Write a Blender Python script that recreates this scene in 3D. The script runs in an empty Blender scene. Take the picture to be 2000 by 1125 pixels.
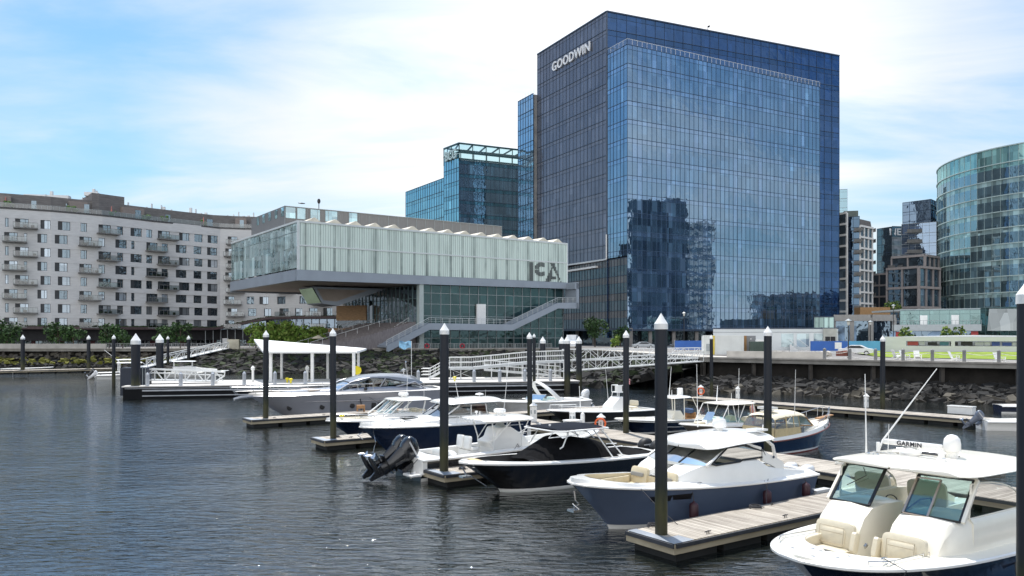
import bpy, math, random
from mathutils import Vector, Matrix, noise
C = bpy.context.scene
COL = C.collection
R = math.radians
PI = math.pi
random.seed(7)
# ---------------------------------------------------------------- camera
F = 1556.0      # focal length in pixels of a 2000 px wide picture
HZ = 655.0      # row of the horizon in that picture
CZ = 6.3        # eye height above the water
cam_d = bpy.data.cameras.new('camera'); cam = bpy.data.objects.new('camera', cam_d); COL.objects.link(cam)
cam.location = (0, 0, CZ); cam.rotation_euler = (R(90), 0, 0)
cam_d.sensor_width = 36; cam_d.lens = 36*F/2000; cam_d.shift_y = (HZ-562.5)/2000
cam_d.clip_start = 0.3; cam_d.clip_end = 6000
C.camera = cam
C.render.resolution_x = 1024; C.render.resolution_y = 576
# ---------------------------------------------------------------- light and sky
SUN_EL, SUN_AZ = 67.0, -14.0       # azimuth clockwise from +Y
w = bpy.data.worlds.new('World'); C.world = w; w.use_nodes = True
nt = w.node_tree; nt.nodes.clear()
def N(nt, t, **k):
    n = nt.nodes.new(t)
    for a, b in k.items(): setattr(n, a, b)
    return n
sky = N(nt, 'ShaderNodeTexSky', sky_type='NISHITA', sun_disc=False)
sky.sun_elevation = R(SUN_EL); sky.sun_rotation = R(SUN_AZ); sky.air_density = 1.35; sky.dust_density = 0.9; sky.ozone_density = 1.6
bg = N(nt, 'ShaderNodeBackground'); bg.inputs[1].default_value = 0.13
out = N(nt, 'ShaderNodeOutputWorld')
tc = N(nt, 'ShaderNodeTexCoord')
def math_(nt, op, a, b=None, clamp=False):
    n = N(nt, 'ShaderNodeMath', operation=op, use_clamp=clamp)
    for i, x in enumerate((a, b)):
        if x is None: continue
        if isinstance(x, (int, float)): n.inputs[i].default_value = x
        else: nt.links.new(x, n.inputs[i])
    return n.outputs[0]
sep = N(nt, 'ShaderNodeSeparateXYZ'); nt.links.new(tc.outputs['Generated'], sep.inputs[0])
# clouds are a layer at constant height: direction / elevation
zc = math_(nt, 'ADD', math_(nt, 'MAXIMUM', sep.outputs[2], 0.0), 0.16)
cx = math_(nt, 'DIVIDE', sep.outputs[0], zc); cy = math_(nt, 'DIVIDE', sep.outputs[1], zc)
cmb = N(nt, 'ShaderNodeCombineXYZ'); nt.links.new(cx, cmb.inputs[0]); nt.links.new(cy, cmb.inputs[1])
mp = N(nt, 'ShaderNodeMapping'); mp.inputs['Rotation'].default_value = (0, 0, R(28)); mp.inputs['Scale'].default_value = (0.75, 1.9, 1); mp.inputs['Location'].default_value = (3.1, 1.7, 0.3)
nt.links.new(cmb.outputs[0], mp.inputs[0])
nz = N(nt, 'ShaderNodeTexNoise'); nz.inputs['Scale'].default_value = 1.05; nz.inputs['Detail'].default_value = 10; nz.inputs['Roughness'].default_value = 0.56; nz.inputs['Distortion'].default_value = 0.5
nt.links.new(mp.outputs[0], nz.inputs['Vector'])
# more cloud towards the sun, clearer to the left and behind
dot = N(nt, 'ShaderNodeVectorMath', operation='DOT_PRODUCT'); nt.links.new(tc.outputs['Generated'], dot.inputs[0])
dot.inputs[1].default_value = Vector((0.10, 0.93, 0.30)).normalized()
bias = math_(nt, 'MULTIPLY', math_(nt, 'SUBTRACT', dot.outputs['Value'], 0.90), 2.6)
bias = math_(nt, 'MAXIMUM', bias, -0.13)
# extra cloud added behind the viewer as fill for the shaded fronts
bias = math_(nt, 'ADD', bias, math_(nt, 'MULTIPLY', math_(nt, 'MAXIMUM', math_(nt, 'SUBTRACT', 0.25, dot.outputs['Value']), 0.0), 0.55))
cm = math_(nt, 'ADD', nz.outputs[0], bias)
mr = N(nt, 'ShaderNodeMapRange', interpolation_type='SMOOTHSTEP'); mr.inputs[1].default_value = 0.26; mr.inputs[2].default_value = 0.84
nt.links.new(cm, mr.inputs[0])
mix = N(nt, 'ShaderNodeMix', data_type='RGBA'); nt.links.new(mr.outputs[0], mix.inputs[0])
# pale blue air near the horizon
hzf = math_(nt, 'POWER', 2.718, math_(nt, 'MULTIPLY', math_(nt, 'ABSOLUTE', sep.outputs[2]), -7.0))
hmx = N(nt, 'ShaderNodeMix', data_type='RGBA'); nt.links.new(math_(nt, 'MULTIPLY', hzf, 0.85), hmx.inputs[0]); tnt = N(nt, 'ShaderNodeMix', data_type='RGBA', blend_type='MULTIPLY'); tnt.inputs[0].default_value = 1; nt.links.new(sky.outputs[0], tnt.inputs[6]); tnt.inputs[7].default_value = (0.35, 0.525, 0.66, 1); nt.links.new(tnt.outputs[2], hmx.inputs[6]); hmx.inputs[7].default_value = (2.35, 3.0, 3.5, 1)
nt.links.new(hmx.outputs[2], mix.inputs[6]); 
gain = math_(nt, 'ADD', math_(nt, 'MULTIPLY', math_(nt, 'MAXIMUM', math_(nt, 'MULTIPLY', dot.outputs['Value'], -1), 0), 0.9), math_(nt, 'ADD', 0.94, math_(nt, 'MULTIPLY', math_(nt, 'MAXIMUM', math_(nt, 'SUBTRACT', dot.outputs['Value'], 0.93), 0), 3.5)))  # cloud brightened behind the viewer as added fill, and near the sun
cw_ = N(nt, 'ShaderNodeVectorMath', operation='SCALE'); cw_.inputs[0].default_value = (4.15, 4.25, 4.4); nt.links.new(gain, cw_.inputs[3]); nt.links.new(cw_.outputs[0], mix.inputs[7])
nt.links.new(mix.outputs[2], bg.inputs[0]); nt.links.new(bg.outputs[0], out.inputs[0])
sl = bpy.data.lights.new('sun', 'SUN'); sl.energy = 3.0; sl.angle = R(0.5); sl.color = (1, 0.96, 0.90)
so = bpy.data.objects.new('sun', sl); COL.objects.link(so)
sd = Vector((math.sin(R(SUN_AZ))*math.cos(R(SUN_EL)), math.cos(R(SUN_AZ))*math.cos(R(SUN_EL)), math.sin(R(SUN_EL))))
so.rotation_euler = sd.to_track_quat('Z', 'Y').to_euler(); so.location = (0, 0, 60)
C.view_settings.view_transform = 'Standard'; C.view_settings.look = 'None'; C.view_settings.gamma = 1; C.view_settings.exposure = 0.95
C.cycles.max_bounces = 6; C.cycles.transparent_max_bounces = 16; C.cycles.caustics_reflective = False; C.cycles.caustics_refractive = False
# ---------------------------------------------------------------- helpers
def gp(px, py, z=0.0):
    """point at height z that the photograph shows at (px, py)"""
    Y = (CZ-z)*F/(py-HZ); return Vector(((px-1000)*Y/F, Y, z))
def dp(px, py, Y):
    """point at distance Y"""
    return Vector(((px-1000)*Y/F, Y, CZ-(py-HZ)*Y/F))
U = Vector((math.cos(R(35)), math.sin(R(35)), 0)); V = Vector((-math.sin(R(35)), math.cos(R(35)), 0))
P1 = Vector((4.25, 23.06, 0))
def uv(u, v, z=0.0): return P1 + U*u + V*v + Vector((0, 0, z))

class MB:
    def __init__(s, T=None): s.v = []; s.f = []; s.m = []; s.T = T; s.k = []
    def cut(s): s.k.append((len(s.v), len(s.f))); return s
    def build_each(s, name, mats, parent, **kw):
        """one object per piece; a piece ends at each cut()"""
        a = (0, 0)
        for e in s.k+[(len(s.v), len(s.f))]:
            if e[1] > a[1]:
                p = MB(); p.v = s.v[a[0]:e[0]]; p.f = [tuple(i-a[0] for i in f) for f in s.f[a[1]:e[1]]]; p.m = s.m[a[1]:e[1]]; p.build(name, mats, parent, **kw)
            a = e
    def add(s, vs, fs, mi=0):
        o = len(s.v)
        for p in vs:
            p = Vector(p)
            s.v.append(s.T @ p if s.T is not None else p)
        for f in fs: s.f.append(tuple(i+o for i in f)); s.m.append(mi)
        return s
    def quad(s, a, b, c, d, mi=0): return s.add((a, b, c, d), ((0, 1, 2, 3),), mi)
    def box(s, x0, x1, y0, y1, z0, z1, mi=0):
        vs = [(x, y, z) for z in (z0, z1) for y in (y0, y1) for x in (x0, x1)]
        return s.add(vs, ((0, 2, 3, 1), (4, 5, 7, 6), (0, 1, 5, 4), (2, 6, 7, 3), (0, 4, 6, 2), (1, 3, 7, 5)), mi)
    def obox(s, c, ax, hx, hy, hz, mi=0, up=(0, 0, 1)):
        """box centred on c, long axis ax"""
        c = Vector(c); ax = Vector(ax).normalized(); up = Vector(up)
        ay = up.cross(ax)
        if ay.length < 1e-4: ay = Vector((0, 1, 0)).cross(ax)
        ay.normalize(); az = ax.cross(ay)
        vs = [c+ax*i*hx+ay*j*hy+az*k*hz for k in (-1, 1) for j in (-1, 1) for i in (-1, 1)]
        return s.add(vs, ((0, 2, 3, 1), (4, 5, 7, 6), (0, 1, 5, 4), (2, 6, 7, 3), (0, 4, 6, 2), (1, 3, 7, 5)), mi)
    def beam(s, a, b, w, h, mi=0):
        a = Vector(a); b = Vector(b); return s.obox((a+b)/2, b-a, (b-a).length/2, w/2, h/2, mi)
    def tube(s, pts, r, n=8, mi=0, caps=True):
        pts = [Vector(p) for p in pts]; k = len(pts)
        rs = r if isinstance(r, (list, tuple)) else [r]*k
        vs = []; prev = None
        for i, p in enumerate(pts):
            d = (pts[min(i+1, k-1)]-pts[max(i-1, 0)]).normalized()
            a = Vector((0, 0, 1)) if abs(d.z) < 0.9 else Vector((1, 0, 0))
            if prev is not None: a = prev
            x = (a - d*a.dot(d)).normalized(); y = d.cross(x); prev = x
            for j in range(n):
                t = 2*PI*j/n; vs.append(p + (x*math.cos(t)+y*math.sin(t))*rs[i])
        fs = [(i*n+j, i*n+(j+1) % n, (i+1)*n+(j+1) % n, (i+1)*n+j) for i in range(k-1) for j in range(n)]
        if caps: fs += [tuple(range(n))[::-1], tuple((k-1)*n+j for j in range(n))]
        return s.add(vs, fs, mi)
    def prism(s, poly, z0, z1, mi=0):
        n = len(poly)
        vs = [(p[0], p[1], z0) for p in poly]+[(p[0], p[1], z1) for p in poly]
        fs = [tuple(range(n))[::-1], tuple(range(n, 2*n))]+[(i, (i+1) % n, n+(i+1) % n, n+i) for i in range(n)]
        return s.add(vs, fs, mi)
    def prism_y(s, poly, y0, y1, mi=0):
        """poly in (x, z), extruded along y"""
        n = len(poly)
        vs = [(p[0], y0, p[1]) for p in poly]+[(p[0], y1, p[1]) for p in poly]
        fs = [tuple(range(n)), tuple(range(n, 2*n))[::-1]]+[(i, n+i, n+(i+1) % n, (i+1) % n) for i in range(n)]
        return s.add(vs, fs, mi)
    def lathe(s, prof, c=(0, 0, 0), n=16, mi=0, axis='z', sx=1, sy=1):
        c = Vector(c); vs = []
        for r, z in prof:
            for j in range(n):
                t = 2*PI*j/n; x, y = r*math.cos(t)*sx, r*math.sin(t)*sy
                vs.append(c+(Vector((x, y, z)) if axis == 'z' else Vector((z, x, y)) if axis == 'x' else Vector((x, z, y))))
        k = len(prof)
        fs = [(i*n+j, i*n+(j+1) % n, (i+1)*n+(j+1) % n, (i+1)*n+j) for i in range(k-1) for j in range(n)]
        fs += [tuple(range(n))[::-1], tuple((k-1)*n+j for j in range(n))]
        return s.add(vs, fs, mi)
    def loft(s, secs, mi=0, closed=False, caps=False, mis=None):
        n = len(secs[0]); vs = [p for q in secs for p in q]; o = len(s.f)
        fs = []; ms = []
        for i in range(len(secs)-1):
            for j in range(n if closed else n-1):
                fs.append((i*n+j, i*n+(j+1) % n, (i+1)*n+(j+1) % n, (i+1)*n+j)); ms.append(mis[j] if mis else mi)
        if caps: fs += [tuple(range(n))[::-1], tuple((len(secs)-1)*n+j for j in range(n))]; ms += [mi, mi]
        s.add(vs, fs, mi); s.m[o:] = ms
        return s
    def ball(s, c, rx, ry=None, rz=None, n=10, mi=0):
        ry = ry or rx; rz = rz or rx; k = max(4, n//2+1)
        vs = [Vector(c)+Vector((0, 0, -rz))]
        for i in range(1, k):
            a = PI*i/k-PI/2
            for j in range(n):
                t = 2*PI*j/n; vs.append(Vector(c)+Vector((rx*math.cos(a)*math.cos(t), ry*math.cos(a)*math.sin(t), rz*math.sin(a))))
        vs.append(Vector(c)+Vector((0, 0, rz))); e = len(vs)-1
        fs = [(0, 1+(j+1) % n, 1+j) for j in range(n)]+[(e, e-n+j, e-n+(j+1) % n) for j in range(n)]
        fs += [(1+i*n+j, 1+i*n+(j+1) % n, 1+(i+1)*n+(j+1) % n, 1+(i+1)*n+j) for i in range(k-2) for j in range(n)]
        return s.add(vs, fs, mi)
    def build(s, name, mats, parent=None, smooth=None, bevel=0, world=False, origin=None, label=None, subsurf=0):
        me = bpy.data.meshes.new(name)
        vs = s.v
        o = bpy.data.objects.new(name, me); COL.objects.link(o)
        if parent is not None:
            o.parent = parent
            if world:
                Mi = mw(parent).inverted(); vs = [Mi @ p for p in vs]
        else:
            if origin is None:
                xs = [p.x for p in vs]; ys = [p.y for p in vs]; zs = [p.z for p in vs]
                origin = Vector(((min(xs)+max(xs))/2, (min(ys)+max(ys))/2, min(zs)))
            o.location = origin; vs = [p-Vector(origin) for p in vs]
        me.from_pydata([tuple(p) for p in vs], [], s.f)
        if not isinstance(mats, (list, tuple)): mats = [mats]
        for m in mats: me.materials.append(m)
        me.polygons.foreach_set('material_index', s.m)
        if smooth:
            me.polygons.foreach_set('use_smooth', [True]*len(me.polygons)); me.set_sharp_from_angle(angle=R(smooth if smooth is not True else 40))
        me.update()
        if bevel:
            b = o.modifiers.new('bevel', 'BEVEL'); b.width = bevel; b.segments = 2; b.limit_method = 'ANGLE'; b.angle_limit = R(35)
        if subsurf:
            b = o.modifiers.new('sub', 'SUBSURF'); b.levels = b.render_levels = subsurf
        if label: o['label'] = label
        return o
def mw(o):
    m = Matrix.Translation(o.location) @ o.rotation_euler.to_matrix().to_4x4() @ Matrix.Diagonal((*o.scale, 1))
    return mw(o.parent) @ m if o.parent else m
def tag(o, label=None, cat=None, group=None, kind=None):
    for k, x in (('label', label), ('category', cat), ('group', group), ('kind', kind)):
        if x: o[k] = x
    return o
def thing(name, label, cat, loc, rz=0.0, group=None):
    o = bpy.data.objects.new(name, None); COL.objects.link(o); o.empty_display_size = 0.3
    o.location = loc; o.rotation_euler = (0, 0, rz)
    return tag(o, label, cat, group)
def copy_tree(o, parent=None):
    c = o.copy(); COL.objects.link(c)
    if parent is not None: c.parent = parent
    for ch in [x for x in bpy.data.objects if x.parent == o]: copy_tree(ch, c)
    return c
def text_mesh(txt, size, depth, name, m, parent, M, bold=0.0, spacing=1.0, sx=1.0):
    cu = bpy.data.curves.new('t', 'FONT'); cu.body = txt; cu.size = size; cu.extrude = depth/2; cu.offset = bold; cu.space_character = spacing; cu.resolution_u = 3
    cu.align_x = 'CENTER'; cu.align_y = 'CENTER'
    t = bpy.data.objects.new('t', cu); COL.objects.link(t); bpy.context.view_layer.update()
    me = bpy.data.meshes.new_from_object(t.evaluated_get(bpy.context.evaluated_depsgraph_get()))
    bpy.data.objects.remove(t)
    me.transform(M @ Matrix.Diagonal((sx, 1, 1, 1))); me.materials.clear(); me.materials.append(m)
    o = bpy.data.objects.new(name, me); COL.objects.link(o)
    if parent: o.parent = parent
    return o
# ---------------------------------------------------------------- materials
MATS = {}
def mat(name, col, rough=0.5, metal=0.0, var=0.12, scale=1.5, bump=0.0, bscale=None, spec=0.5, stretch=(1, 1, 1), coat=0.0, detail=4):
    if name in MATS: return MATS[name]
    m = bpy.data.materials.new(name); m.use_nodes = True; t = m.node_tree; b = t.nodes['Principled BSDF']
    b.inputs['Roughness'].default_value = rough; b.inputs['Metallic'].default_value = metal; b.inputs['Specular IOR Level'].default_value = spec
    b.inputs['Coat Weight'].default_value = coat; b.inputs['Coat Roughness'].default_value = 0.05
    tc = N(t, 'ShaderNodeTexCoord'); mp = N(t, 'ShaderNodeMapping'); mp.inputs['Scale'].default_value = stretch
    nz = N(t, 'ShaderNodeTexNoise'); nz.inputs['Scale'].default_value = scale; nz.inputs['Detail'].default_value = detail
    t.links.new(tc.outputs['Object'], mp.inputs[0]); t.links.new(mp.outputs[0], nz.inputs['Vector'])
    cr = N(t, 'ShaderNodeValToRGB'); cr.color_ramp.elements[0].position = 0.3; cr.color_ramp.elements[1].position = 0.7
    cr.color_ramp.elements[0].color = tuple(min(1, max(0, c*(1-var))) for c in col[:3])+(1,); cr.color_ramp.elements[1].color = tuple(min(1, c*(1+var)) for c in col[:3])+(1,)
    t.links.new(nz.outputs[0], cr.inputs[0]); t.links.new(cr.outputs[0], b.inputs['Base Color'])
    if bump:
        n2 = N(t, 'ShaderNodeTexNoise'); n2.inputs['Scale'].default_value = bscale or scale*4; n2.inputs['Detail'].default_value = 5
        t.links.new(mp.outputs[0], n2.inputs['Vector'])
        bp = N(t, 'ShaderNodeBump'); bp.inputs['Strength'].default_value = 1; bp.inputs['Distance'].default_value = bump
        t.links.new(n2.outputs[0], bp.inputs['Height']); t.links.new(bp.outputs[0], b.inputs['Normal'])
    MATS[name] = m; return m
def facade_glass(name, tint, inner, refl=0.45, pw=1.5, ph=4.0, wob=0.012, var=0.5, rough=0.02, wscale=0.45):
    """reflective glazing: tinted mirror over a dim interior that differs from pane to pane"""
    m = bpy.data.materials.new(name); m.use_nodes = True; t = m.node_tree; t.nodes.clear()
    o = N(t, 'ShaderNodeOutputMaterial'); mx = N(t, 'ShaderNodeMixShader'); g = N(t, 'ShaderNodeBsdfGlossy'); d = N(t, 'ShaderNodeBsdfDiffuse')
    g.inputs['Color'].default_value = tuple(tint)+(1,); g.inputs['Roughness'].default_value = rough
    tc = N(t, 'ShaderNodeTexCoord'); sp = N(t, 'ShaderNodeSeparateXYZ'); t.links.new(tc.outputs['Object'], sp.inputs[0])
    cb = N(t, 'ShaderNodeCombineXYZ')
    for i, s_ in enumerate((pw, pw, ph)):
        t.links.new(math_(t, 'FLOOR', math_(t, 'DIVIDE', math_(t, 'ADD', sp.outputs[i], 0.37), s_)), cb.inputs[i])
    wn = N(t, 'ShaderNodeTexWhiteNoise'); t.links.new(cb.outputs[0], wn.inputs['Vector'])
    cr = N(t, 'ShaderNodeValToRGB'); e = cr.color_ramp.elements
    e[0].position = 0; e[0].color = tuple(c*(1-var) for c in inner)+(1,); e[1].position = 0.85; e[1].color = tuple(c*(1+var) for c in inner)+(1,)
    x = cr.color_ramp.elements.new(1.0); x.color = tuple(min(1, c*(1+3.2*var)) for c in inner)+(1,)
    t.links.new(wn.outputs[0], cr.inputs[0]); t.links.new(cr.outputs[0], d.inputs[0])
    nz = N(t, 'ShaderNodeTexNoise'); nz.inputs['Scale'].default_value = wscale; nz.inputs['Detail'].default_value = 2
    t.links.new(tc.outputs['Object'], nz.inputs['Vector'])
    ws = N(t, 'ShaderNodeVectorMath', operation='SCALE'); ws.inputs[3].default_value = 1.0
    ad = math_(t, 'ADD', nz.outputs[0], math_(t, 'MULTIPLY', wn.outputs[0], 0.0))
    bp = N(t, 'ShaderNodeBump'); bp.inputs['Strength'].default_value = 1; bp.inputs['Distance'].default_value = wob*3
    t.links.new(ad, bp.inputs['Height']); t.links.new(bp.outputs[0], g.inputs['Normal'])
    lw = N(t, 'ShaderNodeLayerWeight'); lw.inputs['Blend'].default_value = 0.35
    f = math_(t, 'ADD', math_(t, 'MULTIPLY', lw.outputs['Fresnel'], 1-refl), refl, True)
    t.links.new(f, mx.inputs[0]); t.links.new(d.outputs[0], mx.inputs[1]); t.links.new(g.outputs[0], mx.inputs[2]); t.links.new(mx.outputs[0], o.inputs[0])
    t.nodes.remove(ws)
    MATS[name] = m; return m
def clear_glass(name, tint=(0.75, 0.9, 0.9), refl=0.12, rough=0.0):
    m = bpy.data.materials.new(name); m.use_nodes = True; t = m.node_tree; t.nodes.clear()
    o = N(t, 'ShaderNodeOutputMaterial'); mx = N(t, 'ShaderNodeMixShader'); g = N(t, 'ShaderNodeBsdfGlossy'); d = N(t, 'ShaderNodeBsdfTransparent')
    nz = N(t, 'ShaderNodeTexNoise'); nz.inputs['Scale'].default_value = 0.7
    tc = N(t, 'ShaderNodeTexCoord'); t.links.new(tc.outputs['Object'], nz.inputs['Vector'])
    cr = N(t, 'ShaderNodeValToRGB'); cr.color_ramp.elements[0].color = tuple(c*0.94 for c in tint)+(1,); cr.color_ramp.elements[1].color = tuple(tint)+(1,)
    t.links.new(nz.outputs[0], cr.inputs[0]); t.links.new(cr.outputs[0], d.inputs['Color']); g.inputs['Roughness'].default_value = rough
    lw = N(t, 'ShaderNodeLayerWeight'); lw.inputs['Blend'].default_value = 0.3
    f = math_(t, 'ADD', math_(t, 'MULTIPLY', lw.outputs['Fresnel'], 0.8), refl, True)
    t.links.new(f, mx.inputs[0]); t.links.new(d.outputs[0], mx.inputs[1]); t.links.new(g.outputs[0], mx.inputs[2]); t.links.new(mx.outputs[0], o.inputs[0])
    MATS[name] = m; return m
gel = mat('gelcoat_white', (0.80, 0.79, 0.76), 0.22, var=0.03, scale=2, coat=0.4)
cream = mat('gelcoat_cream', (0.83, 0.79, 0.69), 0.25, var=0.03, scale=2, coat=0.4)
vinyl = mat('vinyl_cream', (0.64, 0.58, 0.45), 0.5, var=0.05, scale=8, bump=0.002, bscale=40)
tan = mat('vinyl_tan', (0.60, 0.52, 0.36), 0.5, var=0.06, scale=8, bump=0.002, bscale=40)
grey_vinyl = mat('vinyl_grey', (0.25, 0.24, 0.22), 0.5, var=0.06, scale=8)
navy = mat('hull_navy', (0.006, 0.014, 0.04), 0.12, var=0.15, scale=1, coat=0.6)
black = mat('hull_black', (0.008, 0.008, 0.009), 0.15, var=0.2, scale=1, coat=0.5)
blueh = mat('hull_slate_blue', (0.09, 0.12, 0.19), 0.15, var=0.06, scale=1, coat=0.6)
silver = mat('hull_silver', (0.32, 0.33, 0.37), 0.25, metal=0.2, var=0.05, scale=1, coat=0.5)
redb = mat('bottom_paint_red', (0.20, 0.025, 0.02), 0.6, var=0.2, scale=3)
blkb = mat('bottom_paint_black', (0.012, 0.014, 0.014), 0.6, var=0.2, scale=3)
steel = mat('stainless_steel', (0.62, 0.62, 0.62), 0.22, metal=0.9, var=0.05)
alu = mat('painted_aluminium', (0.62, 0.63, 0.63), 0.4, metal=0.2, var=0.06)
whitep = mat('white_paint', (0.78, 0.78, 0.76), 0.45, var=0.06, scale=3)
blackp = mat('black_plastic', (0.012, 0.012, 0.014), 0.35, var=0.2, scale=3)
rubber = mat('rubber_strip', (0.035, 0.038, 0.045), 0.55, var=0.2, scale=3)
canvas_b = mat('black_canvas', (0.006, 0.006, 0.007), 0.95, spec=0.1, var=0.3, scale=4, bump=0.01, bscale=5)
canvas_t = mat('tan_canvas', (0.52, 0.42, 0.24), 0.85, var=0.07, scale=4, bump=0.008, bscale=5)
canvas_c = mat('cream_canvas', (0.68, 0.62, 0.48), 0.85, var=0.06, scale=4, bump=0.006, bscale=4)
teak = mat('teak', (0.36, 0.19, 0.08), 0.5, var=0.25, scale=6, stretch=(1, 8, 8))
maroon = mat('fender_maroon', (0.045, 0.014, 0.022), 0.5, var=0.2, scale=5)
rope_m = mat('rope', (0.05, 0.05, 0.055), 0.9, var=0.3, scale=20)
rope_w = mat('rope_white', (0.55, 0.54, 0.5), 0.9, var=0.2, scale=20)
dark_in = mat('dark_interior', (0.02, 0.02, 0.022), 0.8, var=0.3)
bglass = clear_glass('boat_glass', (0.62, 0.86, 0.84), 0.14)
tglass = clear_glass('boat_glass_smoked', (0.16, 0.20, 0.22), 0.16)
vinylw = clear_glass('clear_vinyl', (0.72, 0.70, 0.62), 0.10, 0.05)
conc = mat('concrete', (0.42, 0.40, 0.37), 0.85, var=0.18, scale=0.6, bump=0.01, bscale=8, detail=8)
concd = mat('concrete_weathered', (0.24, 0.23, 0.21), 0.9, var=0.3, scale=0.5, bump=0.02, bscale=6, detail=8)
# ================================================================ the setting
# water
def water_mat():
    m = bpy.data.materials.new('harbour_water'); m.use_nodes = True; t = m.node_tree; b = t.nodes['Principled BSDF']
    b.inputs['Roughness'].default_value = 0.035; b.inputs['IOR'].default_value = 2.3
    tc = N(t, 'ShaderNodeTexCoord')
    big = N(t, 'ShaderNodeTexNoise'); big.inputs['Scale'].default_value = 0.05; big.inputs['Detail'].default_value = 3
    t.links.new(tc.outputs['Object'], big.inputs['Vector'])
    cr = N(t, 'ShaderNodeValToRGB'); cr.color_ramp.elements[0].color = (0.006, 0.008, 0.007, 1); cr.color_ramp.elements[1].color = (0.012, 0.015, 0.014, 1)
    t.links.new(big.outputs[0], cr.inputs[0]); t.links.new(cr.outputs[0], b.inputs['Base Color'])
    def layer(scale, rot, sx, sy, detail=3, rough=0.5, dist=0.6):
        mp = N(t, 'ShaderNodeMapping'); mp.inputs['Rotation'].default_value = (0, 0, R(rot)); mp.inputs['Scale'].default_value = (sx, sy, 1)
        n = N(t, 'ShaderNodeTexNoise'); n.inputs['Scale'].default_value = scale; n.inputs['Detail'].default_value = detail; n.inputs['Roughness'].default_value = rough; n.inputs['Distortion'].default_value = dist
        t.links.new(tc.outputs['Object'], mp.inputs[0]); t.links.new(mp.outputs[0], n.inputs['Vector']); return n.outputs[0]
    a = layer(0.5, 20, 1, 2.4); c = layer(1.35, 12, 1, 2.9, 4); d = layer(6.5, -20, 1, 1.5, 2)
    # calm and ruffled areas
    cal = layer(0.035, 10, 1, 1.6, 2)
    mr = N(t, 'ShaderNodeMapRange'); mr.inputs[1].default_value = 0.38; mr.inputs[2].default_value = 0.62; mr.inputs[3].default_value = 0.35; mr.inputs[4].default_value = 1.3
    t.links.new(cal, mr.inputs[0])
    h = math_(t, 'ADD', math_(t, 'MULTIPLY', a, 0.10), math_(t, 'ADD', math_(t, 'MULTIPLY', c, 0.110), math_(t, 'MULTIPLY', d, 0.008)))
    h = math_(t, 'MULTIPLY', h, mr.outputs[0])
    # sheltered water between the docks lies calmer than the open basin
    dp_ = N(t, 'ShaderNodeVectorMath', operation='DOT_PRODUCT'); t.links.new(tc.outputs['Object'], dp_.inputs[0]); dp_.inputs[1].default_value = (U.x, U.y, 0)
    m2 = N(t, 'ShaderNodeMapRange', interpolation_type='SMOOTHSTEP'); m2.inputs[1].default_value = P1.dot(U)-9; m2.inputs[2].default_value = P1.dot(U)+1; m2.inputs[3].default_value = 1.0; m2.inputs[4].default_value = 0.40
    t.links.new(dp_.outputs['Value'], m2.inputs[0]); h = math_(t, 'MULTIPLY', h, m2.outputs[0])
    bp = N(t, 'ShaderNodeBump'); bp.inputs['Strength'].default_value = 1; bp.inputs['Distance'].default_value = 1.0
    t.links.new(h, bp.inputs['Height']); t.links.new(bp.outputs[0], b.inputs['Normal'])
    return m
b = MB(); b.quad((-3000, -600, 0), (3000, -600, 0), (3000, 4000, 0), (-3000, 4000, 0))
tag(b.build('water', water_mat(), origin=(0, 0, 0)), kind='structure')
# ground: shoreline polyline of the quay edge (front), going left to right
ZD = 3.5
SHORE = [Vector((-420, 170)), Vector((-130, 161)), Vector((-58, 161)), Vector((-20, 160)), Vector((8, 160)), Vector((16, 140)), Vector((23, 97.5)), Vector((48.5, 76.4)), Vector((82, 48)), Vector((200, -40))]
asphalt = mat('paving', (0.20, 0.19, 0.18), 0.9, var=0.2, scale=0.15, bump=0.005, bscale=3, detail=8)
b = MB()
inner = []
for i, p in enumerate(SHORE):
    d = (SHORE[min(i+1, len(SHORE)-1)]-SHORE[max(i-1, 0)]).normalized(); n = Vector((-d.y, d.x)); inner.append(p+n*1.2)
poly = inner+[Vector((2500, 0)), Vector((2500, 3500)), Vector((-2500, 3500)), Vector((-2500, 300))]
b.add([(p.x, p.y, ZD) for p in poly], (tuple(range(len(poly))),))
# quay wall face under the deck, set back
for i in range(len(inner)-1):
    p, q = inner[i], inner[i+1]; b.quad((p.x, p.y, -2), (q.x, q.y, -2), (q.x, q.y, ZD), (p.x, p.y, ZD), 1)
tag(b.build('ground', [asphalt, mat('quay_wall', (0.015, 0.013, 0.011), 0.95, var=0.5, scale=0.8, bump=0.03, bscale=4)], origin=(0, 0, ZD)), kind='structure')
# deck slab that overhangs the rocks
boards = mat('promenade_paving', (0.46, 0.43, 0.38), 0.85, var=0.12, scale=1.2, stretch=(1, 1, 1), bump=0.004, bscale=6)
b = MB()
def off(i, dist):
    d = (SHORE[min(i+1, len(SHORE)-1)]-SHORE[max(i-1, 0)]).normalized(); n = Vector((-d.y, d.x)); return SHORE[i]+n*dist
for i in range(len(SHORE)-1):
    p, q = SHORE[i], SHORE[i+1]; p2, q2 = off(i, 7), off(i+1, 7)
    t_, bo = ZD+0.02, ZD-0.42
    b.quad((p.x, p.y, t_), (q.x, q.y, t_), (q2.x, q2.y, t_), (p2.x, p2.y, t_), 0)
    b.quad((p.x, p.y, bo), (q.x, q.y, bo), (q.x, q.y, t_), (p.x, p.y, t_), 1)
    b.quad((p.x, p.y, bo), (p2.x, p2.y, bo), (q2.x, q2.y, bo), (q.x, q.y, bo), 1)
tag(b.build('promenade', [boards, concd], origin=(0, 0, ZD)), kind='structure')
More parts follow.
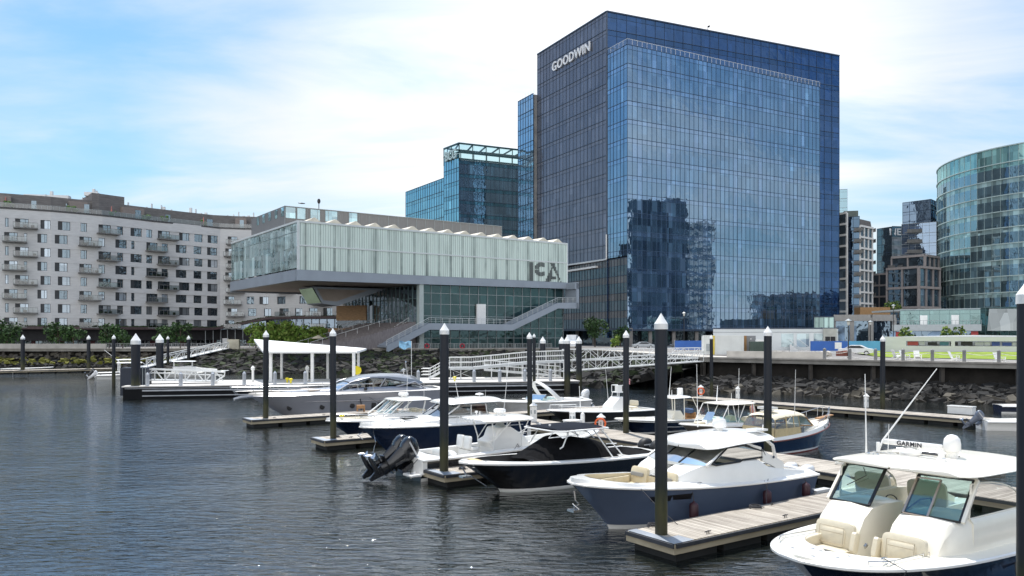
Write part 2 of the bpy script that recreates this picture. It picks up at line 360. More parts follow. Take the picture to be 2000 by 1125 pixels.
# edge kerb timber
b = MB()
for i in range(1, len(SHORE)-2):
    p, q = SHORE[i], SHORE[i+1]; b.beam((p.x, p.y, ZD+0.10), (q.x, q.y, ZD+0.10), 0.3, 0.18)
tag(b.build('kerb', mat('kerb_timber', (0.30, 0.28, 0.25), 0.9, var=0.25, scale=1), origin=(0, 0, ZD)), kind='structure')
# riprap bank: many angular blocks, nobody could count them
def rock(b, c, s, mi, rnd):
    vs = []
    for z in (-1, 1):
        for (x, y) in ((-1, -1), (1, -1), (1, 1), (-1, 1)):
            k = 0.8 if z > 0 else 1
            vs.append(Vector((x*s[0]*k*rnd.uniform(0.6, 1.15), y*s[1]*k*rnd.uniform(0.6, 1.15), z*s[2]*rnd.uniform(0.7, 1.1))))
    rot = Matrix.Rotation(rnd.uniform(0, 6.3), 3, 'Z') @ Matrix.Rotation(rnd.uniform(-0.4, 0.4), 3, 'X') @ Matrix.Rotation(rnd.uniform(-0.4, 0.4), 3, 'Y')
    vs = [rot @ p + Vector(c) for p in vs]
    b.add(vs, ((0, 3, 2, 1), (4, 5, 6, 7), (0, 1, 5, 4), (1, 2, 6, 5), (2, 3, 7, 6), (3, 0, 4, 7)), mi)
rk = [mat('riprap_dark', (0.013, 0.0125, 0.0115), 0.95, var=0.5, scale=1.2, bump=0.05, bscale=3), mat('riprap_mid', (0.026, 0.023, 0.019), 0.9, var=0.4, scale=1.2, bump=0.05, bscale=3),
      mat('riprap_light', (0.065, 0.057, 0.043), 0.9, var=0.3, scale=1.2, bump=0.05, bscale=3), mat('riprap_weed', (0.10, 0.10, 0.012), 0.95, var=0.5, scale=1.5, bump=0.05, bscale=3),
      mat('riprap_moss', (0.024, 0.034, 0.012), 0.95, var=0.5, scale=1.5, bump=0.05, bscale=3)]
b = MB(); rnd = random.Random(3)
def bank(p, q, wtop, ztop, wbot, zbot, n, size, pick):
    """rows of rock between the wall line and the waterline"""
    p = Vector(p); q = Vector(q); d = (q-p).normalized(); nn = Vector((d.y, -d.x))
    L = (q-p).length
    # solid slope beneath the blocks
    a0 = p+nn*wtop; a1 = q+nn*wtop; c0 = p+nn*(wbot+2); c1 = q+nn*(wbot+2)
    b.quad((c0.x, c0.y, zbot-1.2), (c1.x, c1.y, zbot-1.2), (a1.x, a1.y, ztop-0.4), (a0.x, a0.y, ztop-0.4), 0)
    for _ in range(n):
        t = rnd.random(); s_ = rnd.random(); k = wtop+(wbot-wtop)*s_; z = ztop+(zbot-ztop)*s_
        c = p+d*L*t+nn*k; sz = size*rnd.uniform(0.5, 1.3)
        rock(b, (c.x, c.y, z+rnd.uniform(-0.15, 0.15)), (sz, sz*rnd.uniform(0.6, 0.9), sz*rnd.uniform(0.3, 0.55)), pick(s_), rnd)
def pk_left(s): return 2 if s < 0.35 else (3 if s < 0.72 else 0) if rnd.random() < 0.8 else 0
def pk_mid(s): return rnd.choice((0, 0, 1, 4, 4, 0)) if s < 0.5 else rnd.choice((0, 0, 1, 0, 4))
def pk_r(s): return 0 if s < 0.6 else rnd.choice((0, 1, 1, 2))  # upper rocks darkest: shade below the deck put into their colour
bank((-200, 163), (-62, 162), 0.5, 2.6, 5.5, -0.1, 1500, 0.55, pk_left)
bank((-62, 161), (-14, 160), -0.5, 3.0, 30, -0.2, 1500, 0.8, pk_mid)
bank((-14, 160), (10, 160), -0.5, 3.0, 16, -0.2, 700, 0.8, pk_mid)
bank((12, 160), (22.5, 98), -0.5, 2.9, 13, -0.2, 1100, 0.8, pk_mid)
bank((22.5, 98), (49, 77), 0.2, 1.25, 7.0, -0.1, 900, 0.62, pk_r)
bank((49, 77), (80, 51), 0.2, 1.1, 8.5, -0.1, 900, 0.66, pk_r)
tag(b.build('riprap', rk, origin=(0, 100, 0)), 'dark riprap boulders sloping into the harbour below the quay', 'riprap', kind='stuff')
# mudflat-like bank left of the canopy
b = MB()
g = [[dp(435+i*12, 0, 1) for i in range(2)]]
b2 = MB()
# lawn
lawn = mat('lawn', (0.19, 0.26, 0.02), 0.95, var=0.45, scale=0.9, bump=0.03, bscale=20, detail=10)
b = MB()
L0 = [gp(1650, 702, ZD+0.3), gp(2010, 702, ZD+0.3), Vector((95, 100, ZD+0.6)), Vector((95, 120, ZD+1.05)), gp(1690, 684, ZD+0.9)]
L0 = [Vector((47, 101, 3.56)), Vector((62, 86, 3.56)), Vector((110, 70, 3.9)), Vector((110, 125, 4.5)), Vector((70, 128, 4.4)), Vector((52, 122, 3.7))]
b.add([(p.x, p.y, p.z) for p in L0], (tuple(range(len(L0))),))
tag(b.build('lawn', lawn), kind='structure')
# ================================================================ buildings
def glass3(name, tint, inner, refl, **k):
    return [facade_glass(name+'_dim', tint, tuple(c*0.85 for c in inner), refl, **k), facade_glass(name, tint, inner, refl, **k),
            facade_glass(name+'_lit_room', tint, tuple(min(1, c*2.2) for c in inner), refl*0.85, **k)]  # room brightness is put into the pane colour
mull_d = mat('mullion_dark', (0.03, 0.05, 0.085), 0.4, var=0.1)
mull_g = mat('mullion_grey', (0.30, 0.33, 0.34), 0.4, var=0.1)
def rows_of(z0, z1, ph, sp=0.28):
    """row breaks, floor by floor: spandrel then vision glass, from the top"""
    z = z1; out_ = []
    while z > z0+0.4:
        a = max(z0, z-ph*sp); out_.append((a, z, 1)); lo = max(z0, z-ph)
        if a > lo+0.05: out_.append((lo, a, 0))
        z = lo
    return out_
def face(parent, a, b_, z0, z1, pw, ph, gl, span=None, mm=None, tilt=0.0035, mw_=0.07, md=0.10, sp=0.28, name='curtain_wall', lit=0.06, rnd=random.Random(5), major=1.0, hl=1.0, pattern=None, minor=True, extra=None):
    """glazed wall from a to b (world, 2-D); outward side is to the right of a->b"""
    a = Vector((a[0], a[1], 0)); b_ = Vector((b_[0], b_[1], 0)); d = (b_-a); L = d.length; d.normalize(); n = Vector((d.y, -d.x, 0))
    k = max(1, round(L/pw)); w_ = L/k
    g = MB(); m = MB(); rows = rows_of(z0, z1, ph, sp)
    for (za, zb, s) in rows:
        for i in range(k):
            tx = rnd.gauss(0, tilt)*w_; tz = rnd.gauss(0, tilt)*(zb-za)
            p = a+d*(w_*i); q = a+d*(w_*(i+1))
            mi = 3 if (s and span is not None) else (2 if rnd.random() < lit else (0 if rnd.random() < 0.4 else 1))
            if pattern:
                r_ = pattern(i, za, s)
                if r_ is not None: mi = r_
            g.quad(p+n*(tx+tz)+Vector((0, 0, za)), q+n*(-tx+tz)+Vector((0, 0, za)), q+n*(-tx-tz)+Vector((0, 0, zb)), p+n*(tx-tz)+Vector((0, 0, zb)), mi)
    for i in range(k+1):
        c = a+d*(w_*i)+n*(md/2); m.obox(c+Vector((0, 0, (z0+z1)/2)), d, mw_/2, md/2, (z1-z0)/2)
    for (za, zb, s) in rows:
        if s: m.obox((a+b_)/2+n*(md*0.75)+Vector((0, 0, zb)), d, L/2, md*0.75, mw_*hl)
        elif minor: m.obox((a+b_)/2+n*(md*0.4)+Vector((0, 0, zb)), d, L/2, md*0.4, mw_*0.45)
    ms = list(gl)+([span] if span is not None else [])+([extra] if extra else [])
    o = g.build(name, ms, parent, world=True)
    m.build('mullions', mm or mull_d, o, world=True)
    return o
def tower_root(name, label, p, group=None): return thing(name, label, 'building', (p[0], p[1], ZD), 0, group)
def body(parent, pts, z0, z1, m, name='core', inset=0.25):
    c = sum((Vector((p[0], p[1])) for p in pts), Vector((0, 0)))/len(pts)
    q = []
    for p in pts:
        v = Vector((p[0], p[1])); e = (c-v).normalized(); q.append(v+e*inset)
    b = MB(); b.prism([(p.x, p.y) for p in q], z0, z1); return b.build(name, m, parent, world=True)
def v2(x, y): return Vector((x, y))
def dirv(deg): return v2(math.cos(R(deg)), math.sin(R(deg)))
roofm = mat('roof_membrane', (0.25, 0.25, 0.25), 0.9, var=0.2, scale=0.3)
# ---------------------------------------------------------------- tall blue glass tower
GO = tower_root('glass_tower', 'tallest dark blue glass office tower with white letters near its roofline', (60, 235))
gC = v2(25.6, 215); gd = dirv(24); gl = v2(-0.471, 0.882)
gR = gC+gd*84; gL = gC+gl*37.5
mull_b = mat('mullion_blue', (0.05, 0.10, 0.18), 0.4, var=0.1)
gA = glass3('tower_glass_dark', (0.14, 0.25, 0.45), (0.006, 0.018, 0.06), 0.36)
gAl = glass3('tower_glass_grey', (0.26, 0.27, 0.33), (0.145, 0.165, 0.205), 0.22, wob=0.006, var=.1)
gB = glass3('tower_glass_blue', (0.42, 0.56, 0.70), (0.045, 0.085, 0.13), 0.48, wob=0.005)
gS = facade_glass('tower_spandrel', (0.47, 0.61, 0.78), (0.06, 0.105, 0.17), 0.46, wob=0.005)
gSd = facade_glass('tower_spandrel_dark', (0.14, 0.25, 0.44), (0.006, 0.02, 0.06), 0.30)
gSl = facade_glass('tower_spandrel_grey', (0.26, 0.27, 0.32), (0.155, 0.17, 0.205), 0.2, wob=0.006, var=.1)
far = gR+gl*42
body(GO, [gC, gR, gR*1.12, gL+v2(8, 10)], 27, 93.2, roofm, inset=0.6)
face(GO, gC, gR, 5.6, 93.7, 3.1, 4.85, gA, gSd, mw_=.05, tilt=0.0015, lit=0.0, sp=0.30)
face(GO, gL, gC, 27, 93.7, 1.9, 4.85, gAl, gSl, tilt=0.0012, lit=0.0, sp=0.22, mw_=0.035, hl=1.4)
b = MB()
for p, q in ((gC, gR), (gL, gC)): b.beam((p.x, p.y, 93.75), (q.x, q.y, 93.75), 0.5, 0.35)
b.beam((gC.x, gC.y, 27), (gC.x, gC.y, 93.6), 0.35, 0.35)
b.build('parapet', mull_d, GO, world=True)
b = MB(); q = gC-gd*0.1; q2 = gL-gd*0.1
b.beam((q.x, q.y, 26.8), (q2.x, q2.y, 26.8), 0.5, 0.4); b.beam((q.x-0.1, q.y-0.15, 26.8), (q.x-0.1, q.y-0.15, 33.5), 0.3, 0.3)
b.build('trim', alu, GO, world=True)
# projecting lighter bay
bC = v2(29.95, 206.9); bd = dirv(29.2); bR = bC+bd*73; bL = bC+gl*9.2; bzt, bzb = 81.9, 7.9
def bay_pat(i, z, s):
    if s: return None
    if i in (2, 8, 16, 23, 29, 35, 40) and (i*13+int(z*3)) % 3: return 4
    if (i*31+int(z)*17) % 61 == 0: return 4
face(GO, bC, bR, bzb, bzt, 1.62, 4.85, gB, gS, mm=mull_b, tilt=0.0008, lit=0.02, sp=0.24, pattern=bay_pat, mw_=0.04, extra=facade_glass('tower_blind', (.44, .58, .76), (.09, .15, .225), .47, wob=.005))
face(GO, bL, bC, 27, bzt, 1.55, 4.85, gB, gS, mm=mull_b, tilt=0.0008, lit=0.03, sp=0.24, mw_=0.04)
body(GO, [bC, bR, bR+v2(-2, 8), bL], 27, bzt-0.2, roofm, inset=0.5)
b = MB()
for p, q in ((bC, bR), (bL, bC)):
    L_ = (q-p).length; d_ = (q-p)/L_; k = int(L_/1.62)
    for i in range(k+1):
        c = p+d_*(L_*i/k); b.beam((c.x, c.y, bzt), (c.x, c.y, bzt+1.5), 0.07, 0.07)
    b.beam((p.x, p.y, bzt+1.5), (q.x, q.y, bzt+1.5), 0.1, 0.1)
    b.quad((p.x, p.y, bzt), (q.x, q.y, bzt), (q.x, q.y, bzt+1.45), (p.x, p.y, bzt+1.45), 1)
b.build('roof_screen', [alu, clear_glass('screen_glass', (0.75, 0.85, 0.95), 0.12)], GO, world=True)
nr = bR+v2(-1.5, 6.0)
face(GO, bR, nr, bzb, bzt, 1.5, 4.85, gB, gS, tilt=0.003)
# left rear bay
lA = gL+gl*0.0-gd*1.4; lB = lA+gl*10
face(GO, lB, lA, 10, 81.5, 1.6, 4.85, glass3('tower_glass_pale', (0.55, 0.75, 0.92), (0.06, 0.10, 0.14), 0.5), facade_glass('tower_spandrel_pale', (0.5, 0.7, 0.88), (0.07, 0.12, 0.17), 0.45), tilt=0.003)
body(GO, [lB, lA, lA+v2(12, 6), lB+v2(12, 6)], 10, 81.3, roofm, inset=0.5)
b = MB()
for i in range(6):
    c = lA+(lB-lA)*(0.05+i*0.18); b.beam((c.x+0.4, c.y, 81.4), (c.x+0.4, c.y, 83), 0.08, 0.08)
b.build('roof_rail', alu, GO, world=True)
# podium with horizontal bands under the left face
pA = bC-bd*0.05; pB = pA+v2(-0.43, 0.903)*46
gP = glass3('podium_glass', (0.28, 0.34, 0.40), (0.035, 0.038, 0.04), 0.25)
face(GO, pB, pA, 8.2, 26.6, 1.55, 4.6, gP, facade_glass('podium_spandrel', (0.35, 0.33, 0.35), (0.085, 0.075, 0.075), 0.2), sp=0.42, tilt=0.002, lit=0.10)
b = MB(); b.prism([(pB.x+.4, pB.y), (pA.x+.4, pA.y+.4), (bR.x, bR.y+1), (bR.x-10, bR.y+30)], 26.0, 26.6); b.build('terrace', conc, GO, world=True)
b = MB(); r0 = pA+(pB-pA)*0.28; r1 = pA+(pB-pA)*0.62; b.beam((r0.x, r0.y+1.5, 25.2), (r1.x, r1.y+1.5, 25.2), 3, 0.5); b.build('awning', whitep, GO, world=True)
# recessed ground floor: piers, dark glazing, canopy band
b = MB(); n0 = Vector((bd.y, -bd.x)); g0 = bC-n0*3; g1 = bR-n0*3; g2 = pB+v2(3, 1)
b.prism([(g0.x, g0.y), (g1.x, g1.y), (g1.x-5, g1.y+20), (g2.x, g2.y+5), (g2.x, g2.y)], ZD, 8.0)
b.build('ground_floor', facade_glass('shopfront_glass', (0.35, 0.45, 0.5), (0.02, 0.025, 0.03), 0.2), GO, world=True)
b = MB()
for i in range(10):
    c = bC+(bR-bC)*(i/9)-n0*0.8; b.cut(); b.beam((c.x, c.y, ZD), (c.x, c.y, 8.2), 0.9, 0.9)
for i in range(6):
    c = pA+(pB-pA)*(i/5)+v2(1, 0.5); b.cut(); b.beam((c.x, c.y, ZD), (c.x, c.y, 8.2), 0.9, 0.9)
b.build_each('pier', mat('stone_grey', (0.22, 0.21, 0.20), 0.8, var=0.15, scale=0.8), GO, world=True)
b = MB(); b.beam((bC.x, bC.y, 7.7), (bR.x, bR.y, 7.7), 1.2, 0.5); b.beam((pA.x, pA.y, 7.9), (pB.x, pB.y, 7.9), 1.2, 0.6); b.build('canopy', mull_d, GO, world=True)
# letters on the left face
Ml = Matrix.Translation((0, 0, 0))
c0 = gC+(gL-gC)*0.47; ang = math.atan2(-gl.y, -gl.x)
Tm = Matrix.Translation(Vector((c0.x-0.45*0.882-GO.location.x, c0.y-0.45*0.471-GO.location.y, 86.6-ZD))) @ Matrix.Rotation(ang, 4, 'Z') @ Matrix.Rotation(PI/2, 4, 'X')
text_mesh('GOODWIN', 3.75, 0.35, 'lettering', mat('sign_white', (0.85, 0.85, 0.85), 0.4, var=0.03), GO, Tm, bold=0.05, spacing=1.1, sx=1.0)
b = MB(); c = gC+(gR-gC)*0.40; b.beam((c.x, c.y+0.5, 93.5), (c.x, c.y+0.5, 95.2), 0.1, 0.1); b.ball((c.x+.3, c.y+0.5, 95.2), 0.35); b.build('roof_camera', blackp, GO, world=True)
# ---------------------------------------------------------------- teal office block with open roof frame
BC = tower_root('office_block', 'teal glass office block with open roof frame, rising left of the tallest tower', (-15, 280))
c1 = v2(-17.4, 262); cr_ = c1+v2(0.9, 0.43).normalized()*34; cl = v2(-23.1, 270.2); cw = v2(-39.6, 297)
tA = glass3('teal_glass_shade', (0.38, 0.56, 0.72), (0.025, 0.055, 0.08), 0.38, wob=0.02); tB = glass3('teal_glass_bright', (0.45, 0.75, 0.85), (0.05, 0.13, 0.17), 0.55)  # left faces get brighter glass, the sky reflection put into its colour
tS = facade_glass('teal_spandrel', (0.25, 0.5, 0.62), (0.02, 0.06, 0.09), 0.3)
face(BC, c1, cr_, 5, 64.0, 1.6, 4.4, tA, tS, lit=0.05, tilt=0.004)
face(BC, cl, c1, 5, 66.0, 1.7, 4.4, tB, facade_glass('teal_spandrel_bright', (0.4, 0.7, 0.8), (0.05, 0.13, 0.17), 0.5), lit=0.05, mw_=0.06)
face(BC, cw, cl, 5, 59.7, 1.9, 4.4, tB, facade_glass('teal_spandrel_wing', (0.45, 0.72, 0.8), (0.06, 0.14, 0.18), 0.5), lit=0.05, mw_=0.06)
body(BC, [c1, cr_, cr_+v2(-10, 18), cl], 5, 63.8, roofm, inset=0.6); body(BC, [cl, cl+v2(25, 12), cw+v2(22, 12), cw], 5, 59.4, roofm, inset=0.6)
b = MB(); back = [p+v2(-4.5, 8)*1.0 for p in (c1, cr_)]
for (p, q) in ((c1, cr_), (cl, c1), (back[0], back[1])):
    for z in (69.5, 66.6):
        b.beam((p.x, p.y, z), (q.x, q.y, z), 0.5, 0.5)
    L_ = (q-p).length; k = max(2, round(L_/4.8))
    for i in range(k+1):
        c = p+(q-p)*(i/k); b.beam((c.x, c.y, 63.8), (c.x, c.y, 69.5), 0.3, 0.3)
for i in range(8):
    p = c1+(cr_-c1)*(i/7); q = back[0]+(back[1]-back[0])*((i+0.6)/7.6); b.beam((p.x, p.y, 69.4), (q.x, q.y, 69.4), 0.4, 0.4)
b.build('roof_frame', mat('frame_teal', (0.02, 0.07, 0.08), 0.5, var=0.1), BC, world=True)
b = MB(); b.quad((c1.x, c1.y, 64), (cr_.x, cr_.y, 64), (cr_.x, cr_.y, 69.4), (c1.x, c1.y, 69.4)); b.quad((cl.x, cl.y, 66), (c1.x, c1.y, 66), (c1.x, c1.y, 69.4), (cl.x, cl.y, 69.4))
b.build('roof_screen', clear_glass('teal_screen', (0.65, 0.9, 0.92), 0.12), BC, world=True)
lm = cl.lerp(c1, .53); ang = math.atan2((c1-cl).y, (c1-cl).x)
Tm = Matrix.Translation(Vector((lm.x-0.4-BC.location.x, lm.y-0.3-BC.location.y, 66.2-ZD))) @ Matrix.Rotation(ang, 4, 'Z') @ Matrix.Rotation(PI/2, 4, 'X')
text_mesh('BCG', 4.4, 0.4, 'lettering', mat('sign_pale', (0.45, 0.58, 0.58), 0.5, var=0.05), BC, Tm, bold=0.10, sx=0.84)
# ---------------------------------------------------------------- long curving apartment house
APX = [(-260, 176), (-120, 180), (0, 184), (100, 189), (200, 196), (300, 206), (430, 219), (520, 222), (600, 217), (700, 214), (880, 214)]
def ap(px, off_=0.0):
    for (p0, y0), (p1, y1) in zip(APX, APX[1:]):
        if px <= p1 or p1 == 880:
            t = (px-p0)/(p1-p0); Y = y0+(y1-y0)*t; break
    P = v2((px-1000)*Y/F, Y)
    q0 = v2((p0-1000)*y0/F, y0); q1 = v2((p1-1000)*y1/F, y1); d = (q1-q0).normalized()
    return P+v2(d.y, -d.x)*off_, d
AP = tower_root('apartment_house', 'long pale apartment house with a concave front of small windows and balconies', (-100, 195))
brick = mat('pale_brick', (0.58, 0.58, 0.575), 0.85, var=0.07, scale=0.6, stretch=(1, 1, 6), bump=0.006, bscale=6, detail=8)
dbrick = mat('dark_brick', (0.17, 0.16, 0.155), 0.9, var=0.2, scale=0.8, stretch=(1, 1, 5), bump=0.01, bscale=6)
pane_m = [facade_glass('window_glass', (0.50, 0.62, 0.70), (0.03, 0.04, 0.05), 0.32, wob=0.03, wscale=1.1), facade_glass('window_glass_blinds', (0.6, 0.7, 0.78), (0.25, 0.27, 0.29), 0.35, wob=0.02)]
frame_m = mat('window_frame_dark', (0.035, 0.04, 0.045), 0.5, var=0.2)
balc_m = mat('balcony_slab', (0.17, 0.17, 0.165), 0.8, var=0.2); bal_glass = clear_glass('balcony_glass', (0.55, 0.62, 0.62), 0.12)
k_ = 1/2.812
rowA = [(-150, 50, 0), (-60, 60, 0), (38, 20, 0), (120, 74, 1), (250, 55, 0), (352, 68, 0), (460, 35, 0), (575, 68, 1), (660, 33, 0), (748, 62, 0), (820, 33, 0), (900, 65, 1), (1012, 57, 0), (1090, 45, 0), (1168, 55, 0), (1277, 53, 1), (1385, 45, 0), (1470, 40, 0), (1560, 50, 1)]
rowB = [(-180, 60, 1), (-50, 60, 0), (60, 74, 1), (140, 18, 0), (232, 53, 0), (336, 70, 0), (470, 68, 1), (558, 35, 0), (665, 62, 0), (730, 18, 0), (835, 62, 1), (905, 33, 0), (995, 58, 0), (1085, 43, 0), (1165, 55, 0), (1262, 50, 1), (1375, 40, 0), (1450, 50, 0), (1545, 45, 0)]
extra_cols = [(1640, 40, 0), (1720, 45, 1), (1800, 50, 0), (1880, 35, 1), (1960, 50, 0), (2040, 40, 0), (2120, 45, 1), (2200, 50, 0), (2290, 40, 0)]
wall = MB(); wins = []; rnd = random.Random(11)
ZT, RH = 35.9, 3.3
def strip(x0, x1, z0, z1):
    cuts = [x0]+[p for p, _ in APX if x0 < p < x1]+[x1]
    for a, c in zip(cuts, cuts[1:]):
        p, _ = ap(a+1e-6); q, _ = ap(c-1e-6)
        wall.quad((p.x, p.y, z0), (q.x, q.y, z0), (q.x, q.y, z1), (p.x, p.y, z1))
zc0 = 32.5; X0, X1 = -255, 875
prev = ZT
for r_ in range(8):
    zc = zc0-RH*r_; za, zb = zc-1.05, zc+1.05
    strip(X0, X1, zb, prev); prev = za
    row = (rowA if r_ % 2 == 0 else rowB)+[(x+(25 if r_ % 2 else 0), w_, bal) for x, w_, bal in extra_cols]
    xs = X0
    for (xc, w_, bal) in row:
        xa, xb = (xc-w_/2)*k_, (xc+w_/2)*k_
        strip(xs, xa, za, zb); xs = xb
        p, d = ap(xa+1e-4); q, _ = ap(xb-1e-4)
        dn = v2(-d.y, d.x)
        for (s0, s1, e0, e1) in ((p, p+dn*0.45, za, zb), (q+dn*0.45, q, za, zb)): wall.quad((s0.x, s0.y, e0), (s1.x, s1.y, e0), (s1.x, s1.y, e1), (s0.x, s0.y, e1))
        for z in (za, zb): wall.quad((p.x, p.y, z), (q.x, q.y, z), (q.x+dn.x*.45, q.y+dn.y*.45, z), (p.x+dn.x*.45, p.y+dn.y*.45, z))
        wins.append((xa, xb, za, zb, bal, p, q, dn, r_))
    strip(xs, X1, za, zb)
strip(X0, X1, 8.2, prev)
for i in range(1, 8): pass
wall.build('wall', brick, AP, world=True)
def winmesh(f, g, p, q, dn, za, zb, wide):
    d = (q-p); L_ = d.length; d = d/L_
    r0 = p+dn*0.28; lou = 0.34*L_ if wide else 0.0
    s = r0+d*lou
    if lou: f.quad((r0.x, r0.y, za), (s.x, s.y, za), (s.x, s.y, zb), (r0.x, r0.y, zb))
    e = r0+d*L_
    for (u0, u1) in ((0.0, 0.09), (L_-lou-0.09, L_-lou), ((L_-lou)*0.62-0.04, (L_-lou)*0.62+0.04)):
        a_ = s+d*u0-dn*0.05; c_ = s+d*u1-dn*0.05; f.add([(a_.x, a_.y, za), (c_.x, c_.y, za), (c_.x, c_.y, zb), (a_.x, a_.y, zb), (a_.x+dn.x*.08, a_.y+dn.y*.08, za), (c_.x+dn.x*.08, c_.y+dn.y*.08, za), (c_.x+dn.x*.08, c_.y+dn.y*.08, zb), (a_.x+dn.x*.08, a_.y+dn.y*.08, zb)], ((0, 1, 2, 3), (0, 4, 5, 1), (3, 2, 6, 7), (0, 3, 7, 4), (1, 5, 6, 2)))
    for z0 in (za, zb-0.09):
        a_ = s-dn*0.045; f.add([(a_.x, a_.y, z0), (e.x-dn.x*.045, e.y-dn.y*.045, z0), (e.x-dn.x*.045, e.y-dn.y*.045, z0+.09), (a_.x, a_.y, z0+.09)], ((0, 1, 2, 3),))
    g.quad((s.x, s.y, za), (e.x, e.y, za), (e.x, e.y, zb), (s.x, s.y, zb), 1 if rnd.random() < 0.3 else 0)
vis = [w_ for w_ in wins if w_[1] > 2 and (w_[0] < 520 or (w_[8] >= 5 and w_[0] < 690))]
vis.sort(key=lambda w_: -(w_[1]-w_[0]))
rest_f, rest_g = MB(), MB()
for i, w_ in enumerate(vis[:100]+[w_ for w_ in wins if w_ not in vis[:100]]):
    xa, xb, za, zb, bal, p, q, dn, r_ = w_
    if i < 100:
        f, g = MB(), MB(); winmesh(f, g, p, q, dn, za, zb, (xb-xa) > 17); o = f.build('window', frame_m, AP, world=True); g.build('pane', pane_m, o, world=True)
    else: winmesh(rest_f, rest_g, p, q, dn, za, zb, (xb-xa) > 17)
    if bal:
        d = (q-p).normalized(); c = (p+q)/2-dn*0.85-d*0.1 + d*0.9
        b = MB(); b.obox((c.x, c.y, za-0.15), (d.x, d.y, 0), (q-p).length/2+1.1, 0.85, 0.14)
        b.obox((c.x-dn.x*.82, c.y-dn.y*.82, za+1.1), (d.x, d.y, 0), (q-p).length/2+1.1, 0.04, 0.04)
        hw = (q-p).length/2+1.1
        for k in range(6):
            e = c-dn*0.82+d*(hw*(k/2.5-1)); b.beam((e.x, e.y, za), (e.x, e.y, za+1.1), 0.05, 0.05)
        for k in range(rnd.randint(1, 3)):   # planters and chairs
            e = c+d*rnd.uniform(-hw*.8, hw*.8); b.obox((e.x, e.y, za+0.3), (d.x, d.y, 0), rnd.uniform(.15, .4), 0.3, rnd.uniform(.2, .4), 1)
        o = b.build('balcony', [balc_m, mat('planter', (0.08, 0.10, 0.06), 0.9, var=0.4)], AP, world=True)
        g = MB(); a_ = c-dn*0.8-d*hw; e_ = c-dn*0.8+d*hw; g.quad((a_.x, a_.y, za), (e_.x, e_.y, za), (e_.x, e_.y, za+1.05), (a_.x, a_.y, za+1.05)); g.build('railing', bal_glass, o, world=True)
o = rest_f.build('window', frame_m, AP, world=True); tag(o, kind='stuff'); tag(rest_g.build('pane', pane_m, o, world=True), kind='stuff')
# body behind, parapet, terrace glass, penthouse
def pxpoly(x0, x1, off_, step=40):
    xs = [x0]; x = x0
    while x < x1: x = min(x1, x+step); xs.append(x)
    xs = sorted(set(xs+[p for p, _ in APX if x0 < p < x1]))
    return [ap(x, off_)[0] for x in xs]
f0 = pxpoly(X0, X1, -0.6); bk = pxpoly(X0, X1, -18)
b = MB(); b.prism([(p.x, p.y) for p in f0+bk[::-1]], 5, ZT-0.3); b.build('core', dark_in, AP, world=True)
b = MB(); b.prism([(p.x, p.y) for p in pxpoly(X0, X1, 0.15)+pxpoly(X0, X1, -18)[::-1]], ZT-0.28, ZT+0.12); b.build('parapet', mat('coping_dark', (0.06, 0.06, 0.06), 0.6, var=0.1), AP, world=True)
b = MB(); pp = pxpoly(X0, X1, -0.5, 12)
for p, q in zip(pp, pp[1:]):
    b.quad((p.x, p.y, ZT+.1), (q.x, q.y, ZT+.1), (q.x, q.y, ZT+1.2), (p.x, p.y, ZT+1.2)); b.beam((p.x, p.y, ZT+1.22), (q.x, q.y, ZT+1.22), 0.06, 0.06, 1); b.beam((p.x, p.y, ZT+.1), (p.x, p.y, ZT+1.2), 0.05, 0.05, 1)
b.build('terrace_railing', [bal_glass, mull_g], AP, world=True)
b = MB(); b.prism([(p.x, p.y) for p in pxpoly(X0, 540, -4)+pxpoly(X0, 540, -15)[::-1]], ZT, 39.8)
b.prism([(p.x, p.y) for p in pxpoly(186, 256, -3.6)+pxpoly(186, 256, -13)[::-1]], ZT, 41.7)
for x0, x1 in ((-30, 20), (140, 175), (248, 262), (255, 290), (458, 480)):
    b.prism([(p.x, p.y) for p in pxpoly(x0, x1, -2.2)+pxpoly(x0, x1, -4.5)[::-1]], ZT, 39.0, 1)
b.build('penthouse', [dbrick, mat('penthouse_brick', (0.26, 0.22, 0.2), 0.9, var=0.15, stretch=(1, 1, 5))], AP, world=True)
b = MB()
for x0, x1, o_ in ((60, 70, -3.9), (135, 148, -3.9), (168, 178, -2.1), (272, 283, -2.1), (335, 345, -3.9), (417, 428, -3.9), (435, 448, -3.9), (467, 475, -2.1)):
    p = ap(x0, o_)[0]; q = ap(x1, o_)[0]; b.cut(); b.quad((p.x, p.y, ZT+.2), (q.x, q.y, ZT+.2), (q.x, q.y, ZT+2.6), (p.x, p.y, ZT+2.6), 0)
b.build_each('penthouse_glazing', pane_m, AP, world=True)
b = MB()
for x in (88, 100, 112, 124, 171, 174, 208, 214, 263, 276, 308, 318, 337, 342, 357, 395, 405, 415, 425, 440, 452, 462, 472, 482, 492):
    b.cut(); p = ap(x, -7)[0]; h = rnd.uniform(0.5, 1.8); zb = 41.7 if 186 < x < 256 else 39.8; b.obox((p.x, p.y, zb+h/2), (1, 0, 0), rnd.choice((0.08, 0.1, 0.3)), 0.3, h/2)
b.obox((*ap(105, -8)[0], 40.2), (1, 0.2, 0), 5, 1, 0.45); b.obox((*ap(208, -8)[0], 42.0), (1, 0.2, 0), 1.6, 1, 0.45)
b.build_each('roof_vent', alu, AP, world=True)
b = MB()
for x, z in ((12, 0), (17, 0), (140, 0), (148, 0), (225, 0), (290, 0), (295, 0), (326, 0), (405, 0)):
    p = ap(x, -1.8)[0]; b.cut()
    for _ in range(10): b.ball((p.x+rnd.uniform(-1, 1), p.y, ZT+rnd.uniform(.4, 1.6)), rnd.uniform(.2, .5), n=6)
b.build_each('planting', mat('terrace_plants', (0.07, 0.13, 0.03), 0.9, var=0.4, scale=3), AP, world=True)
b = MB()
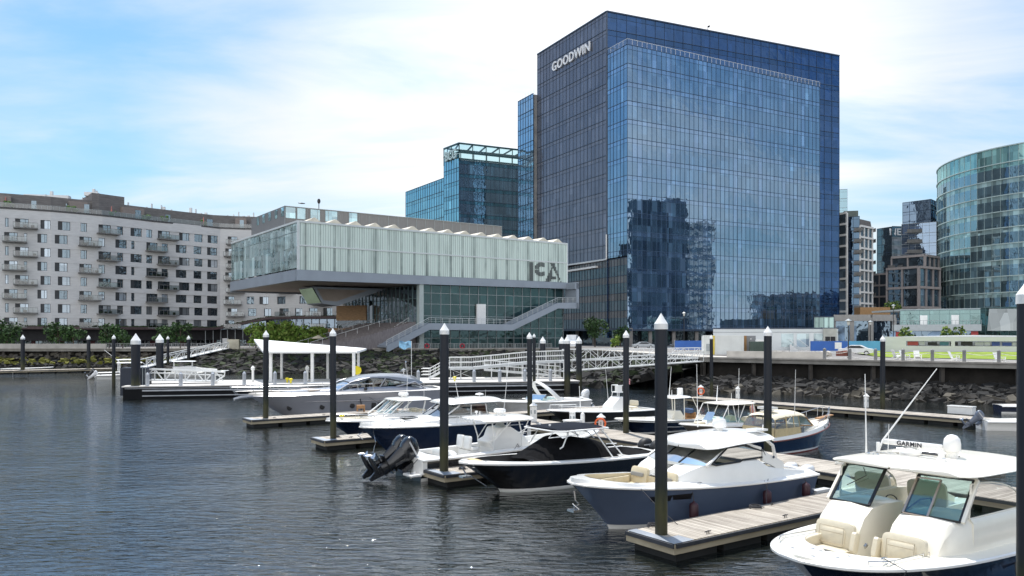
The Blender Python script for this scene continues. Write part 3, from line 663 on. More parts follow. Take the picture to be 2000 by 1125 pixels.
for x, z in ((10, 0), (225, 0), (404, 0)): p = ap(x, -2)[0]; b.cut(); b.lathe(((0.16, 0), (0.22, 0.6), (0.1, 1.9), (0.02, 2.0)), (p.x, p.y, ZT+.8), 8)
b.build_each('closed_parasol', mat('parasol_red', (0.5, 0.2, 0.17), 0.8, var=0.2), AP, world=True)
# ground floor: recessed dark shopfront, red panels, wavy fascia
g0_ = pxpoly(X0, X1, -2.2)
b = MB(); b.prism([(p.x, p.y) for p in g0_+pxpoly(X0, X1, -18)[::-1]], ZD, 8.3); b.build('shopfront', facade_glass('shop_dark_glass', (0.4, 0.5, 0.55), (0.015, 0.02, 0.025), 0.2, wob=0.03), AP, world=True)
b = MB()
for x in range(-240, 880, 9):
    p = ap(x, -2.1)[0]; b.beam((p.x, p.y, ZD), (p.x, p.y, 8.2), 0.12, 0.2)
b.build('shop_mullions', mull_g, AP, world=True); b = MB()
for x in range(-240, 880, 60):
    b.cut()
    p = ap(x, -2.0)[0]; q = ap(x+9, -2.0)[0]; b.beam((p.x, p.y, ZD+2.3), (q.x, q.y, ZD+2.3), 0.3, 4.6)
b.build_each('shop_panel', mat('dark_red_panel', (0.07, 0.015, 0.02), 0.6, var=0.2), AP, world=True)
def fz(x):
    if x < 400: return 8.1
    t = min(1, (x-400)/150); return 8.1+3.1*(t*t*(3-2*t))-0.0*max(0, x-560)
b = MB(); xs = list(range(-255, 876, 15)); secs = []
for x in xs:
    p = ap(min(max(x, X0), X1), 1.6)[0]; q = ap(min(max(x, X0), X1), -0.2)[0]; z = fz(x)
    secs.append([(q.x, q.y, z-.45), (p.x, p.y, z-.35), (p.x, p.y, z+.3), (q.x, q.y, z+.4)])
b.loft(secs, closed=True); b.build('wavy_canopy', mat('canopy_brown', (0.07, 0.045, 0.045), 0.6, var=0.2), AP, world=True, smooth=30)
b = MB()
for x, n_ in zip(range(400, 875, 15), range(99)):
    p = ap(x, 0.5)[0]; q = ap(min(875, x+15), 0.5)[0]; z0, z1 = fz(x)-.5, fz(x+15)-.5
    b.quad((p.x, p.y, 8.0), (q.x, q.y, 8.0), (q.x, q.y, z1), (p.x, p.y, z0))
    b.beam((p.x, p.y-.1, 4), (p.x, p.y-.1, z0), 0.15, 0.15, 1)
b.build('lobby_glazing', [facade_glass('lobby_glass', (0.45, 0.55, 0.65), (0.05, 0.06, 0.08), 0.35, wob=0.03), mull_g], AP, world=True)
b = MB()
for x in range(-200, 400, 4):
    p = ap(x, 1.0)[0]; b.ball((p.x, p.y, 8.45), 0.5, 0.5, rnd.uniform(.15, .4), n=6)
for x in range(400, 690, 5):
    p = ap(x, 1.0)[0]; b.ball((p.x, p.y, fz(x)+.35), 0.45, 0.45, rnd.uniform(.1, .3), n=6)
b.build('canopy_planting', mat('canopy_plants', (0.03, 0.05, 0.015), 0.95, var=0.5, scale=3), AP, world=True)
# ---------------------------------------------------------------- museum with cantilevered glass box
ICO = Vector((-40.3, 150, ZD))
IC = thing('museum', 'museum with a long translucent glass box cantilevered over the promenade', 'building', ICO, R(35))
def ix(px, yo=0.0):
    """local x and distance on the plane y = yo for picture column px"""
    t = (px-1000)/F; ox = ICO.x-yo*V.x*-1; ox = ICO.x+V.x*yo; oy = ICO.y+V.y*yo
    x = (t*oy-ox)/(U.x-t*U.y); return x, oy+U.y*x
def iz(py, Y): return CZ-(py-HZ)*Y/F-ZD
def ipt(px, py, yo=0.0): x, Y = ix(px, yo); return (x, iz(py, Y))
ZB, ZT_ = 15.15, 24.35     # glass box bottom and top above the quay
LX, LY = 65.0, 43.8
fro = bpy.data.materials.new('translucent_channel_glass'); fro.use_nodes = True; t = fro.node_tree; pb = t.nodes['Principled BSDF']
tc_ = N(t, 'ShaderNodeTexCoord'); sp_ = N(t, 'ShaderNodeSeparateXYZ'); t.links.new(tc_.outputs['Object'], sp_.inputs[0])
# stud shadows painted into the glass colour: darker irregular uprights, the steel frame seen through it
mp_ = N(t, 'ShaderNodeMapping'); mp_.inputs['Scale'].default_value = (0.42, 0.0, 0.06); n1 = N(t, 'ShaderNodeTexNoise'); n1.inputs['Scale'].default_value = 1.0; n1.inputs['Detail'].default_value = 4
t.links.new(tc_.outputs['Object'], mp_.inputs[0]); t.links.new(mp_.outputs[0], n1.inputs['Vector'])
wv = math_(t, 'ABSOLUTE', math_(t, 'SUBTRACT', math_(t, 'FRACT', math_(t, 'DIVIDE', sp_.outputs[0], 2.9)), 0.5))
wv = math_(t, 'MULTIPLY', math_(t, 'SUBTRACT', 0.16, wv, True), math_(t, 'ADD', 1.3, math_(t, 'MULTIPLY', math_(t, 'LESS_THAN', sp_.outputs[2], 19.7), 0.9)))
n2 = N(t, 'ShaderNodeTexNoise'); n2.inputs['Scale'].default_value = 0.35; t.links.new(tc_.outputs['Object'], n2.inputs['Vector'])
dk = math_(t, 'MULTIPLY', wv, math_(t, 'MULTIPLY', n2.outputs[0], 2.2)); dk = math_(t, 'ADD', dk, math_(t, 'MULTIPLY', math_(t, 'SUBTRACT', n1.outputs[0], 0.5), 0.9))
crr = N(t, 'ShaderNodeValToRGB'); e = crr.color_ramp.elements; e[0].position = 0.0; e[0].color = (0.64, 0.75, 0.69, 1); e[1].position = 0.42; e[1].color = (0.20, 0.25, 0.235, 1)
t.links.new(dk, crr.inputs[0]); t.links.new(crr.outputs[0], pb.inputs['Base Color']); pb.inputs['Roughness'].default_value = 0.3
fasc = mat('metal_fascia_grey', (0.29, 0.33, 0.38), 0.5, var=0.08, scale=0.3, metal=0.2)
soff = mat('wood_soffit', (0.33, 0.28, 0.24), 0.7, var=0.12, scale=0.4, stretch=(1, 8, 1))
# two bands of channel glass on the long front and the right end
b = MB(); pwid = 0.5; n = int(LX/pwid)
for (z0, z1) in ((ZB+0.05, ZB+4.55), (ZB+4.75, ZT_-0.2)):
    for i in range(n):
        dy = -0.02*(i % 2)-rnd.uniform(0, .01); b.quad((i*pwid, dy, z0), ((i+1)*pwid-.05, dy, z0), ((i+1)*pwid-.05, dy, z1), (i*pwid, dy, z1))
b.build('channel_glass', fro, IC)
b = MB(); b.box(0.2, LX-0.1, 0.12, 0.4, ZB, ZT_-0.1); b.box(LX-.4, LX-.05, 0.4, LY, ZB, ZT_-.1); b.build('inner_lining', mat('lining_dark', (0.10, 0.13, 0.13), 0.8, var=0.3), IC)
b = MB()
for i in range(n+1):
    if i % 2 == 0: b.box(i*pwid-.028, i*pwid-.008, -0.06, 0.05, ZB, ZT_-0.1)
b.build('glazing_fins', mat('fin_grey', (0.36, 0.46, 0.43), 0.5), IC)
b = MB(); b.box(-.15, LX+.1, -.18, .3, ZT_-.25, ZT_+.12); b.box(-.1, LX, -.13, 0.1, ZB+4.52, ZB+4.78); b.box(-.15, .25, -.2, .25, ZB, ZT_-.25)
b.box(LX-.15, LX+.12, -.16, .3, ZB, ZT_-.25); b.box(-.18, .3, .3, LY, ZT_-.25, ZT_+.12); b.build('white_trim', mat('trim_white', (0.62, 0.66, 0.66), 0.5, var=0.05), IC)
b = MB(); b.box(0.3, LX-.3, .4, LY, ZT_-.4, ZT_-.05); b.build('roof', roofm, IC)
# gallery wall at the left end, pale reflection put into the glass colour
b = MB()
for i in range(14): b.quad((0.02+rnd.uniform(-.008, .008), LY*(i+1)/14, ZB+.4), (0.02, LY*i/14, ZB+.4), (0.02+rnd.uniform(-.008, .008), LY*i/14, ZT_-.3), (0.02, LY*(i+1)/14, ZT_-.3))
o = b.build('gallery_glazing', facade_glass('gallery_glass', (0.80, 0.92, 0.93), (0.30, 0.40, 0.40), 0.40, wob=.015, wscale=.3), IC)
b = MB()
for i in range(15): b.box(-.03, .06, LY*i/14-.03, LY*i/14+.03, ZB+.3, ZT_-.3)
b.box(-.1, .1, 0, LY, ZB+7.3, ZB+7.4)
b.build('mullions', mat('mullion_pale', (0.35, 0.45, 0.46), 0.4), o)
b = MB(); b.box(6.5, 6.8, .5, LY-1, ZB+.3, ZT_-.5, 0); b.box(0.3, 6.5, .5, LY-.5, ZB-.05, ZB+.25, 1); b.box(.3, 6.5, .5, LY-.5, ZT_-.55, ZT_-.42, 0)
for i in range(7): b.box(1.2, 1.8, 3+i*6, 5+i*6, ZB+.25, ZB+.75, 2)
b.build('gallery_interior', [mat('gallery_white', (0.55, 0.60, 0.60), 0.8, var=0.1), soff, dark_in], IC)
# fascia beam and soffit, deeper towards the tip
b = MB(); b.prism_y([(-.2, ZB-2.0), (LX+.3, ZB-1.4), (LX+.3, ZB), (-.2, ZB)], -.25, 0.5); b.box(-.3, .4, .5, LY+.2, ZB-2.0, ZB+.1)
b.box(-.2, 20, LY-.3, LY+.25, ZB-2.3, ZB-.3)
b.build('fascia', fasc, IC)
b = MB(); b.quad((.4, .5, ZB-1.95), (LX, .5, ZB-1.35), (LX, LY, ZB-1.35), (.4, LY, ZB-1.95)); b.box(.4, LX, .5, LY, ZB-1.3, ZB-.1); b.build('soffit', soff, IC)
# media room hanging under the tip
b = MB(); b.prism_y([(8.2, ZB-2.2), (10.2, ZB-5.7), (13.6, ZB-6.1), (25, ZB-2.1)], 13.5, 22); b.build('media_room', [fasc], IC)
b = MB(); b.add([(8.1, 21.6, ZB-2.45), (8.1, 13.9, ZB-2.45), (9.95, 13.9, ZB-5.5), (9.95, 21.6, ZB-5.5)], ((0, 1, 2, 3),)); b.build('media_window', facade_glass('media_glass', (0.3, 0.4, 0.3), (0.01, 0.03, 0.015), 0.06), IC)
b = MB(); b.add([(9.0, 13.46, ZB-2.6), (20.5, 13.46, ZB-2.6), (13.2, 13.46, ZB-5.2), (10.4, 13.46, ZB-5.0)], ((0, 1, 2, 3),)); b.build('media_cheek', soff, IC)
# sawtooth skylights
for i in range(15):
    x = 3.4+i*4.25
    b = MB(); b.prism_y([(x-2.0, ZT_-.05), (x+2.05, ZT_-.05), (x+0.35, ZT_+1.08), (x+.15, ZT_+1.08)], 1.0, LY-8); o = b.build('skylight', mat('skylight_metal', (0.62, 0.57, 0.47), 0.6, var=0.15, scale=0.8), IC)
# plant screen on the roof
b = MB(); b.box(1.6, 54.5, 12, 34, ZT_, ZT_+4.6); b.build('plant_screen', mat('louvre_grey', (0.19, 0.19, 0.19), 0.7, var=0.12, scale=1.5, stretch=(6, 6, 0.3)), IC)
b = MB()
for i in range(24): b.box(1.6+i*2.3, 1.68+i*2.3, 11.9, 12, ZT_, ZT_+4.6)
b.box(1.5, 54.6, 11.85, 11.98, ZT_+4.5, ZT_+4.62); b.build('screen_ribs', mull_g, IC)
b = MB()
for i, (x0, x1) in enumerate(((1.8, 3.8), (4.2, 5.9), (7.0, 9.0), (10.2, 12.8), (15.5, 17.3))): b.cut(); b.quad((x0, 11.93, ZT_+2.2), (x1, 11.93, ZT_+2.2), (x1, 11.93, ZT_+4.4), (x0, 11.93, ZT_+4.4))
for i in range(5): b.cut(); b.quad((1.55, 14+i*4, ZT_+2.6), (1.55, 12.4+i*4, ZT_+2.6), (1.55, 12.4+i*4, ZT_+4.4), (1.55, 14+i*4, ZT_+4.4))
b.build_each('screen_window', facade_glass('screen_window', (0.65, 0.8, 0.85), (0.25, 0.38, 0.4), 0.4), IC)
b = MB(); b.beam((9.0, 12.5, ZT_+4.5), (9.0, 12.5, ZT_+6.2), .12, .12); b.ball((9, 12.5, ZT_+6.3), .35, .35, .55); b.ball((5.5, 13, ZT_+5.6), .8, .4, .12); b.build('roof_dish', blackp, IC)
# lettering perforated in the channel glass: I, a small c raised, A
lett = mat('letter_shadow', (0.085, 0.10, 0.10), 0.6, var=0.1)
def fp(px, py): x, Y = ix(px); return x, iz(py, Y)
b = MB()
def seg(px0, px1, py_fn):
    x0, Y = ix(px0); x1, _ = ix(px1); n_ = max(1, int((x1-x0)/0.36)); 
    for i in range(n_):
        x = x0+(x1-x0)*(i+.5)/n_; px = px0+(px1-px0)*(i+.5)/n_
        for (ya, yb) in py_fn(px):
            if yb > ya+.4:
                _, Yy = ix(px); b.box(x-.145, x+.145, -.13, -.10, iz(yb, Yy), iz(ya, Yy))
seg(1033.5, 1041.5, lambda p: [(512, 550)])
def cfun(p):
    c, cy_, Ro, Ri = 1056.5, 526, 13.5, 5.5; dx = p-c
    if abs(dx) > Ro: return []
    ho = math.sqrt(Ro*Ro-dx*dx)
    if p > c+1:   # the open side of the c
        hi = max(4.5, math.sqrt(max(0, Ri*Ri-dx*dx))); return [(cy_-ho, cy_-hi), (cy_+hi, cy_+ho)] if p < 1064 else []
    hi = math.sqrt(max(0, Ri*Ri-dx*dx)) if abs(dx) < Ri else 0.7
    return [(cy_-ho, cy_-hi), (cy_+hi, cy_+ho)]
seg(1044, 1066, cfun)
def afun(p):
    o = []
    r0 = 514+(p-1073.5)/(1095-1073.5)*38; r1 = 514+(p-1080.5)/(1095-1080.5)*38
    l0 = 552-(p-1063)/(1080-1063)*36
    if 1063 <= p <= 1078: o.append((max(l0, 516), min(552, l0+20+abs(p-1070)*.3)))
    if 1074 <= p <= 1095: o.append((max(514, 514 if p < 1082 else 514+(p-1082)/13*36), min(552, r0)))
    if 1076 < p < 1086: o.append((540, 545.5))
    return o
seg(1063, 1096, afun)
b.build('lettering', lett, IC)
# theatre glazing under the box
c0x = ix(820)[0]
tg = glass3('theatre_glass', (0.24, 0.38, 0.40), (0.010, 0.027, 0.028), 0.13, wob=0.012)
def lface(parent, x0, x1, yo, z0, z1, pw, rows, gl_, mm_, lit=0.05, along='x', name='glazing', tilt=.004, mwid=.05):
    g, m = MB(), MB(); k = max(1, round(abs(x1-x0)/pw)); w2 = (x1-x0)/k
    def P(u, o, z): return (u, yo+o, z) if along == 'x' else (yo+o, u, z)
    for i in range(k):
        for za, zb in zip(rows, rows[1:]):
            e1, e2 = rnd.gauss(0, tilt), rnd.gauss(0, tilt); mi = 2 if rnd.random() < lit else (0 if rnd.random() < .5 else 1)
            a_, c_ = x0+w2*i, x0+w2*(i+1)
            g.quad(P(a_, e1+e2, za), P(c_, -e1+e2, za), P(c_, -e1-e2, zb), P(a_, e1-e2, zb), mi)
    for i in range(k+1):
        u_ = x0+w2*i; m.add([P(u_-mwid, -.12, z0), P(u_+mwid, -.12, z0), P(u_+mwid, -.12, z1), P(u_-mwid, -.12, z1), P(u_-mwid, .05, z0), P(u_+mwid, .05, z0), P(u_+mwid, .05, z1), P(u_-mwid, .05, z1)], ((0, 1, 2, 3), (0, 4, 5, 1), (1, 5, 6, 2), (0, 3, 7, 4)))
    for z in rows: m.add([P(x0, -.09, z-.05), P(x1, -.09, z-.05), P(x1, -.09, z+.05), P(x0, -.09, z+.05)], ((0, 1, 2, 3),))
    o = g.build(name, gl_, parent); m.build('mullions', mm_, o); return o
lface(IC, c0x+.9, LX-.3, 1.2, 0, ZB-1.4, 2.3, [0, 2.2, 4.4, 6.9, 9.4, 11.7, ZB-1.4], tg, mull_g, lit=.04)
lface(IC, 38, 1.2, c0x, 4.6, ZB-1.9, 1.9, [4.6, 7.5, 10.5, ZB-1.9], glass3('theatre_side_glass', (0.55, 0.64, 0.70), (0.02, 0.03, 0.035), 0.42, wob=0.015), mat('fin_teal', (0.16, 0.24, 0.25), 0.5), along='y', lit=0, mwid=.10)
b = MB(); b.box(c0x-.1, c0x+.9, .0, 1.3, 0, ZB-1.5); b.box(c0x+.1, c0x+1.1, 0.2, 1.2, 0, 4.5); b.build('column', mat('column_pale', (0.40, 0.46, 0.45), 0.6, var=.05), IC)
b = MB(); b.box(c0x+1, LX-1, 1.5, 37, 0, ZB-1.5); b.box(c0x+.3, c0x+1, 2, 37, 0, ZB-2); b.build('theatre_core', dark_in, IC)
x0, z0 = ipt(935, 633); x1, z1 = ipt(952, 594); b = MB(); b.box(x0, x1, .6, 1.1, z0-.1, z1); b.build('service_door', whitep, IC)
# ribbon: stair, walkway, stair, landing, upright at the right end
def rib(pts, th, y0, y1, b):
    for (a_, c_) in zip(pts, pts[1:]):
        b.prism_y([(a_[0], a_[1]-th), (c_[0], c_[1]-th), (c_[0], c_[1]), (a_[0], a_[1])], y0, y1)
pts = [ipt(742, 684), ipt(824, 631.5), ipt(985, 634), ipt(1073, 592), ipt(1113, 592)]
pts[0] = (pts[0][0], 0.75)
b = MB(); rib(pts, 1.35, -3.2, -2.9, b); rib(pts, .35, -2.9, 1.2, b); b.box(LX+.2, LX+1.0, -3.2, 0.9, pts[-1][1]-1.35, ZB); b.box(LX-.3, LX+1.0, -3.2, -.2, ZB-1.6, ZB-.2)
b.build('ribbon_walkway', fasc, IC)
def railing(b, pts, y, h=1.1, step=1.6, r=.055, n_bal=0):
    for a_, c_ in zip(pts, pts[1:]):
        a3 = Vector((a_[0], y, a_[1])); c3 = Vector((c_[0], y, c_[1])); L_ = (c3-a3).length
        b.tube([a3+Vector((0, 0, h)), c3+Vector((0, 0, h))], r, 6)
        k = max(1, round(L_/step))
        for i in range(k+1):
            p = a3.lerp(c3, i/k); b.tube([p, p+Vector((0, 0, h))], r*.8, 5)
        for j in range(n_bal): z = h*(j+1)/(n_bal+1); b.tube([a3+Vector((0, 0, z)), c3+Vector((0, 0, z))], r*.5, 5)
b = MB(); railing(b, pts, -3.0, n_bal=2); railing(b, [(pts[0][0], pts[0][1]), (c0x-1, 5.4)], 3.0, n_bal=1); b.build('handrail', mat('rail_grey', (0.60, 0.62, 0.62), 0.4, metal=.3), IC)
# grandstand steps rising to the right
b = MB(); x_s, x_e = pts[0][0]-12, c0x-.3; ns = 22
for i in range(ns):
    x = x_s+(x_e-x_s)*i/ns; b.box(x, x_e, 1.2+.0*i, 34, 0 if i == 0 else 5.6*(i)/ns, 5.6*(i+1)/ns)
b.build('grandstand', mat('grandstand_boards', (0.19, 0.17, 0.17), 0.85, var=0.2, scale=1, stretch=(4, 1, 1)), IC)
b = MB()
for yy in (9, 17, 25): railing(b, [(x_s+1, .3), (x_e-2, 5.3)], yy, n_bal=0, step=2.5)
b.build('stair_rails', mat('rail_grey', (0.4, 0.4, 0.4)), IC)
# timber clad wall at the back of the grandstand
wp0, wp1 = dp(658, 598, 187), dp(716, 598, 184)
b = MB(); zt, zm, zb = dp(0, 597, 186).z, dp(0, 626, 186).z, dp(0, 640, 186).z
b.beam((wp0.x, wp0.y, (zt+zm)/2), (wp1.x, wp1.y, (zt+zm)/2), .5, zt-zm); b.build('timber_wall', mat('timber_cladding', (0.40, 0.25, 0.13), 0.7, var=.25, scale=1.2, stretch=(1, 1, 9)), IC, world=True)
b = MB(); b.beam((wp0.x, wp0.y+.5, (zm+zb)/2), (wp1.x, wp1.y+.5, (zm+zb)/2), .4, zm-zb); b.beam((wp1.x+.8, wp1.y, (zt+zb)/2+.5), (wp1.x+2.2, wp1.y, (zt+zb)/2+.5), 1, zt-zb+1)
b.build('timber_wall_window', facade_glass('lounge_glass', (.4, .45, .5), (.012, .02, .02), .15), IC, world=True)
b = MB(); b.beam((wp0.x-2, wp0.y-1, zb-.6), (wp1.x-1, wp1.y-1, zb-.6), 5, .8); b.build('stage', mat('stage_wood', (.35, .22, .11), .7, var=.2), IC, world=True)
# ================================================================ blocks on the right
def box_tower(name, label, pts_px, z1, pw, ph, gls, sp, mm, z0=ZD, lit=.05, mw_=.07, sp_f=.28, tilt=.003, md=.1, roof=True, depth=20, hl=1.0):
    """pts_px: list of (px, Y) from left to right along the visible faces"""
    P = [v2((px-1000)*Y/F, Y) for px, Y in pts_px]
    c = sum(P, v2(0, 0))/len(P); root = thing(name, label, 'building', (c.x, c.y, ZD))
    for a_, c_ in zip(P, P[1:]): face(root, a_, c_, z0, z1, pw, ph, gls, sp, mm, lit=lit, mw_=mw_, sp=sp_f, tilt=tilt, md=md, hl=hl)
    e0, e1 = P[0]*(1+depth/P[0].length), P[-1]*(1+depth/P[-1].length)
    body(root, P+[e1, e0], z0, z1-.1, roofm, name='core', inset=.5)
    return root, P
white_gr = mat('frame_pale_stone', (0.78, 0.78, 0.76), .7, var=.06)
brown_gr = mat('frame_taupe', (0.30, 0.275, 0.27), .7, var=.1)
dkg = glass3('flat_glass_dark', (0.42, 0.55, 0.66), (0.03, 0.042, 0.055), .30, wob=.02)
# slim residential tower with pale grid
RT, P = box_tower('slim_tower', 'slim residential tower with a pale window grid and dark balcony strip', [(1634, 262), (1655, 258)], 46.0, 7.0, 3.55, dkg, None, white_gr, mw_=.55, md=.4, z0=8, sp_f=.0, hl=.6)
a_, c_, e_ = P[1], v2((1679-1000)*256/F, 256), v2((1703-1000)*262/F, 262)
face(RT, a_, c_, 8, 44.6, 2.2, 3.55, glass3('balcony_strip_glass', (0.25, 0.38, 0.52), (0.01, 0.02, 0.04), .3), None, mull_d, sp=.25, tilt=.004)
face(RT, c_, e_, 8, 41.5, 3.0, 3.55, dkg, None, white_gr, mw_=.42, md=.35, sp=.0, hl=.7)
body(RT, [a_, c_, e_, e_*1.06, a_*1.06], 8, 43.8, dbrick, inset=.5)
b = MB()
for k in range(11):
    z = 40.5-3.55*k; x = e_.x; b.cut(); b.box(x, x+1.3, 262, 265, z-.1, z+.1); b.box(x+1.25, x+1.3, 262, 265, z, z+1.1)
    q = a_.lerp(c_, .72); b.cut(); b.obox((q.x, q.y-.9, z-.8), (c_-a_).to_3d(), 1.3, .7, .10); b.obox((q.x, q.y-1.6, z-.2), (c_-a_).to_3d(), 1.3, .03, .45)
b.build_each('balcony', balc_m, RT, world=True)
b = MB(); b.beam((a_.x, a_.y+3, 45.6), (c_.x+1, c_.y+4, 45.6), 3, 2.4); b.build('roof_plant', mat('plant_green_grey', (.12, .15, .14), .7, var=.2), RT, world=True)
box_tower('glass_slab', 'pale teal glass slab peeping between the tallest tower and the slim one', [(1625, 330), (1655, 328)], 66.5, 2.4, 3.8, glass3('slab_glass', (.5, .72, .8), (.06, .13, .16), .4), None, mull_g)
# tower with letters NE
NE, P = box_tower('round_cornered_tower', 'dark tower with large pale letters on a dark rooftop band, half hidden', [(1713, 345), (1742, 338)], 52.4, 2.4, 3.6, glass3('ne_glass', (.32, .42, .48), (.02, .03, .035), .35), None, mull_d)
c_ = v2((1790-1000)*340/F, 340); face(NE, P[1], c_, 8, 48, 4.2, 3.6, glass3('ne_glass_pale', (.5, .58, .66), (.14, .16, .18), .2), facade_glass('ne_spandrel', (.5, .55, .6), (.22, .23, .25), .1), mull_g, sp=.45)
face(NE, P[1], c_, 48, 52.6, 3, 5, [dkg[0]]*3, None, mull_d)
body(NE, [P[1], c_, c_*1.06, P[1]*1.06], 8, 52.4, roofm)
m_ = P[1].lerp(c_, .52)
text_mesh('NEMA', 4.0, .3, 'lettering', mat('sign_pale_grey', (.6, .62, .64), .5, var=.03), NE, Matrix.Translation((m_.x-NE.location.x-1.5, m_.y-.6-NE.location.y, 50.1-ZD)) @ Matrix.Rotation(R(2), 4, 'Z') @ Matrix.Rotation(PI/2, 4, 'X'), bold=.06)
# blue stepped tower
BT, P = box_tower('stepped_blue_tower', 'stepped blue glass tower behind the taupe apartment block', [(1763, 300), (1818, 292), (1842, 304)], 56.2, 2.3, 3.7, glass3('stepped_glass', (.42, .56, .72), (.03, .05, .08), .42), None, mull_d)
P2 = [v2((px-1000)*Y/F, Y) for px, Y in ((1762, 291), (1829, 284), (1842, 290))]
P2[0] = v2((1761-1000)*291/F, 291)
for i in range(2): face(BT, P2[i], P2[i+1], 8, 46.8, 2.3, 3.7, glass3('stepped_glass_low', (.48, .62, .78), (.05, .07, .11), .42), None, mull_g)
body(BT, P2+[P2[2]*1.03, P2[0]*1.03], 8, 46.6, roofm)
b = MB()
for k in range(6): q = P2[0].lerp(P2[1], .3); b.cut(); b.obox((q.x, q.y-1, 43.5-3.7*k), (1, -.1, 0), 2.6, 1, .15); b.obox((q.x, q.y-1.9, 44.1-3.7*k), (1, -.1, 0), 2.6, .03, .5)
b.build_each('balcony', balc_m, BT, world=True)
b = MB(); b.box(P[0].x+4, P[0].x+5, P[0].y+3, P[0].y+4, 56.1, 57); b.box(P[0].x+8, P[0].x+9.4, P[0].y+2, P[0].y+4, 56.1, 57.1); b.build('roof_plant', mull_d, BT, world=True)
# taupe framed block
TB, P = box_tower('taupe_block', 'dark taupe framed apartment block with tall window bays and roof terraces', [(1733, 262), (1794, 253), (1834, 260)], 28.0, 4.4, 6.4, dkg, None, brown_gr, mw_=.42, md=.5, sp_f=0.0, z0=9, hl=.9)
P2 = [v2((px-1000)*Y/F, Y) for px, Y in ((1742, 276), (1806, 268), (1832, 276))]
for i in range(2): face(TB, P2[i], P2[i+1], 20, 33.2, 4.4, 6.6, dkg, None, brown_gr, mw_=.42, md=.5, sp=0, hl=.9)
body(TB, P2+[P2[2]*1.03, P2[0]*1.03], 20, 33.0, roofm)
P3 = [v2((px-1000)*Y/F, Y) for px, Y in ((1702, 272), (1734, 268))]
face(TB, P3[0], P3[1], 9, 27, 3, 3.8, dkg, None, brown_gr, mw_=.3, md=.4, sp=0); body(TB, P3+[P3[1]*1.03, P3[0]*1.03], 9, 26.8, dbrick)
b = MB(); b.box(P[0].x+3, P[1].x-5, P[0].y+1, P[0].y+1.2, 28.1, 29.4); b.box(P[0].x+8, P[1].x+2, P[0].y+6, P[0].y+9, 28, 30); b.build('terrace_screens', mat('terrace_dark', (.07, .07, .07), .7), TB, world=True)
# curved glass block
CB = thing('curved_glass_building', 'curved green glass office building with banded floors at the right edge', 'building', (190, 268, ZD))
cg = glass3('curved_glass', (.46, .63, .70), (.07, .115, .135), .45, wob=.01, wscale=.2); cs = facade_glass('curved_spandrel', (.45, .70, .68), (.27, .37, .38), .22)
cb_c, cb_r = v2(190, 268.5), 41.2
g, m = MB(), MB(); n_ = 96; rr = rows_of(7.0, 65.3, 5.06, .30)
for i in range(n_):
    a0, a1 = 2*PI*i/n_+.01, 2*PI*(i+1)/n_+.01
    for za, zb, s in rr:
        top = zb > 60
        fl = lambda z: cb_r - max(0, (24-z))*.02
        p = [(cb_c.x+math.cos(t)*fl(z), cb_c.y+math.sin(t)*fl(z), z) for t, z in ((a0, za), (a1, za), (a1, zb), (a0, zb))]
        j = rnd.uniform(-.05, .05); p[0] = (p[0][0]+j*.3, p[0][1], p[0][2])
        g.quad(*p, 4 if top else (3 if s else (2 if rnd.random() < .03 else (0 if rnd.random() < .5 else 1))))
    for za, zb, s in rr:
        if s:
            for zz, th in ((zb, .14),):
                q0 = Vector((cb_c.x+math.cos(a0)*(cb_r+.15), cb_c.y+math.sin(a0)*(cb_r+.15), zz)); q1 = Vector((cb_c.x+math.cos(a1)*(cb_r+.15), cb_c.y+math.sin(a1)*(cb_r+.15), zz)); m.beam(q0, q1, .4, th*2)
    q = Vector((cb_c.x+math.cos(a0)*(cb_r+.05), cb_c.y+math.sin(a0)*(cb_r+.05), 7)); m.beam(q, q+Vector((0, 0, 58.2)), .05, .10)
o = g.build('curtain_wall', cg+[cs, facade_glass('crown_glass', (.5, .8, .78), (.16, .30, .29), .3)], CB, world=True); m.build('floor_bands', mat('band_pale_green', (.50, .62, .60), .5, var=.05), o, world=True)
b = MB(); b.lathe(((cb_r-.7, 7), (cb_r-.7, 60)), (cb_c.x, cb_c.y, 0), 64); b.build('core', dark_in, CB, world=True)
b = MB(); b.lathe(((cb_r-.1, 0), (cb_r+.25, 0), (cb_r+.25, .3), (cb_r-.1, .3)), (cb_c.x, cb_c.y, 65.2), 96); b.build('crown_rail', mat('frame_teal', (.02, .07, .08)), CB, world=True)
# glass shaft and entrance of the same block
A_ = [v2((px-1000)*Y/F, Y) for px, Y in ((1882, 193), (2050, 176))]
face(CB, A_[0], A_[1], ZD, 12.8, 1.8, 4.2, glass3('base_glass', (.40, .62, .60), (.05, .09, .09), .35), None, mat('mullion_teal', (.12, .2, .2), .5))
b = MB()
p0, p1 = dp(1932, 603, 172), dp(2060, 603, 165)
b.add([dp(1928, 646, 171), dp(2060, 646, 165), p1, p0], ((0, 1, 2, 3),)); b.build('entrance_screen', facade_glass('entrance_glass', (.5, .55, .55), (.16, .17, .17), .25), CB, world=True)
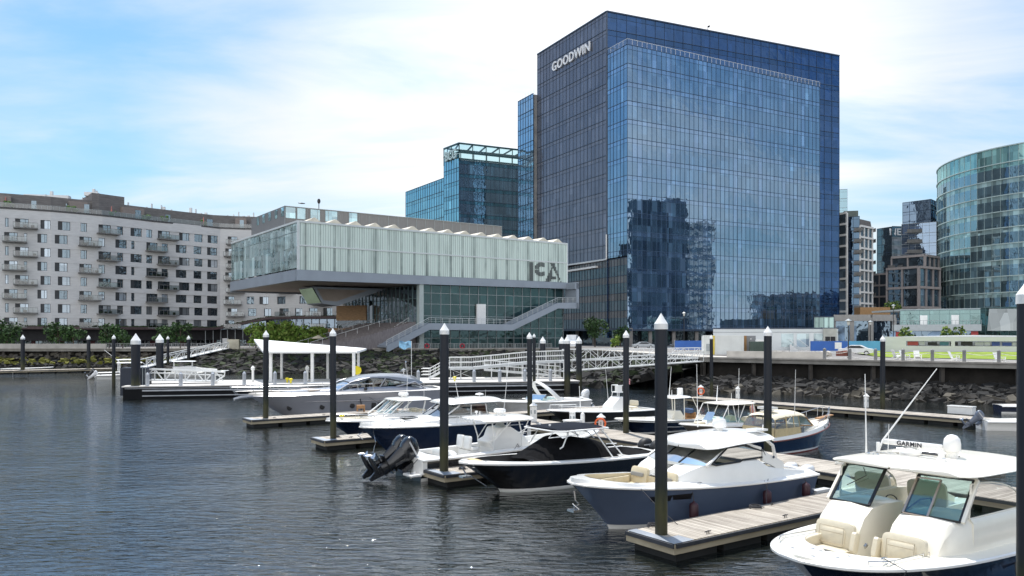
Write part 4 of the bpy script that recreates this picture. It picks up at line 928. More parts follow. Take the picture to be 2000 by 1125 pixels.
# low glass pavilion with terrace
PV = thing('pavilion', 'low glass pavilion with a terrace and red and blue painted panels', 'building', (100, 178, ZD))
A_ = [v2((px-1000)*Y/F, Y) for px, Y in ((1758, 190), (1915, 182))]
face(PV, A_[0], A_[1], 8.5, 12.2, 2.1, 3.7, glass3('pavilion_glass', (.42, .60, .58), (.06, .10, .10), .3), None, mat('mullion_teal', (.12, .2, .2), .5), sp=.25)
b = MB(); b.prism([(A_[0].x, A_[0].y), (A_[1].x, A_[1].y), (A_[1].x, A_[1].y+15), (A_[0].x, A_[0].y+15)], 12.1, 12.5)
B_ = [v2((px-1000)*Y/F, Y) for px, Y in ((1743, 180), (1917, 172))]
b.prism([(B_[0].x, B_[0].y), (B_[1].x, B_[1].y), (A_[1].x, A_[1].y), (A_[0].x, A_[0].y)], 7.3, 8.7); b.build('terrace', mat('terrace_band', (.42, .46, .47), .6, var=.06), PV, world=True)
face(PV, B_[0]+v2(0, 1.5), B_[1]+v2(0, 1.5), ZD, 7.3, 2.1, 3.8, dkg, None, mull_d, sp=0)
b = MB(); dB = (B_[1]-B_[0])
def pvp(t, z, o_=-.3): q = B_[0]+v2(0, 1.5)+dB*t; return (q.x+.05*o_, q.y+o_, z)
b.add([pvp(.07, ZD), pvp(.07, 7.2), pvp(.12, 7.0), pvp(.15, 6.2), pvp(.17, 5), pvp(.17, ZD)], ((0, 5, 4, 3, 2, 1),)); b.add([pvp(.92, 7.2), pvp(1, 7.2), pvp(1, 4.0), pvp(.96, 4.4), pvp(.93, 5.5)], ((0, 4, 3, 2, 1),))
b.add([pvp(.34, ZD), pvp(.34, 4.4), pvp(.40, 5.2), pvp(.45, 6.8), pvp(.5, 7.2), pvp(.6, 7.2), pvp(.6, ZD)], ((0, 6, 5, 4, 3, 2, 1),), 1); b.add([pvp(0, ZD), pvp(0, 6), pvp(.04, 7.2), pvp(.065, 7.2), pvp(.065, ZD)], ((0, 4, 3, 2, 1),), 1)
b.build('painted_panels', [mat('panel_red', (.45, .06, .06), .6, var=.08), mat('panel_blue', (.28, .42, .60), .6, var=.08)], PV, world=True)
b = MB()
for k in range(26):
    q = B_[0]+dB*(k/25); b.beam((q.x, q.y, 8.7), (q.x, q.y, 9.6), .05, .05)
b.beam((B_[0].x, B_[0].y, 9.6), (B_[1].x, B_[1].y, 9.6), .07, .07); b.build('terrace_rail', mull_g, PV, world=True)
b = MB()
for t in (.31, .70):
    q = A_[0].lerp(A_[1], t); b.cut(); b.obox((q.x, q.y-.2, 9.8), (1, 0, 0), 1.1, .12, 1.2); 
b.build_each('terrace_door', whitep, PV, world=True)
# stone shop row under the slim tower
SR, P = box_tower('shop_row', 'two storey stone shop row with posters behind its windows', [(1628, 225), (1700, 222), (1745, 224)], 11.2, 6.2, 7.6, dkg, None, mat('stone_band', (.36, .35, .33), .8, var=.1), mw_=1.1, md=.6, sp_f=0, hl=.8)
b = MB()
for t0, t1 in ((.08, .30), (.42, .62)): 
    p, q = P[0].lerp(P[1], t0), P[0].lerp(P[1], t1); b.quad((p.x, p.y-.15, 4.2), (q.x, q.y-.15, 4.2), (q.x, q.y-.15, 9), (p.x, p.y-.15, 9))
b.build('posters', mat('poster_print', (.22, .34, .48), .5, var=.8, scale=.45, detail=2), SR, world=True)
b = MB(); q = P[1]; b.box(q.x-2, q.x+6.5, q.y+2, q.y+6, 11.2, 14.2); b.build('roof_shed', mat('shed_timber', (.34, .20, .09), .8, var=.15, stretch=(4, 4, 1)), SR, world=True)
AX, P = box_tower('glass_annex', 'small green glass annex at the right foot of the tallest tower', [(1590, 216), (1629, 214)], 11.3, 1.35, 7.6, glass3('annex_glass', (.45, .6, .56), (.22, .30, .28), .2), None, mull_d, mw_=.14, sp_f=0)
# ---------------------------------------------------------------- long pale kiosk building on the lawn
KB = thing('waterside_bar', 'long low pale metal bar building with a strip of windows behind the lawn', 'building', (80, 122, ZD))
p0, p1 = v2((1727-1000)*122/F, 122), v2((2060-1000)*113/F, 113)
kd = (p1-p0).normalized(); kn = v2(-kd.y, kd.x); KT = Matrix.Translation((p0.x-KB.location.x, p0.y-KB.location.y, 0)) @ Matrix.Rotation(math.atan2(kd.y, kd.x), 4, 'Z') @ Matrix.Diagonal((1, 1, .60, 1))
kL = (p1-p0).length; kpan = mat('pale_metal_panel', (.58, .58, .60), .45, var=.05, scale=.6, stretch=(1, 1, 5))
b = MB(KT); b.box(0, kL, 0, 9, .45, 2.0); b.box(0, kL, 0, 9, 3.25, 4.3); b.box(0, 3, 0, 9, 2, 3.25)
for x in (9, 17.5, 26.6, 27.8, 50.3, 52): b.box(x, x+.5, 0, .3, 2, 3.25)
b.box(26.8, 28.3, 0, .3, 2, 3.25); b.build('wall', kpan, KB)
b = MB(KT); b.box(3, kL, .35, .6, 2, 3.25); b.build('window_strip', facade_glass('bar_glass', (.5, .55, .55), (.03, .03, .03), .2), KB)
b = MB(KT); rr_ = random.Random(2); xx = 3.2
cols_ = [mat('merch_red', (.3, .05, .05), .7), mat('merch_blue', (.03, .06, .22), .7), mat('merch_orange', (.4, .16, .05), .7), mat('merch_yellow', (.5, .45, .2), .7), mat('merch_grey', (.35, .36, .38), .7), mat('merch_teal', (.05, .14, .18), .7), dark_in]
seq = [0, 4, 6, 5, 6, 6, 4, 4, 1, 1, 4, 4, 3, 6, 3, 4, 2, 2, 3, 6, 4, 6, 4, 6, 3, 4, 6, 6, 4, 6, 3, 6, 4]
for s_ in seq:
    ww = rr_.uniform(.7, 1.5); b.box(xx, xx+ww, .25, .33, 2.15, rr_.uniform(2.9, 3.15), s_); xx += ww+rr_.uniform(.1, .5)
b.build('window_display', cols_, KB)
b = MB(KT); b.prism_y([(2, 4.3), (12, 4.75), (26, 4.35)], .5, 8.5); b.box(28, 60, 1, 8, 4.3, 5.6); b.box(20.5, 27, .8, 5, 4.3, 5.2); b.box(56, 72, 1, 8, 4.3, 5.9); b.build('roof_boxes', mat('roof_white', (.62, .64, .64), .5, var=.04), KB)
b = MB(KT); b.box(-.2, kL, .5, 9, 0, .45); b.build('base', blackp, KB)
# white trailers, container, enclosures on the quay
def T_at(root, px, Y, z=ZD, rz=0): return None
def simple_thing(name, label, cat, px, Y, rz=0, z=ZD, group=None): return thing(name, label, cat, ((px-1000)*Y/F, Y, z), R(rz), group)
TR = simple_thing('site_trailer', 'long white site trailer with dark roof edge behind the container', 'trailer', 1393, 133, -14)
b = MB(); b.box(0, 19.5, 0, 3.2, .35, 3.85); b.build('body', mat('trailer_white', (.66, .69, .69), .5, var=.05, scale=.4), TR)
b = MB(); b.box(-.05, 19.6, -.06, 3.3, 3.86, 4.05); b.box(-.03, 19.55, -.04, -.005, 3.3, 3.34); b.build('roof_edge', mull_d, TR)
b = MB()
for x in (10.8, 13.2, 15.8): b.quad((x, -.02, .9), (x+1.9, -.02, .9), (x+1.9, -.02, 3.1), (x, -.02, 3.1))
b.build('windows', facade_glass('trailer_glass', (.6, .7, .7), (.35, .42, .43), .2), TR)
b = MB(); b.box(17.2, 19.2, -.5, -.05, 1.8, 3.9); b.box(17.5, 18.2, -.56, -.5, 1.9, 2.6, 1); b.box(18.3, 19, -.56, -.5, 1.9, 2.6, 1); b.box(16, 19.5, -.9, -.1, 0, .9, 2); b.build('air_conditioner', [mat('unit_beige', (.42, .42, .38), .6), dark_in, whitep], TR)
b = MB()
for i in range(5): b.box(12.0+i*.3, 12.3+i*.3, -1.6, -.3, 0, 1.3-i*.25)
for k in (0, 1.5): b.tube([(11.8+k, -1.6, 2.2), (13.4+k, -1.6, .9)], .04)
b.build('steps', alu, TR)
CT = simple_thing('shipping_container', 'white corrugated shipping container with a yellow edge beside a pile', 'container', 1373, 112, -10)
b = MB()
for i in range(22): x = .25*i; b.box(x, x+.17, 0, 2.4, .15, 2.7); b.box(x+.17, x+.25, .06, 2.34, .15, 2.7)
b.box(-.05, .12, -.05, 2.45, 0, 2.8); b.box(5.4, 5.55, -.05, 2.45, 0, 2.8); b.box(-.05, 5.55, -.04, 2.45, 2.66, 2.8); b.build('body', mat('container_white', (.68, .70, .68), .5, var=.08, scale=.7), CT)
b = MB(); b.box(1.2, 1.6, -.09, -.02, .1, 2.75); b.build('yellow_strip', mat('yellow_paint', (.6, .45, .05), .5), CT)
b = MB(); b.box(.45, .95, -.14, -.02, .6, 1.6); b.build('meter_box', mull_g, CT)
PL = simple_thing('plywood_hoarding', 'upright plywood hoarding panel beside the white container', 'panel', 1436, 112.5, -8)
b = MB(); b.box(0, 1.55, 0, 1.8, .1, 2.75); b.build('board', mat('plywood', (.36, .20, .08), .8, var=.15, stretch=(5, 5, .6)), PL); b = MB(); b.box(-.07, 1.62, -.05, .05, .02, .12); b.box(-.07, 0, -.05, .05, .1, 2.8); b.build('frame', blackp, PL)
UC = simple_thing('utility_cabinet', 'tall grey utility cabinet right of the plywood panel', 'cabinet', 1457, 113.5, -8)
b = MB(); b.box(0, 1.35, 0, 1.2, 0, 2.75); b.build('case', mat('cabinet_grey', (.24, .25, .26), .5), UC); b = MB(); b.box(.6, .75, -.03, 0, 2.2, 2.4); b.build('label_plate', whitep, UC)
GB = simple_thing('generator', 'dark green louvred generator box behind the near pile', 'generator', 1466, 110, -8)
b = MB(); b.box(0, 2.4, 0, 1.4, .1, 1.95)
for i in range(9): b.box(.2+i*.22, .3+i*.22, -.06, 0, .3, 1.8)
b.build('case', mat('generator_green', (.05, .08, .065), .5), GB); b = MB(); b.box(.8, 2.3, .1, 1.2, 1.96, 2.2); b.build('lid', whitep, GB)
# blue hoardings
blue_t = mat('blue_hoarding', (.03, .12, .42), .6, var=.12, scale=.8); blue_l = mat('blue_hoarding_faded', (.10, .34, .62), .6, var=.1, scale=.8)
for (x0, x1, Y, m_, lab) in ((1583, 1650, 118, blue_t, 'deep blue site hoarding right of the white trailer'), (1652, 1722, 120, blue_l, 'faded light blue site hoarding left of the bar building'), (1318, 1372, 128, blue_t, 'low blue hoarding behind the far end of the gangway')):
    p, q = dp(x0, 0, Y), dp(x1, 0, Y+1); o = thing('site_hoarding', lab, 'fence', (p.x, p.y, ZD), 0, 'blue site hoardings')
    b = MB(); L_ = q.x-p.x; b.box(0, L_, 0, .05, .5, 1.95); b.build('sheet', m_, o)
    b = MB()
    for i in range(5): b.box(L_*i/4-.03, L_*i/4+.03, .05, .12, 0, 2.0)
    b.build('posts', alu, o)
    if x0 == 1583: b = MB(); b.box(L_-1.9, L_-.9, -.03, 0, .8, 1.75); b.build('notice', whitep, o)
b = MB(); p, q = gp(1435, 701, ZD), gp(1612, 704, ZD); q = Vector((34.6, 90.5, ZD)); p = Vector((26.6, 97.2, ZD))
b.beam((p.x, p.y+1.2, ZD+.45), (q.x+1.6, q.y+1.6, ZD+.45), .5, .85); b.build('barrier', conc, label='long pale concrete barrier at the quay edge in front of the container')['category'] = 'barrier'
rub_l = ['brown debris crate on the quay near the lamp', 'pale canvas bundle beside the end of the barrier', 'grey rubble heap in front of the trailer', 'small pale block near the trailer steps']
for i, (px, Y, sx, sz, m_) in enumerate(((1645, 108, .75, .75, mat('rust_brown', (.18, .06, .04), .9)), (1610, 106, .7, .7, mat('canvas_pale', (.5, .46, .4), .9)), (1532, 112, 2.4, .55, concd), (1567, 111, .8, .5, conc))):
    p = dp(px, 0, Y); b = MB()
    for k in range(7): rock(b, (p.x+rnd.uniform(-sx, sx)*.8, Y+rnd.uniform(-.3, .3), ZD+sz*.4), (sx*.4, .4, sz*.5), 0, rnd)
    tag(b.build('debris_pile', m_), rub_l[i], 'debris')
# lamp posts
def lamp(px, Y, h, lab):
    o = simple_thing('street_lamp', lab, 'lamp', px, Y, group='dark street lamps on the quay')
    b = MB(); b.tube([(0, 0, 0), (0, 0, .8), (0, 0, h)], [.13, .08, .06], 8); b.build('pole', blackp, o, smooth=True)
    b = MB(); b.lathe(((.05, 0), (.16, .1), (.20, .5), (.14, .55)), (0, 0, h), 8); b.build('lantern', mat('lantern_glass', (.55, .55, .5), .3), o)
    b = MB(); b.lathe(((.42, 0), (.45, .03), (.03, .28)), (0, 0, h+.55), 8); b.build('lid', mull_g, o)
lamp(1657, 97, 4.0, 'dark street lamp at the quay edge left of the lawn'); lamp(1336, 150, 6.4, 'dark street lamp in front of the blue tower base')
lamp(1700, 140, 4.6, 'dark street lamp before the stone shop row'); lamp(1745, 160, 8.2, 'dark street lamp before the low glass pavilion')
# post and rope fence along the right quay
o_prev = None
for i, (px) in enumerate((1606, 1655.5, 1706, 1760, 1817.5, 1880, 1948, 2022)):
    # intersection of the sight line with the quay line 0.6 m inside its edge
    a_, c_ = SHORE[6], SHORE[7]; t = (px-1000)/F; d = c_-a_; s_ = (t*a_.y-a_.x)/(d.x-t*d.y)
    s_ = s_ + .0; p = a_+d*s_+v2(.45, .5)
    labs = ['next to the end of the concrete barrier', 'by the street lamp', 'left of the second far pile', 'right of the second far pile', 'in front of the pale chairs', 'in front of the middle of the lawn', 'near the right side of the lawn', 'last before the frame edge']
    q = thing('fence_post', 'grey square quay post, '+labs[i], 'post', (p.x, p.y, ZD+.05), R(-39), 'post and rope fence along the quay')
    b = MB(); b.box(-.14, .14, -.14, .14, 0, 1.25); b.lathe(((.19, 0), (.0, .12)), (0, 0, 1.25), 4); b.build('shaft', mat('post_grey', (.22, .22, .22), .8, var=.15), q)
    if o_prev is not None:
        b = MB()
        for h in (1.0, .45):
            pts_ = [Vector((o_prev.x, o_prev.y, ZD+.05+h)).lerp(Vector((p.x, p.y, ZD+.05+h)), k/8)-Vector((0, 0, .22*(1-((k-4)/4)**2))) for k in range(9)]; b.tube([v-Vector((p.x, p.y, ZD+.05)) for v in pts_], .03, 5)
        b2 = MB(); b2.T = Matrix.Rotation(R(39), 4, 'Z'); b2.add(b.v, b.f); b2.build('rope', rope_w, q)
    o_prev = p
# adirondack chairs on the quay
def deck_chair(px, Y, rz, lab):
    o = simple_thing('garden_chair', lab, 'chair', px, Y, rz, z=ZD+.05, group='white garden chairs by the lawn')
    b = MB()
    for i in range(5): b.beam((-.24+i*.12, .25, .3), (-.24+i*.12, .62, 1.05), .1, .03)
    b.build('backrest', whitep, o)
    b = MB(); b.beam((0, -.3, .42), (0, .28, .28), .52, .04); b.build('seat', whitep, o)
    for sx in (-.33, .33):
        b = MB(); b.beam((sx, -.38, .62), (sx, .42, .58), .12, .04); b.build('armrest', whitep, o)
        b = MB(); b.beam((sx, -.3, 0), (sx, -.3, .6), .07, .07); b.beam((sx, -.3, .38), (sx, .5, .06), .04, .12); b.build('leg', whitep, o)
for a_ in ((1768, 89, 20, 'white garden chair beside its pair, left on the quay'), (1792, 88, -15, 'white garden chair, right one of the left pair'), (1865, 84, 40, 'white garden chair alone in front of mid lawn'), (1953, 79, 10, 'white garden chair near the right end of the quay'), (1752, 93, 100, 'white garden chair turned sideways near the lawn corner')): deck_chair(*a_)
# ---------------------------------------------------------------- museum quay railing, people, flag, trees
p_, q_ = SHORE[2]+v2(0, .3), SHORE[4]+v2(0, .3)
def long_rail(name, lab, a_, c_, z, h=1.1, step=2.4, m_=None, bal=.3):
    d = (c_-a_); L_ = d.length; o = thing(name, lab, 'railing', (a_.x, a_.y, z), math.atan2(d.y, d.x))
    b = MB(); 
    for zz in (h, .12): b.beam((0, 0, zz), (L_, 0, zz), .06, .05)
    k = int(L_/step)
    for i in range(k+1): b.box(L_*i/k-.04, L_*i/k+.04, -.04, .04, 0, h)
    b.build('frame', m_ or alu, o)
    b = MB(); k = int(L_/bal)
    for i in range(k+1): x = L_*i/k; b.quad((x-.03, 0, .12), (x+.03, 0, .12), (x+.03, 0, h), (x-.03, 0, h))
    b.build('balusters', m_ or alu, o)
rail_m = mat('quay_rail_grey', (.30, .31, .32), .5, metal=.3)
long_rail('quay_railing', 'grey metal railing along the quay in front of the museum', p_, q_, ZD+.05, m_=rail_m)
long_rail('quay_railing', 'grey metal railing along the quay in front of the apartment house trees', v2(-82, 161.3), v2(-58.5, 161.3), ZD+.05, m_=rail_m)
b = MB(); b.box(-200, -82, 160.9, 161.4, ZD, ZD+1.1); tag(b.build('parapet_wall', conc), 'pale low parapet wall along the far left quay', 'wall')
b = MB()
for x in range(-78, 60, 1):
    pass
piers_mat = mat('pier_timber', (.05, .045, .04), .95, var=.4, scale=1)
# piles and brackets under the deck
b = MB()
for i in range(1, len(SHORE)-2):
    a_, c_ = SHORE[i], SHORE[i+1]; L_ = (c_-a_).length; st = 3.6 if i == 2 or i == 3 else (9 if i == 1 else 6.2); k = int(L_/st)
    for j in range(k+1):
        p = a_+(c_-a_)*(j/k); n = v2(-(c_-a_).normalized().y, (c_-a_).normalized().x); p = p+n*.5; b.beam((p.x, p.y, -1), (p.x, p.y, ZD-.4), .38, .38)
tag(b.build('quay_piles', piers_mat), 'dark timber piles carrying the quay deck', 'piles', kind='structure')
b = MB()
for j in range(40):
    x = -57+j*1.75; b.beam((x, 159.9, ZD-1.4), (x, 159.9, ZD-.42), .18, .3)
tag(b.build('deck_brackets', conc), 'short pale concrete brackets below the quay edge in front of the museum', 'brackets', kind='structure')
# trees
leafm = [mat('leaf_dark', (.016, .042, .012), .8, var=.4, scale=1.5), mat('leaf_mid', (.035, .085, .018), .8, var=.35, scale=1.5), mat('leaf_bright', (.12, .22, .03), .8, var=.3, scale=1.5), mat('leaf_olive', (.19, .26, .05), .8, var=.3, scale=1.5)]
bark = mat('bark', (.08, .06, .045), .9, var=.3, scale=4, stretch=(1, 1, .3))
def tree(px, Y, h, w_, lab, pal=(0, 1), n=900, z=ZD, name='tree', cat='tree', group='trees on the quay', lo=.2, leaf=.28, seed=0):
    r_ = random.Random(seed or int(px*7)); o = simple_thing(name, lab, cat, px, Y, z=z, group=group)
    b = MB(); b.tube([(0, 0, 0), (.05, 0, h*.35), (-.05, .05, h*.7)], [.16, .12, .05], 7)
    for k in range(6):
        a_ = r_.uniform(0, 6.3); z0 = h*r_.uniform(.25, .5); b.tube([(0, 0, z0), (math.cos(a_)*w_*.2, math.sin(a_)*w_*.2, z0+h*.18), (math.cos(a_)*w_*.36, math.sin(a_)*w_*.36, z0+h*.3)], [.07, .05, .02], 5)
    b.build('trunk', bark, o)
    cl = [(r_.uniform(-.38, .38)*w_, r_.uniform(-.38, .38)*w_, h*r_.uniform(lo+.1, .92), r_.uniform(.14, .26)*w_) for _ in range(13)]
    b = MB()
    for k in range(n):
        c = r_.choice(cl); v = Vector((r_.gauss(0, 1), r_.gauss(0, 1), r_.gauss(0, .8))).normalized()*c[3]*r_.uniform(.55, 1.08); q = Vector(c[:3])+v
        if q.z < h*lo*.6: continue
        s_ = leaf*r_.uniform(.6, 1.4); ax = Vector((r_.uniform(-1, 1), r_.uniform(-1, 1), r_.uniform(-1, 1))).normalized(); ay = ax.orthogonal().normalized(); ay.rotate(Matrix.Rotation(r_.uniform(0, 6.3), 3, ax)) ; az = ax.cross(ay)
        b.add([q+ax*s_, q+ay*s_*.7, q-ax*s_, q-ay*s_*.7+az*s_*.3], ((0, 1, 2, 3),), 0 if r_.random() < .5 else 1)
    b.build('crown', [leafm[pal[0]], leafm[pal[1]]], o)
for a_ in ((-20, 168, 6.0, 7, 'leafy dark tree at the far left edge of the quay'), (14, 168, 5.0, 4.6, 'leafy dark tree second from the left edge'), (113, 168, 5.6, 5, 'dark tree left half of the pair near the second slim pile'), (143, 168, 4.8, 4, 'dark tree right half of the pair near the second slim pile'), (213, 168, 4.9, 4.4, 'dark tree behind the two thick piles, left one'), (240, 168, 3.8, 3.4, 'low dark tree between slim and thick piles'), (322, 168, 4.9, 4, 'dark tree right behind the second thick pile'), (352, 168, 5.3, 4.2, 'dark tree before the foot of the left gangway')):
    tree(*a_, n=800, pal=(0, 1))
for i, (px, h, w_) in enumerate(((500, 5.0, 5), (522, 5.4, 5.5), (548, 5.6, 5.5), (574, 5.5, 5.5), (600, 5.2, 5), (617, 4.4, 4))):
    tree(px, 171, h, w_, 'light green feathery tree behind the white canopy, '+('first', 'second', 'third', 'fourth', 'fifth', 'sixth')[i]+' from the left', pal=(2, 3), n=1100, group='light green trees behind the canopy', lo=.12)
tree(1162, 192, 6.6, 6.2, 'round dark green tree in front of the tower podium', n=1300, lo=.35); tree(1212, 196, 4.6, 4.5, 'small dark tree right of the round podium tree', lo=.3)
tree(1202, 186, 2.6, 2.4, 'small bright green shrub below the podium', pal=(2, 3), n=350, name='shrub', cat='shrub', lo=.05)
for px, lab in ((1768, 'thin young tree left on the bar lawn'), (1849, 'thin young tree left of the pavilion centre'), (1872, 'thin young tree right of the pavilion centre')): tree(px, 150, 4.5, 2.2, lab, pal=(1, 3), n=160, lo=.4)
for px, lab in ((1735, 'slim rooftop tree, left of three on the podium terrace'), (1745, 'slim rooftop tree, middle of three on the podium terrace'), (1754, 'slim rooftop tree, right of three on the podium terrace')): tree(px, 225, 4.6, 2.6, lab, pal=(1, 3), n=160, z=11.3, lo=.3, group='slim trees on the podium terrace')
# parasol
o = simple_thing('parasol', 'cream parasol on the quay below the museum steps', 'parasol', 621, 168)
b = MB(); b.tube([(0, 0, 0), (0, 0, 2.6)], .05, 6); b.build('pole', alu, o); b = MB(); b.lathe(((1.35, 0), (1.4, .05), (.7, .45), (.05, .75)), (0, 0, 2.1), 8); b.build('canopy', canvas_c, o)
# bins: bulk pale pillar at the left gangway head
o = simple_thing('gangway_pillar', 'pale metal clad pillar at the head of the left gangway', 'pillar', 444, 160.5)
b = MB(); b.box(0, 2.3, 0, .8, 0, 2.0); b.build('cladding', mat('brass_clad', (.36, .34, .27), .4, metal=.5), o); b = MB(); b.box(-1.0, 0, 0, .8, 0, 2.2); b.build('post', mat('pillar_grey', (.4, .4, .4), .7), o)
# vehicles on the quay
def car(px, Y, rz, lab, m_, van=False):
    o = simple_thing('parked_car' if not van else 'parked_van', lab, 'car' if not van else 'van', px, Y, rz)
    L_, W_, H_ = (4.6, 1.8, 1.42) if not van else (5.6, 2.1, 2.9)
    prof = [(-L_/2, .35), (-L_/2, .75), (-L_/2+.15, .9), (-L_*.3, .98), (-L_*.14, H_), (L_*.14, H_), (L_*.33, .98), (L_/2-.1, .88), (L_/2, .6), (L_/2, .35)] if not van else [(-L_/2, .4), (-L_/2, 1.1), (-L_/2+.7, 1.25), (-L_/2+1.3, 2.0), (-L_/2+1.5, H_), (L_/2, H_), (L_/2, .4)]
    b = MB(); b.prism_y(prof, -W_/2, W_/2); b.build('body', m_, o, bevel=.05)
    b = MB()
    for s_ in (-1, 1):
        y = s_*(W_/2+.01)
        b.add([(-L_*.26, y, 1.0), (-L_*.13, y, H_-.08), (L_*.12, y, H_-.08), (L_*.28, y, 1.0)] if not van else [(-L_/2+.8, y, 1.3), (-L_/2+1.35, y, 2.0), (-L_/2+1.9, y, 2.0), (-L_/2+1.9, y, 1.3)], ((0, 1, 2, 3),))
    b.build('side_windows', tglass if False else mat('car_window', (.02, .025, .03), .08), o)
    for x in (-L_*.31, L_*.31):
        for s_ in (-1, 1):
            b = MB(); b.lathe(((.33, -.1), (.33, .1)), (x, s_*(W_/2-.08), .33), 16, axis='y'); w_ = b.build('wheel', blackp, o); b = MB(); b.lathe(((.2, -.115), (.2, .115)), (x, s_*(W_/2-.08), .33), 10, axis='y'); b.build('rim', alu, w_)
    return o
car(1256, 170, 4, 'silver sedan parked on the quay road behind the gangway', mat('car_silver', (.45, .48, .5), .25, metal=.5)); car(1117, 176, 80, 'white delivery van seen behind the thick pile pair', mat('van_white', (.7, .72, .74), .3), True)
car(1330, 172, 3, 'dark grey car half hidden behind the tallest pile', mat('car_grey', (.12, .13, .14), .25, metal=.5)); car(1672, 113, -30, 'white car on the quay behind the street lamp', mat('car_white', (.72, .72, .72), .25))

# ---------------------------------------------------------------- neighbours beside the frame, seen mirrored in the blue glass
def ring_tower(name, label, c, w_, d_, rz, h, gl_, span_, mm, ph=3.8, pw=3.0, **k):
    M_ = Matrix.Rotation(R(rz), 2); q = [c+M_ @ v2(x, y) for x, y in ((-w_/2, -d_/2), (w_/2, -d_/2), (w_/2, d_/2), (-w_/2, d_/2))]
    o = thing(name, label, 'building', (c.x, c.y, ZD))
    for i in range(4): face(o, q[i], q[(i+1) % 4], ZD, h, pw, ph, gl_, span_, mm, **k)
    body(o, q, ZD, h-.1, roofm, inset=.6)
ring_tower('dark_tower', 'dark glass tower beyond the right frame edge, mirrored low in the blue tower', v2(177, 158), 16, 25, -22, 66, glass3('tower_dark_mirror', (.25, .3, .4), (.008, .014, .03), .12), None, mull_d)
ring_tower('banded_tower', 'pale banded tower beyond the frame, mirrored right of the dark one', v2(240, 155), 14, 15, -22, 64, dkg, facade_glass('pale_band', (.5, .5, .5), (.62, .61, .58), .05), mull_g, sp=.55)
ring_tower('brick_block', 'long low brick block beyond the frame, mirrored along the foot of the blue tower', v2(250, 212), 60, 16, -80, 27, dkg, facade_glass('brick_band', (.5, .5, .5), (.16, .13, .12), .05), mull_g, sp=.45)
# ================================================================ docks, piles, pontoon, gangways
plank = None
def plank_mat(name, c1_, c2_, ang, wid=.14):
    m = bpy.data.materials.new(name); m.use_nodes = True; t = m.node_tree; p = t.nodes['Principled BSDF']; p.inputs['Roughness'].default_value = .8
    tc = N(t, 'ShaderNodeTexCoord'); sp = N(t, 'ShaderNodeSeparateXYZ'); t.links.new(tc.outputs['Object'], sp.inputs[0])
    q = math_(t, 'DIVIDE', sp.outputs[0], wid); fl = math_(t, 'FLOOR', q); fr = math_(t, 'FRACT', q)
    wn = N(t, 'ShaderNodeTexWhiteNoise', noise_dimensions='1D'); t.links.new(fl, wn.inputs['W'])
    nz = N(t, 'ShaderNodeTexNoise'); nz.inputs['Scale'].default_value = 2.2; nz.inputs['Detail'].default_value = 8; mp = N(t, 'ShaderNodeMapping'); mp.inputs['Scale'].default_value = (4, .7, 1); t.links.new(tc.outputs['Object'], mp.inputs[0]); t.links.new(mp.outputs[0], nz.inputs[0])
    n3 = N(t, 'ShaderNodeTexNoise'); n3.inputs['Scale'].default_value = .6; n3.inputs['Detail'].default_value = 6; t.links.new(tc.outputs['Object'], n3.inputs[0])
    f = math_(t, 'ADD', math_(t, 'MULTIPLY', wn.outputs[0], .35), math_(t, 'ADD', math_(t, 'MULTIPLY', nz.outputs[0], .6), math_(t, 'MULTIPLY', n3.outputs[0], .5)))
    cr = N(t, 'ShaderNodeValToRGB'); cr.color_ramp.elements[0].position = .45; cr.color_ramp.elements[1].position = 1.0; cr.color_ramp.elements[0].color = c1_+(1,); cr.color_ramp.elements[1].color = c2_+(1,); t.links.new(f, cr.inputs[0])
    gap = math_(t, 'LESS_THAN', math_(t, 'ABSOLUTE', math_(t, 'SUBTRACT', fr, .5)), .455)
    mx = N(t, 'ShaderNodeMix', data_type='RGBA'); t.links.new(gap, mx.inputs[0]); mx.inputs[6].default_value = (.05, .045, .04, 1); t.links.new(cr.outputs[0], mx.inputs[7]); t.links.new(mx.outputs[2], p.inputs['Base Color'])
    bp = N(t, 'ShaderNodeBump'); bp.inputs['Distance'].default_value = .004; t.links.new(math_(t, 'ADD', gap, math_(t, 'MULTIPLY', nz.outputs[0], .4)), bp.inputs['Height']); t.links.new(bp.outputs[0], p.inputs['Normal'])
    return m
pm = plank_mat('dock_planks', (.22, .19, .155), (.50, .45, .38), 0)
edge_m = mat('dock_edge_timber', (.36, .31, .22), .85, var=.25, scale=1.2, stretch=(.4, 1, 3), bump=.004)
float_m = mat('dock_float', (.012, .013, .013), .8, var=.4, scale=1.5)
bracket_m = mat('galvanised', (.33, .36, .40), .45, metal=.5, var=.12)
DZ = .55
